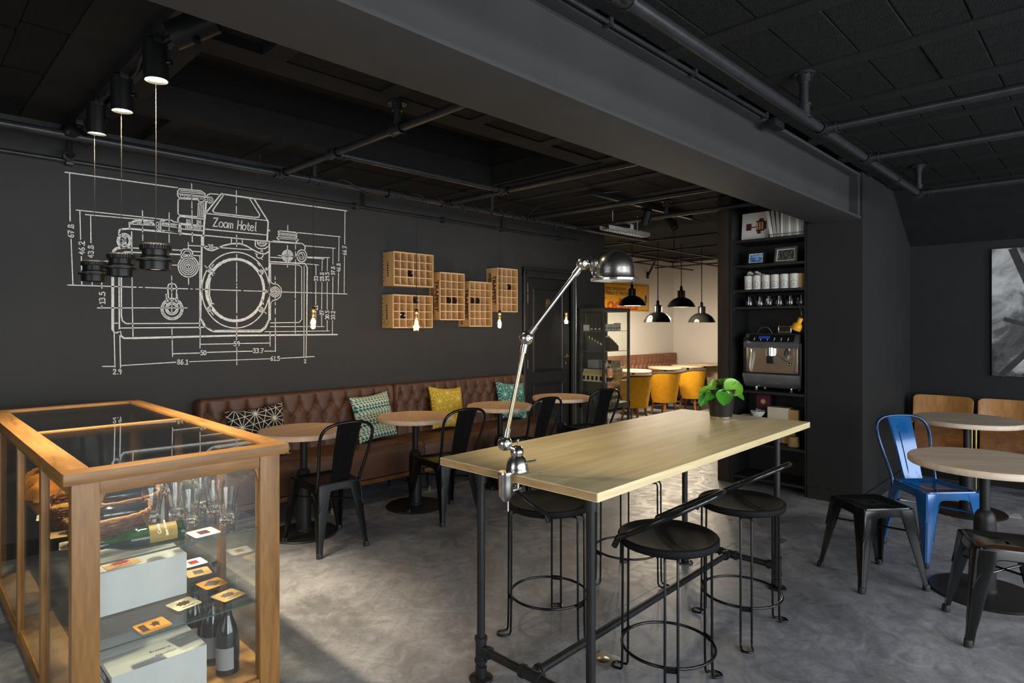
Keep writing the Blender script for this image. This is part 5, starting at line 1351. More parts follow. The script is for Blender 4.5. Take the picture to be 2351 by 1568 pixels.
# side panes
MB().box(CX0 + P, CX1 - P, CY0 + .018, CY0 + .022, .055, .907).build('front_glass', 'pane', case, smooth=False)
MB().box(CX0 + .05, CX1 - .05, CY1 - .022, CY1 - .018, .055, .907).build('end_glass', 'pane', case, smooth=False)
for x in (CX0 + .013, CX1 - .017): 
    for ya, yb in ((CY0 + .05, 3.028), (3.072, 3.638), (3.682, CY1 - P)): MB().box(x, x + .004, ya, yb, .055, .907).build('side_glass', 'pane', case, smooth=False)
BZ = .062
MB().bbox(CX0 + .01, CX1 - .01, CY0 + .03, CY1 - .03, .028, BZ, .002).build('bottom_board', 'board_light', case)
S1, S2 = .663, .365
for z in (S1, S2):
    MB().box(CX0 + .032, CX1 - .032, CY0 + .030, CY1 - .05, z - .006, z).build('glass_shelf', 'pane', case, smooth=False)
    MB().box(CX0 + .032, CX1 - .032, CY0 + .0285, CY0 + .030, z - .006, z).build('shelf_edge', 'glass_edge' if 'glass_edge' in MATS else plain('glass_edge', (.05, .09, .07), .15).name, case, smooth=False)
    for y in (3.05, 3.66):
        for x in (CX0 + .030, CX1 - .055): MB().bbox(x, x + .025, y - .02, y + .02, z - .022, z - .0065, .003).build('shelf_support', 'oak_case', case)

def pint(label, x, y, r=.043, h=.140, z=S1, sc=1.0):
    t = thing('beer_glass', label, 'glass', (x, y, z + .0006), random.random() * 6, 'faceted beer glasses in the display case')
    m = MB(); n = 20; vs = []; fs = []
    outer = [(.0262, 0), (.0285, .004), (.0285, .018), (.0270, .024), (.0300, .060), (.0345, .092), (.0385, .116), (r, h)]
    inner = [(r - .0018, h), (.0365, .116), (.0322, .092), (.0275, .060), (.0240, .032), (.0001, .028)]
    for i, (rr, z0) in enumerate(outer + inner):
        for k in range(n * 2):
            a = pi * k / n; f = 1.0
            if i < len(outer) and .02 < z0 < .10: f = 1 - (.045 if k % 4 < 2 else 0) * (1 if z0 < .09 else .5)
            vs.append((rr * f * sc * cos(a), rr * f * sc * sin(a), z0 * sc))
    N = n * 2
    for i in range(len(outer) + len(inner) - 1):
        for k in range(N): fs.append((i * N + k, i * N + (k + 1) % N, (i + 1) * N + (k + 1) % N, (i + 1) * N + k))
    fs.append(tuple(range(N - 1, -1, -1)))
    m.add(vs, fs); m.build('glass_body', 'glass_clear', t, angle=30); return t
GG = 'faceted beer glasses in the display case'
g0 = pint('faceted beer glass in front of the wine bottle base', .877, 2.705)
for lab, x, y in (('faceted beer glass nearest the corner post', .995, 2.63), ('faceted beer glass in the back of the front trio', 1.0, 2.79), ('faceted beer glass holding a strip of wicker reflection, behind the trio', .985, 2.90), ('faceted beer glass standing close to the wicker basket', .775, 2.835), ('faceted beer glass beside the coiled basket rim', .872, 2.86),
                  ('tall row beer glass near the top rail', .70, 3.30), ('beer glass farther down the upper shelf', .83, 3.42), ('beer glass by the far bay of the case', .93, 3.28)):
    dup(g0, (x, y, S1 + .0006), random.random() * 6, lab, GG)

def bottle_prof(m, h, r, axis, c):
    m.lathe([(.0001, .012), (r * .5, .010), (r * .8, .0), (r, .006), (r, h * .50), (r * .97, h * .56), (r * .80, h * .66), (r * .50, h * .76), (r * .36, h * .84), (r * .34, h * .95), (r * .42, h * .955), (r * .42, h * .985), (r * .34, h), (.0001, h)], c, 36, axis)
def bottle(label, loc, h, r, mat, foil, lab_mat, axis=(0, 0, 1), roll=0.0, texts=()):
    t = thing('beer_bottle', label, 'bottle', loc); ax = Vector(axis).normalized(); m = MB(); bottle_prof(m, h, r, ax, (0, 0, 0)); m.build('bottle_body', mat, t, angle=50)
    m = MB(); m.lathe([(r * .385, h * .86), (r * .36, h * .95), (r * .445, h * .953), (r * .445, h * .99), (r * .36, h * 1.005), (.0001, h * 1.005)], (0, 0, 0), 24, ax); m.build('bottle_foil', foil, t)
    if lab_mat:
        # paper label: a strip of the cylinder
        M = Vector((0, 0, 1)).rotation_difference(ax).to_matrix()
        m = MB(); n = 16; vs = []; fs = []
        for i in range(n + 1):
            a = roll - .95 + 1.9 * i / n
            for z in (h * .10, h * .40): vs.append(M @ Vector(((r + .0007) * cos(a), (r + .0007) * sin(a), z)))
        for i in range(n): fs.append((2 * i, 2 * i + 2, 2 * i + 3, 2 * i + 1))
        m.add(vs, fs); lb = m.build('label', lab_mat, t)
        for (s, size, zf, da) in texts:
            a = roll + da; o = M @ Vector(((r + .0016) * cos(a), (r + .0016) * sin(a), h * zf)); tx = M @ Vector((-sin(a), cos(a), 0)); 
            text_mesh(s, size, 'label_lettering', 'white_paint' if lab_mat == 'label_gold' else 'ink_black', lb, frame_m(o, tx, ax), bold=.0004, depth=.0002)
    return t
plain('label_gold', srgb(150, 122, 30), .5); plain('label_grey', srgb(150, 150, 150), .7)
# wine bottle lying on the upper shelf, base towards the corner post
bd = Vector((-1, .10, 0)).normalized()
bottle('green glass bottle lying on its side on the upper glass shelf', (.800, 2.535, S1 + .0405), .30, .040, 'glass_green', 'bottle_dark', 'label_gold', axis=bd, roll=radians(-62), texts=())
lb_M = frame_m(Vector((.800, 2.535, S1 + .0405)) + bd * .075 + Vector((0, -.0300, .0285)), (0, .68, .73), -bd)
for s, dx in (('Cuvée', -.018), ('Saint-Gilloise', .004)):
    M = frame_m(Vector((.800, 2.535, S1 + .0405)) + bd * (.075 + dx * -1) + Vector((0, -.0285, .0305)) , (0, .73, .68), bd)
    tm = text_mesh(s, .016 if s[0] == 'C' else .0125, 'label_lettering', 'white_paint', None, M, bold=.0003, depth=.0001); tm.parent = [o for o in bpy.data.objects if o.get('label', '').startswith('green glass bottle lying')][0]; tm.matrix_parent_inverse = tm.parent.matrix_basis.inverted()
BTL = 'dark corked bottles standing at the bottom of the display case'
bottle('dark corked bottle with grey label nearest the corner post', (.985, 2.600, BZ), .292, .045, 'bottle_dark', 'bottle_dark', 'label_grey', roll=radians(-135))
bottle('dark corked bottle standing just behind the nearest one', (.975, 2.735, BZ), .292, .045, 'bottle_dark', 'metal_gloss', 'label_grey', roll=radians(-135))
bottle('dark corked bottle deepest of the three under the coasters', (.950, 2.875, BZ), .292, .045, 'bottle_dark', 'bottle_dark', 'paper_cream', roll=radians(-150))
plain('straw', srgb(214, 160, 58), .8, var=.35, scale=90, bmp=.6, bscale=140)
# wicker baskets with bottles
def basket(label, loc, rz, L, Wd, H, loop=True):
    t = thing('wicker_basket', label, 'basket', loc, rz, 'wicker bottle baskets in the display case'); rows = 8; m = MB(); n = 40
    def outline(f, k, j): 
        a = 2 * pi * k / n; sx = (abs(cos(a)) ** .55) * (1 if cos(a) > 0 else -1); sy = (abs(sin(a)) ** .55) * (1 if sin(a) > 0 else -1)
        w = .0042 * (1 if (k + j) % 2 else -1)
        return (sx * (L / 2 * f + w), sy * (Wd / 2 * f + w))
    for j in range(rows):
        f = .84 + .16 * j / (rows - 1); z = .006 + (H - .012) * j / (rows - 1)
        m.tube([outline(f, k, j) + (z + .010 * (cos(2 * pi * k / n)) ** 2 * j / rows,) for k in range(n)], H / rows * .50, 6, closed=True)
    m.build('woven_side', 'wicker', t)
    m = MB(); m.lathe([(.0001, .003), (1, .003)], (0, 0, 0), 32); m.xform(Matrix.Diagonal((L * .41, Wd * .41, 1, 1))); m.build('basket_floor', 'wicker', t)
    MB().tube([outline(1.0, k, 0) + (H + .004 + .012 * (cos(2 * pi * k / n)) ** 2,) for k in range(n)], .0062, 8, closed=True).build('rim', 'wicker_light', t)
    m = MB(); nn = 14; vs = []; fs = []
    for i in range(nn + 1):
        for k in range(nn + 1):
            u, v = -1 + 2 * i / nn, -1 + 2 * k / nn; vs.append((u * L * .43, v * Wd * .40, H * .62 + .02 * (1 - u * u) * (1 - v * v) + .006 * sin(i * 2.1 + k * 3.7)))
    for i in range(nn):
        for k in range(nn): a = i * (nn + 1) + k; fs.append((a, a + 1, a + nn + 2, a + nn + 1))
    m.add(vs, fs); m.build('straw_filling', 'straw', t, angle=20)
    if loop: MB().tube(smooth_path([(L * .46, -Wd * .25, H), (L * .52, -Wd * .1, H + .035), (L * .50, Wd * .1, H + .035), (L * .44, Wd * .25, H)], 6), .0045, 7).build('handle', 'wicker_light', t)
    return t
bk = basket('brown wicker basket cradling a dark bottle at the front of the upper shelf', (.605, 2.775, S1), radians(4), .27, .12, .078)
bottle('black bottle lying in the front wicker basket', (.735, 2.772, S1 + .082), .25, .034, 'bottle_dark', 'paper_orange', None, axis=(-1, .02, .06))
bk2 = dup(bk, (.715, 3.02, S1), radians(8), 'brown wicker basket behind the faceted glasses on the upper shelf', 'wicker bottle baskets in the display case')
bottle('black bottle with green foil lying in the second wicker basket', (.830, 3.03, S1 + .092), .26, .034, 'bottle_dark', 'foil_green' if 'foil_green' in MATS else plain('foil_green', srgb(30, 120, 30), .25, metal=.4).name, None, axis=(-1, -.06, .04))
dup(bk, (.530, 3.12, S1), radians(86), 'brown wicker basket by the open side of the display case', 'wicker bottle baskets in the display case')
# white cartons
def carton(label, x0, x1, y0, y1, z0, z1, words):
    t = thing('carton', label, 'box', ((x0 + x1) / 2, (y0 + y1) / 2, z0)); a, b, h = (x1 - x0) / 2, (y1 - y0) / 2, z1 - z0
    MB().bbox(-a, a, -b, b, 0, h - .0015, .0015).build('box_body', 'carton', t)
    MB().bbox(-a, a, -b, -.0012, h - .0016, h, .0006).build('lid_flap', 'carton', t); MB().bbox(-a, a, .0012, b, h - .0016, h, .0006).build('lid_flap', 'carton', t)
    if words:
        # printed end panel facing the room side
        m = MB(); m.prism([(-a - .0006, -b + .03, h - .058), (-a - .0006, b - .03, h - .058), (-a - .0006, b - .02, h - .02), (-a - .0006, -b + .02, h - .02)], (.0005, 0, 0)); m.build('printed_banner', 'ink_black', t, smooth=False)
        text_mesh('CANTILLON', .030, 'print_lettering', 'paper', t, frame_m((-a - .0009, 0, h - .040), (0, -1, 0), (0, 0, 1)), bold=.0006, depth=.0002)
        text_mesh('Brasserie', .020, 'print_lettering', 'ink_grey', t, frame_m((.02, -b * .45, h + .0006), (1, 0, 0), (0, 1, 0)), depth=.0002)
        text_mesh('Cantillon', .020, 'print_lettering', 'ink_grey', t, frame_m((.03, -b * .70, h + .0006), (1, 0, 0), (0, 1, 0)), depth=.0002)
    return t
carton('white printed carton on the bottom board of the display case', .565, .885, 2.545, 2.875, BZ, .232, True)
carton('white carton on the middle glass shelf of the display case', .575, .885, 2.772, 3.08, S2, S2 + .166, False)
carton('white carton with grey print deeper in the display case', .78, 1.08, 3.74, 4.02, S2, S2 + .20, True)
# coasters
def coaster(label, x, y, z, rz, base, ink, w=.098, d=.098, words=None, kindp=0):
    t = thing('coaster', label, 'coaster', (x, y, z + .0004), rz, 'beer coasters in the display case')
    pts = rounded_quad(w / 2, w / 2, d / 2, -d / 2, .010, 4); MB().prism([(a, b, 0) for a, b in pts], (0, 0, .0016)).build('card', base, t, smooth=False)
    m = MB(); z0 = .0019
    def blob(cx, cy, rx, ry, n=14, jag=.0): m.add([(cx + rx * (1 + jag * (1 if i % 2 else -1)) * cos(2 * pi * i / n), cy + ry * (1 + jag * (1 if i % 2 else -1)) * sin(2 * pi * i / n), z0) for i in range(n)], [tuple(range(n))])
    if kindp == 0: blob(0, .004, w * .27, d * .22, 18, .18); m.box(-w * .25, w * .25, -d * .36, -d * .30, z0 - .0001, z0)
    elif kindp == 1: m.box(-w * .20, w * .20, -d * .24, d * .24, z0 - .0001, z0)
    elif kindp == 2: m.add([(-w * .4, 0, z0), (0, -d * .36, z0), (w * .4, 0, z0), (0, d * .36, z0)], [(0, 1, 2, 3)])
    else: blob(w * .12, .006, w * .16, d * .20, 11, .3); blob(w * .18, d * .22, w * .05, d * .07, 9, .3); m.box(-w * .40, -w * .18, -d * .30, d * .30, z0 - .0001, z0)
    m.build('print', ink, t, smooth=False)
    return t
def cs(label, px, py, z, rz, base, ink, kp, w=.098, d=.098):
    p = atz(px, py, z); coaster(label, p.x, p.y, z, radians(rz), base, ink, w, d, kindp=kp)
cs('cream coaster with maroon centre beside the glasses on the upper shelf', 467, 1223, S1, 4, 'paper', 'maroon', 1)
cs('orange coaster with black figure lying over the printed carton', 350, 1437, S2, 6, 'paper_orange', 'ink_brown', 3, .105)
cs('pale yellow coaster with brown print on the middle shelf', 422, 1387, S2, 12, 'paper_cream', 'ink_brown', 0)
cs('tan coaster with dark oval next to the middle carton', 455, 1314, S2, -6, 'paper_tan', 'ink_grey', 1)
cs('orange coaster with diamond print above a bottle neck', 487, 1340, S2, 8, 'paper_orange', 'ink_grey', 2)
cs('tan coaster with grey drawing nearest the corner post', 524, 1367, S2, 14, 'paper_tan', 'ink_grey', 0)
cs('white coaster with red border in the back of the middle shelf', 444, 1292, S2, 2, 'paper', 'ink_red', 1)
for i, (y, b, k, lab) in enumerate(((2.78, 'paper_cream', 1, 'cream coaster at the open side of the upper shelf'), (2.95, 'paper_tan', 0, 'tan coaster behind the cream one at the side of the upper shelf'), (3.26, 'paper_cream', 0, 'cream coaster farther along the side of the upper shelf'))):
    coaster(lab, .500, y, S1, radians(80), b, 'ink_brown', kindp=k)
coaster('printed tan coaster on top of the middle carton', .66, 2.84, S2 + .1665, .1, 'paper_tan', 'ink_red', .12, .10, kindp=0)
# plush toy-like bundle of orange cloth with a dark bottle, in the far bay
cl = thing('folded_cloth', 'bundle of orange cloth lying in the far bay of the display case', 'cloth', (.60, 3.74, S1))
m = MB(); n = 22; vs = []; fs = []
for i in range(n + 1):
    for k in range(n + 1):
        u, v = -1 + 2 * i / n, -1 + 2 * k / n; r = max(abs(u), abs(v))
        z = .10 * max(0, 1 - r ** 2.2) ** .6 * (1 + .35 * sin(u * 6 + v * 3) * cos(v * 5)) + .004
        vs.append((u * .13 * (1 + .1 * sin(v * 9)), v * .19 * (1 + .1 * cos(u * 8)), z))
for i in range(n):
    for k in range(n): a = i * (n + 1) + k; fs.append((a, a + 1, a + n + 2, a + n + 1))
fs.append(tuple([k for k in range(n + 1)] + [(i + 1) * (n + 1) + n for i in range(n)] + [n * (n + 1) + k for k in range(n - 1, -1, -1)] + [i * (n + 1) for i in range(n - 1, 0, -1)]))
m.add(vs, fs); m.build('cloth_folds', 'plush_orange', cl, angle=70)
bottle('dark bottle lying across the orange cloth', (.66, 3.60, S1 + .155), .26, .034, 'bottle_dark', 'bottle_dark', None, axis=(-.5, .85, -.05))
# ------------------------------------------------------------------ glass cabinet by the wall end
gx0, gx1, gy0, gy1, gz = 6.20, 6.77, 4.505, 4.885, 1.705
gc = thing('glass_cabinet', 'tall grey metal cabinet with glass sides full of small goods', 'cabinet')
for x in (gx0, gx1 - .028):
    for y in (gy0, gy1 - .028): MB().bbox(x, x + .028, y, y + .028, 0, gz - .02, .003).build('post', 'cabinet_grey', gc)
MB().bbox(gx0 - .004, gx1 + .004, gy0 - .004, gy1 + .004, gz - .05, gz, .012).build('cabinet_top', 'cabinet_grey', gc)
MB().bbox(gx0, gx1, gy0, gy1, .44, .50, .003).build('cabinet_floor', 'cabinet_grey', gc)
for z in (1.417, 1.163, .95, .78): MB().box(gx0 + .02, gx1 - .02, gy0 + .02, gy1 - .02, z - .005, z).build('glass_shelf', 'pane', gc, smooth=False)
for z in (1.417, 1.163, .95, .78):
    MB().box(gx0 + .018, gx1 - .018, gy0 + .018, gy0 + .0195, z - .006, z).build('shelf_edge', 'steel_bright', gc, smooth=False); MB().box(gx0 + .018, gx0 + .0195, gy0 + .02, gy1 - .018, z - .006, z).build('shelf_edge', 'steel_bright', gc, smooth=False)
MB().box(gx0 + .010, gx0 + .014, gy0 + .028, gy1 - .028, .50, gz - .05).build('side_glass', 'pane', gc, smooth=False)
MB().box(gx1 - .014, gx1 - .010, gy0 + .028, gy1 - .028, .50, gz - .05).build('side_glass', 'pane', gc, smooth=False)
MB().box(gx0 + .028, gx1 - .028, gy0 + .010, gy0 + .014, .50, gz - .05).build('door_glass', 'pane', gc, smooth=False)
MB().box(gx0 + .028, gx1 - .028, gy1 - .014, gy1 - .010, .50, gz - .05).build('back_glass', 'pane', gc, smooth=False)
MB().cyl((gx0 + .02, gy0, 1.05), (gx0 + .02, gy0 - .012, 1.05), .006, 10).sphere((gx0 + .02, gy0 - .02, 1.05), .012, 12, 8).build('door_knob', 'steel_bright', gc)
def pack(name, label, cat, x, y, z, w, d, h, mat, extra=None, group=None, rz=0):
    t = thing(name, label, cat, (x, y, z + .0005), rz, group)
    MB().bbox(-w / 2, w / 2, -d / 2, d / 2, 0, h, min(.004, w * .08)).build('box_body', mat, t)
    if extra:
        for (nm, x0, x1, z0, z1, m2) in extra:
            MB().box(x0 * w, x1 * w, -d / 2 - .0008, -d / 2, z0 * h, z1 * h).build(nm, m2, t, smooth=False); MB().box(-w / 2 - .0008, -w / 2, x0 * d, x1 * d, z0 * h, z1 * h).build(nm, m2, t, smooth=False)
    return t
for i, y in enumerate((4.60, 4.66, 4.72)):
    pack('tall_box', ('tall dark slim box nearest the cabinet door, top shelf', 'tall dark slim box between two others, top shelf', 'tall dark slim box nearest the wall, top shelf')[i], 'box', 6.28, y, 1.417, .085, .052, .175, 'book_dark', (('box_print', -.3, .3, .08, .18, 'paper'),), 'slim boxes on the top cabinet shelf')
for i, x in enumerate((6.38, 6.44, 6.50, 6.56, 6.62)):
    pack('small_box', 'small cream box in the row on the top cabinet shelf', 'box', x, 4.60, 1.417, .055, .07, .085 if i < 4 else .10, 'paper_cream' if i % 2 else 'paper', (('box_print', -.3, .3, .3, .5, 'ink_grey'),), 'small cream boxes on the top cabinet shelf')
for i, y in enumerate((4.79, 4.83)):
    pack('small_box', 'small cream box by the wall side of the top cabinet shelf', 'box', 6.26, y, 1.417, .06, .036, .075, 'paper', None, 'small cream boxes at the wall side')
# slanted black holders with cards
def holder(label, x, y, z, rz):
    t = thing('card_holder', label, 'holder', (x, y, z + .0005), rz)
    MB().prism([(-.10, -.035, 0), (.10, -.035, 0), (.10, -.035, .06), (-.10, -.035, .17)], (0, .07, 0)).build('holder_body', 'plastic_black', t, smooth=False)
    for k in range(5): MB().bbox(-.085 + k * .036, -.083 + k * .036 + .002, -.03, .03, .05, .19 - k * .022, .0005).build('card', ('paper', 'paper_cream', 'paper_tan')[k % 3], t)
    return t
holder('black slanted card holder on the second cabinet shelf, wall side', 6.30, 4.70, 1.163, radians(-60))
holder('black slanted card holder on the second cabinet shelf, door side', 6.50, 4.60, 1.163, 0)
pack('gift_box', 'grey-blue box on the third cabinet shelf', 'box', 6.29, 4.70, .95, .10, .17, .10, 'label_grey', None)
# zebra box
def zebra():
    m, t, b = nt('zebra'); v = coords(t, (1, 1, 1)); w = node(t, 'ShaderNodeTexWave'); w.inputs['Scale'].default_value = 14; w.inputs['Distortion'].default_value = 9; w.inputs['Detail Scale'].default_value = 1.2
    t.links.new(v, w.inputs['Vector']); r = ramp(t, w.outputs[0], ((.47, srgb(40, 28, 18)), (.53, srgb(226, 204, 160)))); t.links.new(r, b.inputs['Base Color']); b.inputs['Roughness'].default_value = .6
zebra()
t = thing('zebra_box', 'zebra-striped wrapped box on the third cabinet shelf', 'box', (6.52, 4.60, .9505)); MB().prism([(-.11, -.04, 0), (.12, -.04, 0), (.10, -.04, .085), (-.09, -.04, .095)], (0, .09, 0)).build('box_body', 'zebra', t)
# row of gable cartons
g_first = None
def gable(label, x, y, z):
    t = thing('gable_carton', label, 'carton', (x, y, z + .0005), radians(-90), 'gable cartons on the fourth cabinet shelf'); w, d, h = .060, .07, .085
    MB().bbox(-w / 2, w / 2, -d / 2, d / 2, 0, h, .002).build('carton_body', 'paper_cream', t); MB().prism([(-w / 2, -d / 2, h), (-w / 2, d / 2, h), (-w / 2, .004, h + .05), (-w / 2, -.004, h + .05)], (w, 0, 0)).build('gable_top', 'zebra_soft' if 'zebra_soft' in MATS else plain('zebra_soft', srgb(214, 190, 130), .6, var=.35, scale=60).name, t, smooth=False)
    MB().bbox(-w / 2, w / 2, -.003, .003, h + .048, h + .066, .001).build('top_fold', 'paper_cream', t); MB().box(-w * .28, w * .28, -d / 2 - .0008, -d / 2, .018, .07).build('front_print', 'ink_black', t, smooth=False)
    return t
for i in range(5):
    lab = ('gable-top carton at the cabinet door end of its row', 'gable-top carton second from the cabinet door', 'gable-top carton in the middle of its row', 'gable-top carton second from the wall', 'gable-top carton nearest the wall')[i]
    if i == 0: g_first = gable(lab, 6.27, 4.575, .78)
    else: dup(g_first, (6.27, 4.575 + i * .066, .7805), radians(-90), lab, 'gable cartons on the fourth cabinet shelf')
# snack packs and a small bowl
pack('snack_pack', 'stacked upper pastel snack pack in the cabinet', 'box', 6.63, 4.60, .78 + .081, .13, .06, .07, 'paper_cream', (('box_print', -.45, .45, .2, .7, 'paper_orange'),))
pack('snack_pack', 'stacked lower pastel snack pack in the cabinet', 'box', 6.63, 4.60, .78, .13, .06, .078, 'paper_tan', (('box_print', -.45, .45, .2, .7, 'yellow_plastic'),))
t = thing('small_bowl', 'small dark bowl of yellow sweets in the cabinet', 'bowl', (6.45, 4.61, .7805)); MB().lathe([(.0001, .002), (.045, 0), (.066, .03), (.07, .045), (.066, .045), (.05, .03), (.0001, .028)], (0, 0, 0), 28).build('bowl_body', 'plastic_black', t); MB().lathe([(.0001, .058), (.03, .052), (.064, .040)], (0, 0, 0), 20).build('sweets', 'yellow_plastic', t)
for i, (x, y, mt) in enumerate(((6.30, 4.60, 'paper'), (6.30, 4.72, 'book_dark'), (6.42, 4.60, 'paper'), (6.55, 4.62, 'paper_tan'), (6.65, 4.62, 'paper_cream'))):
    t = thing('paper_cup', ('white printed cup on the cabinet floor by the wall-side pane', 'dark printed cup on the cabinet floor', 'white printed cup in the corner of the cabinet floor', 'tan printed cup on the cabinet floor', 'cream printed cup at the far end of the cabinet floor')[i], 'cup', (x, y, .5005), 0, 'printed cups on the cabinet floor')
    MB().lathe([(.0001, 0), (.032, 0), (.042, .11), (.044, .112), (.041, .112), (.031, .004)], (0, 0, 0), 24).build('cup_body', mt, t); MB().lathe([(.0362, .04), (.0402, .085)], (0, 0, 0), 24).build('cup_band', 'ink_grey', t)

# ------------------------------------------------------------------ shelves in the niche
su = thing('shelf_unit', 'tall black shelf unit built in beside the pier', 'shelf unit')
SX0, SX1, SY0, SY1 = 5.585, 5.965, 1.915, 2.585
MB().bbox(SX0, SX1, SY0, SY0 + .018, 0, 2.70, .001).build('side_panel', 'shelf_black', su); MB().bbox(SX0, SX1, SY1, SY1 + .020, 0, 2.70, .001).build('side_panel', 'shelf_black', su)
MB().box(SX1 - .006, SX1, SY0 + .018, SY1, 0, 2.70).build('back_panel', 'shelf_black', su, smooth=False)
SH = (.085, .40, .635, .883, 1.657, 1.814, 2.045, 2.277)
for z in SH:
    s_ = MB().bbox(SX0 + .004, SX1 - .007, SY0 + .0185, SY1 - .0005, z - .022, z, .001).build('shelf', 'shelf_black', su)
    for y in (SY0 + .025, SY1 - .008): MB().cyl((SX0 + .03, y, z - .030), (SX0 + .03, y, z - .023), .005, 8).build('shelf_pin', 'steel_bright', s_)
pst = tag(MB().bbox(5.60, 5.72, 2.61, 2.735, 0, 2.715, .004).build('timber_post', 'post_wood'), 'dark brown post between the shelf unit and the white room', 'post')
XF = 5.64
def sy(px, x=XF): return atx(px, 700, x).y
def szz(px, py, x=XF): return atx(px, py, x).z
# camera book facing out, leaning
z0 = SH[7]; ya, yb = sy(1702, 5.70), sy(1764, 5.70)
bk_ = thing('photo_book', 'square book with a film camera on its cover on the top shelf', 'book', (5.70, (ya + yb) / 2, z0 + .0005)); hw = (ya - yb) / 2
Mlean = Matrix.Rotation(radians(6), 4, 'Y')
MB().bbox(0, .018, -hw, hw, 0, .265, .001).xform(Mlean).build('cover', 'paper', bk_)
m = MB()
def rct(y0, y1, a, b): m.box(-.0012, -.0004, y0, y1, a, b)
rct(-.085, -.01, .085, .185); rct(-.075, -.035, .185, .205); rct(.035, .085, .10, .165); rct(-.01, .035, .122, .132); rct(-.105, -.085, .10, .175); rct(-.055, -.02, .062, .085)
m.xform(Mlean).build('cover_picture', 'maroon', bk_, smooth=False)
m = MB()
for k in range(3): m.box(-.0016, -.0011, -.075 + k * .024, -.060 + k * .024, .10, .17)
m.xform(Mlean).build('cover_picture_detail', 'paper_tan', bk_, smooth=False)
# spines
yy = sy(1770); n_b = 13
for i in range(n_b):
    th = (.026 if i < 3 else .0205); y = sy(1771) - (i * .0300 if i < 3 else .090 + (i - 3) * .0225) - .01
    if y - th / 2 < SY0 + .02: break
    lean = radians(9 - 3 * i) if i < 3 else 0
    b = thing('book', ('pale grey book leaning outermost of the row', 'pale grey leaning book, second of the row', 'pale grey book where the row straightens up')[i] if i < 3 else 'upright pale grey book in the row under the beam', 'book', (5.62, y, z0 + .0008), 0, None if i < 3 else 'upright grey books on the top shelf')
    M2 = Matrix.Rotation(-lean, 4, 'X'); hgt = .245 if i < 3 else .24 + .006 * (i % 2)
    MB().bbox(0, .17, -th / 2, th / 2, 0, hgt, .0015).xform(M2).build('book_block', 'book_grey' if i % 3 else 'tin_white', b)
    MB().box(-.0006, 0, -th / 2 + .003, th / 2 - .003, .02, .03).xform(M2).build('spine_mark', 'book_dark', b, smooth=False)
# framed photographs
def frame(label, y, w, h, fm, pic, rz, mat_border):
    t = thing('framed_photograph', label, 'picture frame', (5.66, y, SH[6] + .0005), rz); Ml = Matrix.Rotation(radians(10), 4, 'Y'); f = .018
    for a in ((-w / 2, w / 2, 0, f), (-w / 2, w / 2, h - f, h), (-w / 2, -w / 2 + f, f, h - f), (w / 2 - f, w / 2, f, h - f)): MB().bbox(-.008, .006, a[0], a[1], a[2], a[3], .002).xform(Ml).build('frame_bar', fm, t)
    MB().box(-.001, .004, -w / 2 + f, w / 2 - f, f, h - f).xform(Ml).build('mount', mat_border, t, smooth=False)
    MB().box(-.002, -.001, -w / 2 + f + .010, w / 2 - f - .010, f + .008, h - f - .008).xform(Ml).build('photograph', pic, t, smooth=False)
    MB().cyl(Vector((.045, 0, .001)), Vector((.012, 0, h * .6)), .003, 6).build('easel_leg', 'plastic_black', t)
def print_mat(name, stops, scale, zstretch=1, grad=False):
    m, t, b = nt(name); v = coords(t, (1, 1, zstretch)); n = node(t, 'ShaderNodeTexNoise'); n.inputs['Scale'].default_value = scale; n.inputs['Detail'].default_value = 6; n.inputs['Roughness'].default_value = .6
    t.links.new(v, n.inputs['Vector']); src = n.outputs[0]
    t.links.new(ramp(t, src, stops), b.inputs['Base Color']); b.inputs['Roughness'].default_value = .35
print_mat('photo_sky', ((.30, srgb(60, 70, 60)), (.46, srgb(70, 130, 200)), (.58, srgb(190, 210, 230)), (.7, srgb(235, 238, 240))), 22, 2)
print_mat('photo_group', ((.35, srgb(22, 20, 18)), (.55, srgb(90, 84, 76)), (.7, srgb(200, 196, 186))), 70, .5)
frame('small black frame with a colour photograph of sky on the shelf', sy(1735, 5.66), .170, .125, 'plastic_black', 'photo_sky', 0, 'paper')
frame('dark silver frame with a black-and-white group photograph', sy(1803, 5.66), .205, .145, 'machine_grey', 'photo_group', radians(-6), 'paper')
# tea tins
tin0 = None
def tin(label, y, x=5.635):
    t = thing('tea_tin', label, 'tin', (x, y, SH[5] + .0005), 0, 'white tea tins on one shelf'); r = .0375
    MB().lathe([(.0001, 0), (r, 0), (r + .0006, .002), (r, .004), (r, .103), (r + .001, .104), (r + .001, .126), (r - .002, .129), (.0001, .129)], (0, 0, 0), 32).build('tin_body', 'tin_white', t, angle=50)
    # octagonal label facing the room
    def cylp(a, z): A = pi + a; return ((r + .0009) * cos(A), (r + .0009) * sin(A), z)
    oct_ = [(-.55, .018), (-.78, .028), (-.78, .052), (-.55, .062), (.55, .062), (.78, .052), (.78, .028), (.55, .018)]
    m = MB()
    for i in range(8):
        a, b = oct_[i], oct_[(i + 1) % 8]; n = 6 if abs(a[0] - b[0]) > .5 else 1
        m.tube([cylp(a[0] + (b[0] - a[0]) * k / n, a[1] + (b[1] - a[1]) * k / n) for k in range(n + 1)], .0016, 5)
    m.build('label_border', 'ink_grey', t)
    m = MB()
    for k, (z, w) in enumerate(((.046, .30), (.037, .38), (.028, .22))):
        pts = [cylp(-w + 2 * w * i / 14 + (.05 if k else 0), z + .0022 * sin(i * 2.3 + k)) for i in range(15)]; m.tube(pts, .0007, 4)
    m.build('label_script', 'ink_black', t); MB().lathe([(.0001, 0), (.0055, .0004)], (-(r + .0004), 0, .074), 12, (-1, 0, 0)).build('tin_seal', 'paper_tan', t)
    return t
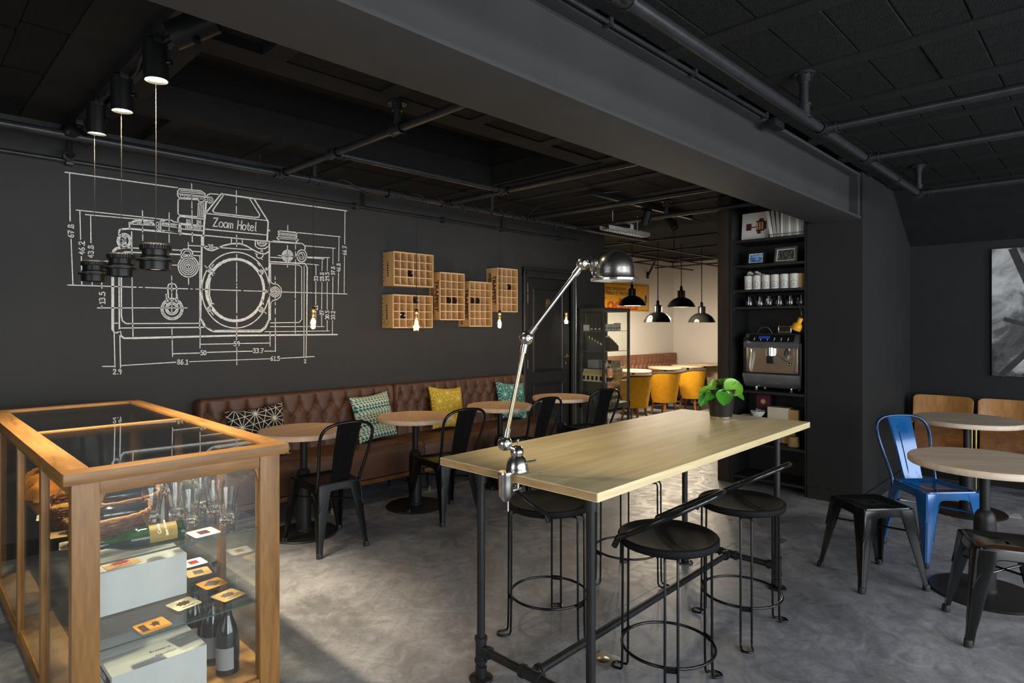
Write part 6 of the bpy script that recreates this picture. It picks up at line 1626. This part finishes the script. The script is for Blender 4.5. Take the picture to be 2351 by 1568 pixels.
names = ('white tea tin at the post end of its row', 'white tea tin under the white flower ornament', 'white tea tin third from the post', 'white tea tin fourth from the post', 'white tea tin fifth from the post', 'white tea tin next to the beige one')
for i, px in enumerate((1719, 1738.5, 1759, 1780, 1801.5, 1823.5)):
    y = sy(px, 5.635)
    if i == 0: tin0 = tin(names[0], y)
    else: dup(tin0, (5.635, y, SH[5] + .0005), .12 * i - .3, names[i], 'white tea tins on one shelf')
t = thing('tea_tin', 'plain beige tin at the pier end of the tea tin row', 'tin', (5.66, sy(1843, 5.66) + .012, SH[5] + .0005)); MB().lathe([(.0001, 0), (.030, 0), (.031, .003), (.030, .103), (.031, .105), (.031, .128), (.0001, .130)], (0, 0, 0), 28).build('tin_body', 'paper_tan', t, angle=50)
t = thing('flower_ornament', 'white flower ornament standing behind the tea tins', 'ornament', (5.77, sy(1735, 5.77), SH[5] + .0005)); MB().lathe([(.0001, 0), (.035, 0), (.03, .06), (.045, .12)], (0, 0, 0), 16).build('vase', 'tin_white', t)
m = MB()
for k in range(9): m.sphere((.05 * cos(k * 2.1) * (.4 + .1 * k % .6), .06 * sin(k * 1.7), .145 + .012 * (k % 3)), .020, 8, 6, (1, 1, .6))
m.build('blossoms', 'white_paint', t)
# glass mugs
mug0 = None
for i, px in enumerate((1721, 1745, 1766, 1790, 1815, 1838)):
    y = sy(px, 5.65); lab = 'clear glass mug on the shelf above the coffee machine, %s' % ('nearest the post', 'second from the post', 'third from the post', 'fourth from the post', 'fifth from the post', 'nearest the pier')[i]
    if mug0 is None:
        mug0 = thing('glass_mug', lab, 'mug', (5.65, y, SH[4] + .0005), 0, 'clear glass mugs on one shelf')
        MB().lathe([(.0001, .008), (.030, .006), (.033, 0), (.0345, .004), (.035, .09), (.0335, .092), (.0325, .09), (.032, .012), (.0001, .010)], (0, 0, 0), 24).build('mug_body', 'glass_clear', mug0, angle=50)
        MB().tube(smooth_path([(0, -.034, .072), (0, -.056, .066), (0, -.058, .040), (0, -.035, .026)], 6), .0045, 8).build('handle', 'glass_clear', mug0)
    else: dup(mug0, (5.65, y, SH[4] + .0005), .2 * (i % 3), lab, 'clear glass mugs on one shelf')
# coffee machine
cmx = 5.72; cy0, cy1 = sy(1706, 5.60), sy(1836, 5.60); cyc = (cy0 + cy1) / 2; hw = (cy0 - cy1) / 2
cmn = thing('coffee_machine', 'silver and grey espresso machine on the middle shelf', 'coffee machine', (cmx, cyc, SH[3] + .0005)); Z = lambda z: z - SH[3]
def cprism(name, prof, w, mat): return MB().prism([(x, -w, z) for x, z in prof], (0, 2 * w, 0)).build(name, mat, cmn, smooth=True, angle=30)
cprism('drip_tray', [(-.135, .155), (-.135, .135), (-.095, .060), (-.060, .035), (.20, .035), (.20, .165), (-.12, .165)], hw, 'machine_grey')
cprism('tray_rim', [(-.142, .166), (-.138, .174), (.02, .174), (.02, .166)], hw * 1.005, 'steel_bright')
MB().box(-.075, .19, -hw * .93, hw * .93, .174, .40).build('back_body', 'machine_steel', cmn, smooth=False)
for s_ in (-1, 1): MB().bbox(-.10, .20, s_ * hw * .97 - .018, s_ * hw * .97 + .018, .10, .45, .03).build('side_cheek', 'plastic_black', cmn); MB().bbox(-.098, -.06, s_ * hw * .84 - .018, s_ * hw * .84 + .018, .175, .40, .004).build('column', 'machine_steel', cmn)
cprism('head', [(-.115, .395), (-.135, .425), (-.128, .450), (-.075, .520), (-.05, .528), (.19, .528), (.19, .395)], hw * .96, 'machine_grey')
cprism('control_panel', [(-.1290, .4535), (-.0800, .5180), (-.0780, .5165), (-.1270, .4520)], hw * .80, 'plastic_black')
m = MB()
for k in range(6):
    yb = -hw * .62 + k * hw * .24; m.prism([(-.1235, yb, .463), (-.1235, yb + .006, .463), (-.1035, yb + .006, .489), (-.1035, yb, .489)], (-.001, 0, .001))
m.build('panel_button', 'white_paint', cmn, smooth=False); MB().prism([(-.112, hw * .05, .479), (-.112, hw * .45, .479), (-.094, hw * .45, .503), (-.094, hw * .05, .503)], (-.0012, 0, .001)).build('display', glow('lcd_blue', (.02, .05, .35), .25).name, cmn, smooth=False)
MB().cyl((-.12, hw * .86, .47), (-.145, hw * .86, .475), .022, 18).build('steam_knob', 'steel_bright', cmn)
g = MB(); g.cyl((-.09, hw * .05, .40), (-.09, hw * .05, .335), .040, 24); g.cyl((-.09, hw * .05, .345), (-.09, hw * .05, .325), .034, 24); g.build('group_head', 'steel_bright', cmn)
MB().bbox(-.105, -.075, hw * .05 - .032, hw * .05 + .032, .255, .325, .006).build('coffee_spout', 'plastic_black', cmn)
MB().tube(smooth_path([(-.10, hw * .70, .40), (-.115, hw * .72, .36), (-.110, hw * .78, .24), (-.105, hw * .80, .195)], 6), .006, 8).build('steam_wand', 'steel_bright', cmn); MB().tube(smooth_path([(-.10, -hw * .52, .40), (-.112, -hw * .52, .36), (-.110, -hw * .48, .30)], 6), .008, 8).build('steam_wand', 'steel_bright', cmn)
MB().cyl((-.112, -hw * .52, .375), (-.110, -hw * .50, .335), .012, 10).build('wand_grip', 'plastic_black', cmn); MB().tube(smooth_path([(-.08, -hw * .1, .34), (-.09, -hw * .4, .29), (-.085, -hw * .62, .255)], 6), .003, 6).build('probe_lead', 'steel_bright', cmn); MB().sphere((-.088, -hw * .62, .252), .014, 12, 8, (1, 1.2, .8)).build('probe_clip', 'steel_bright', cmn)
MB().prism([(-.1238, -hw * .30, .112), (-.1238, hw * .25, .112), (-.1035, hw * .25, .074), (-.1035, -hw * .30, .074)], (-.0012, 0, -.0005)).build('name_plate', 'steel_bright', cmn, smooth=False)
for s_ in (-.62, .62): MB().lathe([(.016, 0), (.018, .004), (.012, .012), (.011, .036)], (-.05, hw * s_, 0), 14, cap=True).build('foot', 'steel_bright', cmn); MB().lathe([(.016, 0), (.011, .036)], (.15, hw * s_, 0), 12, cap=True).build('foot', 'steel_bright', cmn)
MB().bbox(.02, .10, -hw * .52, -hw * .05, .528, .60, .008).build('cup_guard', 'steel_bright', cmn); MB().bbox(.018, .0195, -hw * .48, -hw * .09, .545, .588, .0005).build('guard_panel', 'plastic_black', cmn); MB().tube(smooth_path([(.05, hw * .75, .528), (.04, hw * .6, .575), (.04, hw * .35, .58), (.05, hw * .2, .528)], 6), .003, 6).build('hopper_wire', 'machine_grey', cmn)
# yellow cup hanging from a black strap on the shelf edge
yc = atx(1832, 745, 5.56)
hy = thing('hanging_cup', 'yellow plastic cup hanging by a strap from the shelf edge', 'cup', yc); ax = Vector((0, -.42, .90)).normalized()
MB().lathe([(.0001, -.055), (.040, -.052), (.043, -.046), (.040, -.010), (.034, .004), (.026, .010), (.020, .016), (.020, .060), (.017, .062), (.0001, .058)], (0, 0, 0), 32, ax).build('cup_body', 'yellow_plastic', hy, angle=50)
MB().tube(smooth_path([ax * .055, Vector((-.006, -.030, .10)), Vector((.0, -.02, .15)), Vector((.01, .0, .185)), Vector((.02, -.01, .14)), Vector((.005, -.02, .08)), ax * .050], 6), .004, 6).build('strap', 'plastic_black', hy)
# lower shelf goods
t = pack('gift_box', 'maroon box with a white flower print on the shelf under the coffee machine', 'box', 5.80, sy(1754, 5.8), SH[2], .04, .13, .20, 'maroon', None)
MB().add([(-.0212, .03 * (1 if i % 2 else .55) * cos(2 * pi * i / 20), .135 + .03 * (1 if i % 2 else .55) * sin(2 * pi * i / 20)) for i in range(20)], [tuple(range(20))]).build('flower_print', 'paper_tan', t, smooth=False)
t = thing('saucer', 'white saucer on the shelf under the coffee machine', 'plate', (5.66, sy(1716, 5.66) - .02, SH[2] + .0005)); MB().lathe([(.0001, .004), (.03, .002), (.034, 0), (.075, .012), (.078, .014), (.074, .015), (.035, .006), (.0001, .006)], (0, 0, 0), 36).build('plate_body', 'white_paint', t, angle=50)
t = thing('sugar_bowl', 'white bowl of sugar sachets on the shelf under the coffee machine', 'bowl', (5.67, sy(1740, 5.67), SH[2] + .0005)); MB().lathe([(.0001, .004), (.028, 0), (.034, .006), (.055, .03), (.066, .055), (.063, .056), (.05, .03), (.0001, .012)], (0, 0, 0), 32).build('bowl_body', 'white_paint', t, angle=50)
for k in range(9):
    a = k * 2.4; MB().cbox((.030 * cos(a) * (k % 3) / 2, .032 * sin(a) * (k % 3) / 2, .052 + .004 * (k % 4)), (.055, .018, .003), Matrix.Rotation(a, 3, 'Z') @ Matrix.Rotation(.5 * cos(k), 3, 'Y')).build('sachet', ('paper', 'label_grey')[k % 2], t, smooth=False)
def bag(label, y, w, h, mat):
    t = thing('paper_bag', label, 'bag', (5.72, y, SH[2] + .0005)); MB().bbox(-.06, .06, -w / 2, w / 2, 0, h, .004).build('bag_body', mat, t)
    for x in (-.03, .03): MB().tube(smooth_path([(x, -w * .25, h), (x - .02, -w * .2, h + .012), (x - .03, 0, h + .016), (x - .02, w * .2, h + .012), (x, w * .25, h)], 5), .0025, 6).build('bag_handle', 'plastic_black', t)
bag('cream paper bag with black handles under the coffee machine', sy(1790, 5.70), .19, .105, 'paper_cream'); bag('brown paper bag squeezed beside the pier panel', sy(1829, 5.72) + .01, .09, .095, 'paper_tan')
t = thing('straw_hat_box', 'small beige bucket on the lower shelf near the pier', 'box', (5.72, sy(1823, 5.72), SH[1] + .0005)); MB().lathe([(.0001, 0), (.052, 0), (.054, .006), (.046, .07), (.042, .086), (.0001, .088)], (0, 0, 0), 28).build('bucket_body', 'paper_tan', t, angle=40)
t = thing('round_tray', 'round pale wooden tray leaning on the lower shelf', 'tray', (5.80, sy(1806, 5.80) , SH[1] + .0005)); MB().lathe([(.0001, 0), (.085, 0), (.088, .004), (.085, .008), (.0001, .008)], (-.02, 0, .0885), 36, (-.95, 0, .22)).build('tray_disc', 'paper_tan', t, angle=40)
# ------------------------------------------------------------------ white room beyond the wall
bench('tufted_bench', 'tan tufted leather bench along the white wall under the yellow sign', 7.35, 4.20, 6.645, 'leather_far', 420, legs=False, buttons=False)
WT = 'pale round tables in the white room'
plain('table_white', srgb(222, 202, 172), .5, var=.04)
w0 = round_table('round_table', 'pale round table behind the glass cabinet in the white room', (8.80, 5.79, 0), .300, 'table_white', group=WT, base_r=.22)
for (x, y, lab) in ((9.85, 5.81, 'pale round table behind the middle yellow chair'), (10.62, 5.78, 'pale round table in front of the radiator, nearer the tufted bench'), (11.29, 5.79, 'white round table farthest back, in front of the radiator')):
    dup(w0, (x, y, 0), 0, lab, WT)
def tub_chair(label, loc, rz, group=None):
    t = thing('tub_chair', label, 'chair', loc, rz, group)
    def wall(r0, r1, z0, z1, mat, name, a0=-205, a1=25, thick=.0):
        m = MB(); n = 30; rows = 6; vs = []; fs = []
        for j in range(rows + 1):
            q = j / rows; r = r0 + (r1 - r0) * q
            for i in range(n + 1):
                a = radians(a0 + (a1 - a0) * i / n); e = abs(2 * i / n - 1); zt_ = z1 - .07 * max(0, (e - .45) / .55) ** 2
                vs.append((r * cos(a), r * sin(a) * .95, z0 + (zt_ - z0) * q))
        for j in range(rows):
            for i in range(n): a_ = j * (n + 1) + i; fs.append((a_, a_ + 1, a_ + n + 2, a_ + n + 1))
        m.add(vs, fs); return m.build(name, mat, t, angle=60)
    wall(.215, .285, .215, .700, 'yellow_fabric', 'shell'); wall(.17, .232, .40, .705, 'brown_fabric', 'inner_lining')
    pts = []; n = 36
    for i in range(n + 1):
        a = radians(-205 + 230 * i / n); e = abs(2 * i / n - 1); pts.append((.260 * cos(a), .260 * sin(a) * .95, .708 - .07 * max(0, (e - .45) / .55) ** 2))
    MB().tube(pts, .027, 10).build('top_roll', 'brown_fabric', t)
    for s_ in (-1, 1):
        a = radians(-205 if s_ < 0 else 25); MB().tube([(.190 * cos(a), .190 * sin(a), .24), (.228 * cos(a), .228 * sin(a), .45), (.258 * cos(a), .258 * sin(a), .64)], .026, 8).build('arm_front', 'yellow_fabric', t)
    MB().lathe([(.0001, .215), (.208, .215), (.215, .24), (.222, .40), (.21, .43), (.0001, .445)], (0, .012, 0), 36).build('seat', 'brown_fabric', t, angle=50)
    for sx, sy_ in ((1, 1), (-1, 1), (1, -1), (-1, -1)): MB().lathe([(.014, 0), (.024, .22)], (sx * .15, sy_ * .14, 0), 12, Vector((-sx * .12, -sy_ * .12, 1)), True).build('leg', 'chair_leg_wood', t)
    return t
YC = 'yellow tub chairs in the white room'
y0_ = tub_chair('yellow tub chair seen partly through the glass cabinet', (8.24, 5.40, 0), radians(4), YC)
dup(y0_, (9.13, 5.41, 0), radians(-6), 'yellow tub chair in the middle of the three', YC)
dup(y0_, (9.95, 5.37, 0), radians(10), 'yellow tub chair farthest from the glass cabinet', YC)
# dark upholstered chair showing beside the post
dc = thing('side_chair', 'dark upholstered chair beside the brown post in the white room', 'chair', (10.75, 5.02, 0), radians(95))
MB().bbox(-.22, .22, -.22, .22, .40, .48, .03).build('seat', 'brown_fabric', dc); m = MB(); m.bbox(-.22, .22, -.27, -.20, .46, .86, .03); m.build('backrest', 'brown_fabric', dc); MB().bbox(-.21, .21, -.285, -.271, .44, .84, .006).build('back_shell', 'chair_leg_wood', dc)
for sx in (-.19, .19):
    for sy_ in (-.19, .19): MB().lathe([(.014, 0), (.021, .40)], (sx, sy_, 0), 10, cap=True).build('leg', 'chair_leg_wood', dc)
# radiator on the back wall
ra = thing('radiator', 'cream panel radiator on the back wall of the white room', 'radiator', (11.60, 5.2, 0))
MB().bbox(-.07, -.01, -1.22, .80, .16, .70, .01).build('panel', 'radiator', ra)
rf = None
for k in range(34):
    y = -1.19 + k * .0585
    if rf is None: rf = MB().bbox(-.084, -.068, -.020, .020, .19, .67, .006).build('rib', 'radiator', ra); rf.location = (0, y, 0)
    else: share(rf, 'rib', ra, (0, y, 0))
for y in (-1.20, .78): MB().cyl((-.04, y, 0), (-.04, y, .17), .010, 8).build('feed_pipe', 'radiator', ra)
# yellow enamel sign on the white side wall
sg = thing('enamel_sign', 'old yellow enamel shop sign with red and brown French lettering on the white wall', 'sign', (9.74, 6.642, 2.01)); ws, hs = 1.62, .52
s_l = aty(1388, 680, 6.642); s_r = aty(1489, 655, 6.642); s_b = aty(1489, 716, 6.642)
ws = 1.95; hs = s_r.z - s_b.z; sg.location = (s_r.x - ws / 2, 6.642, (s_r.z + s_b.z) / 2)
MB().bbox(-ws / 2, ws / 2, -.012, 0, -hs / 2, hs / 2, .004).build('sign_plate', 'enamel_yellow', sg)
m = MB(); b = .008
for a in ((-ws / 2 + .02, ws / 2 - .02, hs / 2 - .03, hs / 2 - .03 + b), (-ws / 2 + .02, ws / 2 - .02, -hs / 2 + .022, -hs / 2 + .022 + b), (-ws / 2 + .02, -ws / 2 + .02 + b, -hs / 2 + .022, hs / 2 - .022), (ws / 2 - .02 - b, ws / 2 - .02, -hs / 2 + .022, hs / 2 - .022)): m.box(a[0], a[1], -.0132, -.012, a[2], a[3])
m.build('sign_border', 'enamel_ink', sg, smooth=False)
FM = lambda x, z: frame_m((x, -.0135, z), (1, 0, 0), (0, 0, 1))
cm_r = lambda px, py: aty(px, py, 6.63) - sg.location
SX = Matrix.Diagonal((1.15, 1, 1, 1))
def stext(body, size, px, py, mat, bold, k=1.15):
    p = cm_r(px, py); text_mesh(body, size, 'sign_lettering', mat, sg, FM(p.x, p.z) @ Matrix.Diagonal((k, 1, 1, 1)), bold=bold)
stext('Exigez toujours', .115, 1409, 661.5, 'enamel_ink', .001, 1.12); stext('APPAREILS ET PRODUITS', .085, 1417, 673.5, 'enamel_ink', .002, 1.12); stext('Kodaks', .30, 1420, 699, 'enamel_red', .008, 1.45)
pxx = cm_r(1481, 684); MB().lathe([(.0001, 0), (1, .0008)], (0, 0, 0), 20, (0, -1, 0)).xform(Matrix.Translation((pxx.x, -.0125, pxx.z)) @ Matrix.Diagonal((.075, 1, .16, 1))).build('sign_oval', 'paper_tan', sg)
MB().lathe([(.0001, 0), (1, .0012)], (0, 0, 0), 16, (0, -1, 0)).xform(Matrix.Translation((pxx.x + .02, -.0125, pxx.z - .03)) @ Matrix.Diagonal((.04, 1, .09, 1))).build('sign_figure', 'enamel_ink', sg)
# black wall bracket
wb_ = thing('wall_bracket', 'black angled bracket on the white wall above the yellow sign', 'bracket'); p0 = aty(1487, 630, 6.64); p1 = aty(1512, 596, 6.2)
MB().bbox(p0.x - .03, p0.x + .03, 6.625, 6.65, p0.z - .08, p0.z + .05, .005).build('wall_plate', 'metal_matte', wb_); MB().tube([(p0.x, 6.62, p0.z), (p1.x, 6.22, 2.80)], .022, 10).build('strut', 'metal_matte', wb_)

# ------------------------------------------------------------------ hanging lamps
def dome(label, x, y, z, ztop, r=.222):
    t = thing('dome_lamp', label, 'lamp', (x, y, z), 0, 'black dome pendant lamps in the white room')
    pr = [(r, 0), (r + .004, .004), (r, .010), (r * .93, .045), (r * .78, .095), (r * .55, .135), (r * .33, .155), (.06, .160)]
    MB().lathe(pr, (0, 0, 0), 48).build('shade', 'pend_black', t, angle=60)
    MB().lathe([(a - .004, b + .001) for a, b in pr[2:]] + [(.0001, .158)], (0, 0, 0), 40).build('shade_lining', 'pend_inner', t, angle=60)
    MB().lathe([(.062, .155), (.062, .260), (.055, .268), (.028, .272), (.022, .285), (.022, .330), (.010, .345)], (0, 0, 0), 28).build('lamp_neck', 'metal_gloss', t, angle=40)
    pts = []; n = 60; H = ztop - z
    MB().tube([(.0035 * cos(i * 1.6), .0035 * sin(i * 1.6), .34 + (H - .34) * i / n) for i in range(n + 1)], .007, 6).build('chain_cord', 'cord', t)
    MB().sphere((0, 0, .055), .045, 16, 10).build('bulb', 'pend_bulb', t)
    point('lamp_light', (x, y, z - .03), 46, (1.0, .84, .62), .05)
    return t
dome('black dome lamp right under the desk lamp shade, before the yellow sign', 8.20, 5.42, 1.79, 2.80)
dome('black dome lamp hanging lowest beside the yellow sign', 8.50, 5.14, 1.535, 2.80)
dome('black dome lamp hanging high between two lower ones', 9.03, 5.03, 1.78, 2.80)
dome('black dome lamp nearest the brown post', 9.56, 4.95, 1.535, 2.80)

def lens_lamp(label, x, y, z):
    t = thing('lens_pendant', label, 'lamp', (x, y, z), 0, 'camera lens pendants above the display case')
    MB().lathe([(.040, .002), (.046, 0), (.0585, .002), (.0590, .008), (.0590, .034), (.066, .036)], (0, 0, 0), 48).build('front_barrel', 'lens_black', t, angle=35)
    m = MB(); m.lathe([(.060, .0345), (.0715, .036), (.0725, .040), (.0715, .044), (.060, .048)], (0, 0, 0), 48); m.build('mount_flange', 'lens_black', t, angle=35)
    MB().lathe([(.052, .047), (.0565, .049), (.0570, .053), (.0555, .058), (.050, .060), (.050, .063)], (0, 0, 0), 48).build('aperture_ring', 'lens_black', t, angle=35)
    MB().lathe([(.0495, .060), (.0505, .066), (.0505, .084), (.054, .086)], (0, 0, 0), 48).build('neck_barrel', 'lens_black', t, angle=35)
    # knurled focus ring
    m = MB(); n = 72; vs = []; fs = []
    for zz, dr in ((.084, 0), (.087, .001), (.103, .001), (.106, -.001)):
        for k in range(n): a = 2 * pi * k / n; r = .0575 + dr + (.0012 if k % 2 else 0); vs.append((r * cos(a), r * sin(a), zz))
    for i in range(3):
        for k in range(n): fs.append((i * n + k, i * n + (k + 1) % n, (i + 1) * n + (k + 1) % n, (i + 1) * n + k))
    m.add(vs, fs); m.build('focus_ring', 'lens_black', t, smooth=False)
    MB().lathe([(.0575, .1055), (.050, .109), (.046, .111), (.020, .111), (.012, .113), (.0001, .113)], (0, 0, 0), 40).build('rear_cap', 'lens_black', t, angle=35)
    MB().lathe([(.0001, .006), (.0402, .006)], (0, 0, 0), 32).build('lens_glass', 'lens_face', t)
    MB().tube([(0, 0, .112), (.001, 0, .5), (0, 0, 2.672 - z)], .0016, 6).build('cord', 'cord', t)
    spot('lamp_light', (x, y, z - .004), (x, y, 0), 28, (1.0, .82, .58), 100, .7, .03)
lens_lamp('black camera lens pendant nearest the beam', .795, 2.868, 1.712); lens_lamp('middle black camera lens pendant over the display case', .785, 3.362, 1.712); lens_lamp('black camera lens pendant nearest the dark wall', .778, 3.86, 1.713)

def bulb(label, x, z, kindb):
    y = 4.30; t = thing('filament_bulb', label, 'light bulb', (x, y, z), 0, 'bare filament bulbs hanging along the bench')
    MB().tube([(0, 0, 0), (.002, 0, .4), (0, 0, ZL - z)], .003, 6).build('cord', 'cord', t)
    MB().lathe([(.003, .004), (.014, 0), (.018, -.006), (.0185, -.045), (.0165, -.050)], (0, 0, 0), 24).build('socket', 'brass', t, angle=40)
    m = MB()
    for k in range(4): m.tube([(.0152 * cos(i * pi / 8), .0152 * sin(i * pi / 8), -.050 - k * .005 - .005 * i / 16) for i in range(17)], .0018, 6)
    m.build('screw_base', 'brass', t)
    z0_ = -.068
    if kindb == 'globe': r = .064; pr = [(.014, z0_), (.017, z0_ - .012), (.030, z0_ - .022)] + [(r * sin(radians(a)), z0_ - .012 - r - r * cos(radians(180 - a)) * -1 if False else z0_ - .014 - r + r * cos(radians(a))) for a in range(32, 180, 12)] + [(.0001, z0_ - .014 - 2 * r)]; fz0, fz1, fr = z0_ - .026, z0_ - .112, .019
    elif kindb == 'small': r = .040; pr = [(.014, z0_), (.016, z0_ - .008)] + [(r * sin(radians(a)), z0_ - .006 - r + r * cos(radians(a))) for a in range(28, 180, 12)] + [(.0001, z0_ - .006 - 2 * r)]; fz0, fz1, fr = z0_ - .018, z0_ - .066, .015
    else: pr = [(.014, z0_), (.016, z0_ - .010), (.023, z0_ - .030), (.030, z0_ - .055), (.032, z0_ - .072), (.029, z0_ - .090), (.019, z0_ - .103), (.0001, z0_ - .108)]; fz0, fz1, fr = z0_ - .020, z0_ - .088, .013
    MB().lathe(pr[::-1], (0, 0, 0), 36).build('bulb_glass', 'bulb_glass', t, angle=60)
    pts = []; n = 10
    for k in range(n + 1): a = 2 * pi * k / n; rr = fr * (.55 if k % 2 else 1.0); pts.append((rr * cos(a), rr * sin(a), fz0 if k % 2 else fz1))
    MB().tube(pts, .0024, 6).build('filament', 'filament', t); MB().cyl((0, 0, z0_ + .01), (0, 0, (fz0 + fz1) / 2), .0035, 8).build('glass_stem', 'bulb_glass', t)
    point('bulb_light', (x, y, z + (fz0 + fz1) / 2), BULBW, (1.0, .74, .46), .03)
BULBW = 5.0
bulb('pear-shaped filament bulb glowing beside the camera drawing', 2.252, 1.622, 'pear'); bulb('large globe filament bulb glowing before the crates', 3.205, 1.622, 'globe'); bulb('pear-shaped filament bulb glowing under the upright crates', 4.205, 1.625, 'pear'); bulb('small round filament bulb glowing before the black door', 5.225, 1.640, 'small')

# ------------------------------------------------------------------ plywood theatre seats at the back wall
def ply_panel(parent, name, w, z0, z1, y0, y1, bow, mat, th=.012, round_top=.03):
    m = MB(); n = 32; r = 6; vs = []; fs = []
    for lay in (0, 1):
        for j in range(r + 1):
            q = j / r
            for i in range(n + 1):
                u = sin(pi / 2 * (-1 + 2 * i / n)); k_ = max(0, (abs(u) - .80) / .20)
                z = z0 + (z1 - round_top * (1 - sqrt(max(0, 1 - k_ * k_))) - z0) * q
                x = u * w / 2 * (1 - .02 * (1 - q)); y = y0 + (y1 - y0) * q + bow * (u * u) + lay * -th
                vs.append((x, y, z))
    S = (r + 1) * (n + 1)
    for lay in (0, 1):
        for j in range(r):
            for i in range(n): a = lay * S + j * (n + 1) + i; f = (a, a + 1, a + n + 2, a + n + 1); fs.append(f if lay == 0 else f[::-1])
    for j in range(r):
        for i in (0, n): a = j * (n + 1) + i; fs.append((a, a + n + 1, S + a + n + 1, S + a))
    for i in range(n):
        for j in (0, r): a = j * (n + 1) + i; fs.append((a, a + 1, S + a + 1, S + a))
    m.add(vs, fs); return m.build(name, mat, parent, angle=50)
def theatre_seat(label, y):
    # faces -X; local +Y is forward
    t = thing('theatre_seat', label, 'seat', (6.90, y, 0), radians(90), 'plywood theatre seats along the back wall')
    ply_panel(t, 'backrest', .47, .60, .825, -.04, -.075, .045, 'ply_seat', round_top=.045)
    ply_panel(t, 'back_panel', .46, .25, .60, -.02, -.045, .012, 'ply_dark')
    ply_panel(t, 'folded_seat', .42, .30, .585, .085, .03, .020, 'ply_dark')
    MB().bbox(-.215, .215, .02, .10, .262, .298, .006).build('seat_hinge_rail', 'chair_leg_wood', t)
    for x in (-.235, .235):
        MB().bbox(x - .010, x + .010, -.05, .06, .02, .56, .004).build('stand', 'metal_matte', t); MB().bbox(x - .018, x + .018, -.10, .12, 0, .02, .004).build('stand_foot', 'metal_matte', t)
        MB().cyl((x, .075, .02), (x, .075, .60), .009, 12).build('brass_rod', 'brass_dull', t)
        MB().bbox(x - .018, x + .018, -.06, .13, .56, .585, .006).build('arm_pad', 'ply_dark', t)
theatre_seat('plywood theatre seat nearest the pier', 1.165); ts2 = [o for o in bpy.data.objects if o.get('label') == 'plywood theatre seat nearest the pier'][0]
dup(ts2, (6.90, .665, 0), radians(90), 'plywood theatre seat cut by the picture edge', 'plywood theatre seats along the back wall')

# ------------------------------------------------------------------ black-and-white print on the back wall
def bw_mat():
    m, t, b = nt('print_clouds'); v = coords(t, (1, 1, 1)); n = node(t, 'ShaderNodeTexNoise'); n.inputs['Scale'].default_value = 2.6; n.inputs['Detail'].default_value = 9; n.inputs['Roughness'].default_value = .62; n.inputs['Distortion'].default_value = .6
    t.links.new(v, n.inputs['Vector']); t.links.new(ramp(t, n.outputs[0], ((.36, (.02, .02, .02)), (.47, (.14, .14, .14)), (.54, (.42, .42, .42)), (.64, (.74, .74, .74)))), b.inputs['Base Color']); b.inputs['Roughness'].default_value = .4
bw_mat(); plain('print_dark', (.03, .03, .03), .4, var=.5, scale=9); plain('print_mid', (.16, .16, .16), .4, var=.6, scale=14)
pc_ = thing('wall_picture', 'large black-and-white photograph of clouds and steel struts on the back wall', 'picture', (7.198, .24, 1.603))
MB().bbox(-.028, 0, -.60, .587, -.584, .584, .002).build('canvas', 'print_clouds', pc_)
m = MB()
def bar(a, b, w):
    a = Vector(a); b = Vector(b); d = (b - a).normalized(); nn = Vector((-d.y, d.x)) * w / 2; m.add([(-.0288, *(a + nn)), (-.0288, *(b + nn)), (-.0288, *(b - nn)), (-.0288, *(a - nn))], [(0, 1, 2, 3)])
bar((.44, .58), (.30, .18), .06); bar((.30, .20), (.17, -.58), .07); bar((.50, -.06), (.05, -.22), .035); bar((.52, -.58), (.25, -.25), .05); bar((.10, .58), (-.15, -.58), .10); bar((.36, -.58), (-.3, .1), .04)
m.build('printed_struts', 'print_dark', pc_, smooth=False)

# ------------------------------------------------------------------ floor sockets
for (x, y, lab) in ((2.24, 1.62, 'square steel floor socket lid beside the near bar stool'), (4.32, 1.675, 'square dark floor socket lid before the pier')):
    t = thing('floor_socket', lab, 'floor socket', (x, y, 0), radians(2)); MB().bbox(-.055, .055, -.055, .055, .0004, .003, .001).build('lid', 'machine_grey', t); MB().lathe([(.0001, .0008), (.028, .0006), (.030, 0)], (-.01, .005, .003), 24).build('lid_plug', 'steel', t)
p = atz(2325, 1183, 0); t = thing('floor_plate', 'white floor plate half under the base of the far round table', 'floor plate', (p.x, p.y, 0), radians(10)); MB().bbox(-.07, .07, -.05, .05, .0004, .004, .001).build('plate_body', 'galv', t); MB().cyl((.03, 0, .004), (.03, 0, .006), .008, 10).build('plate_screw', 'steel', t)
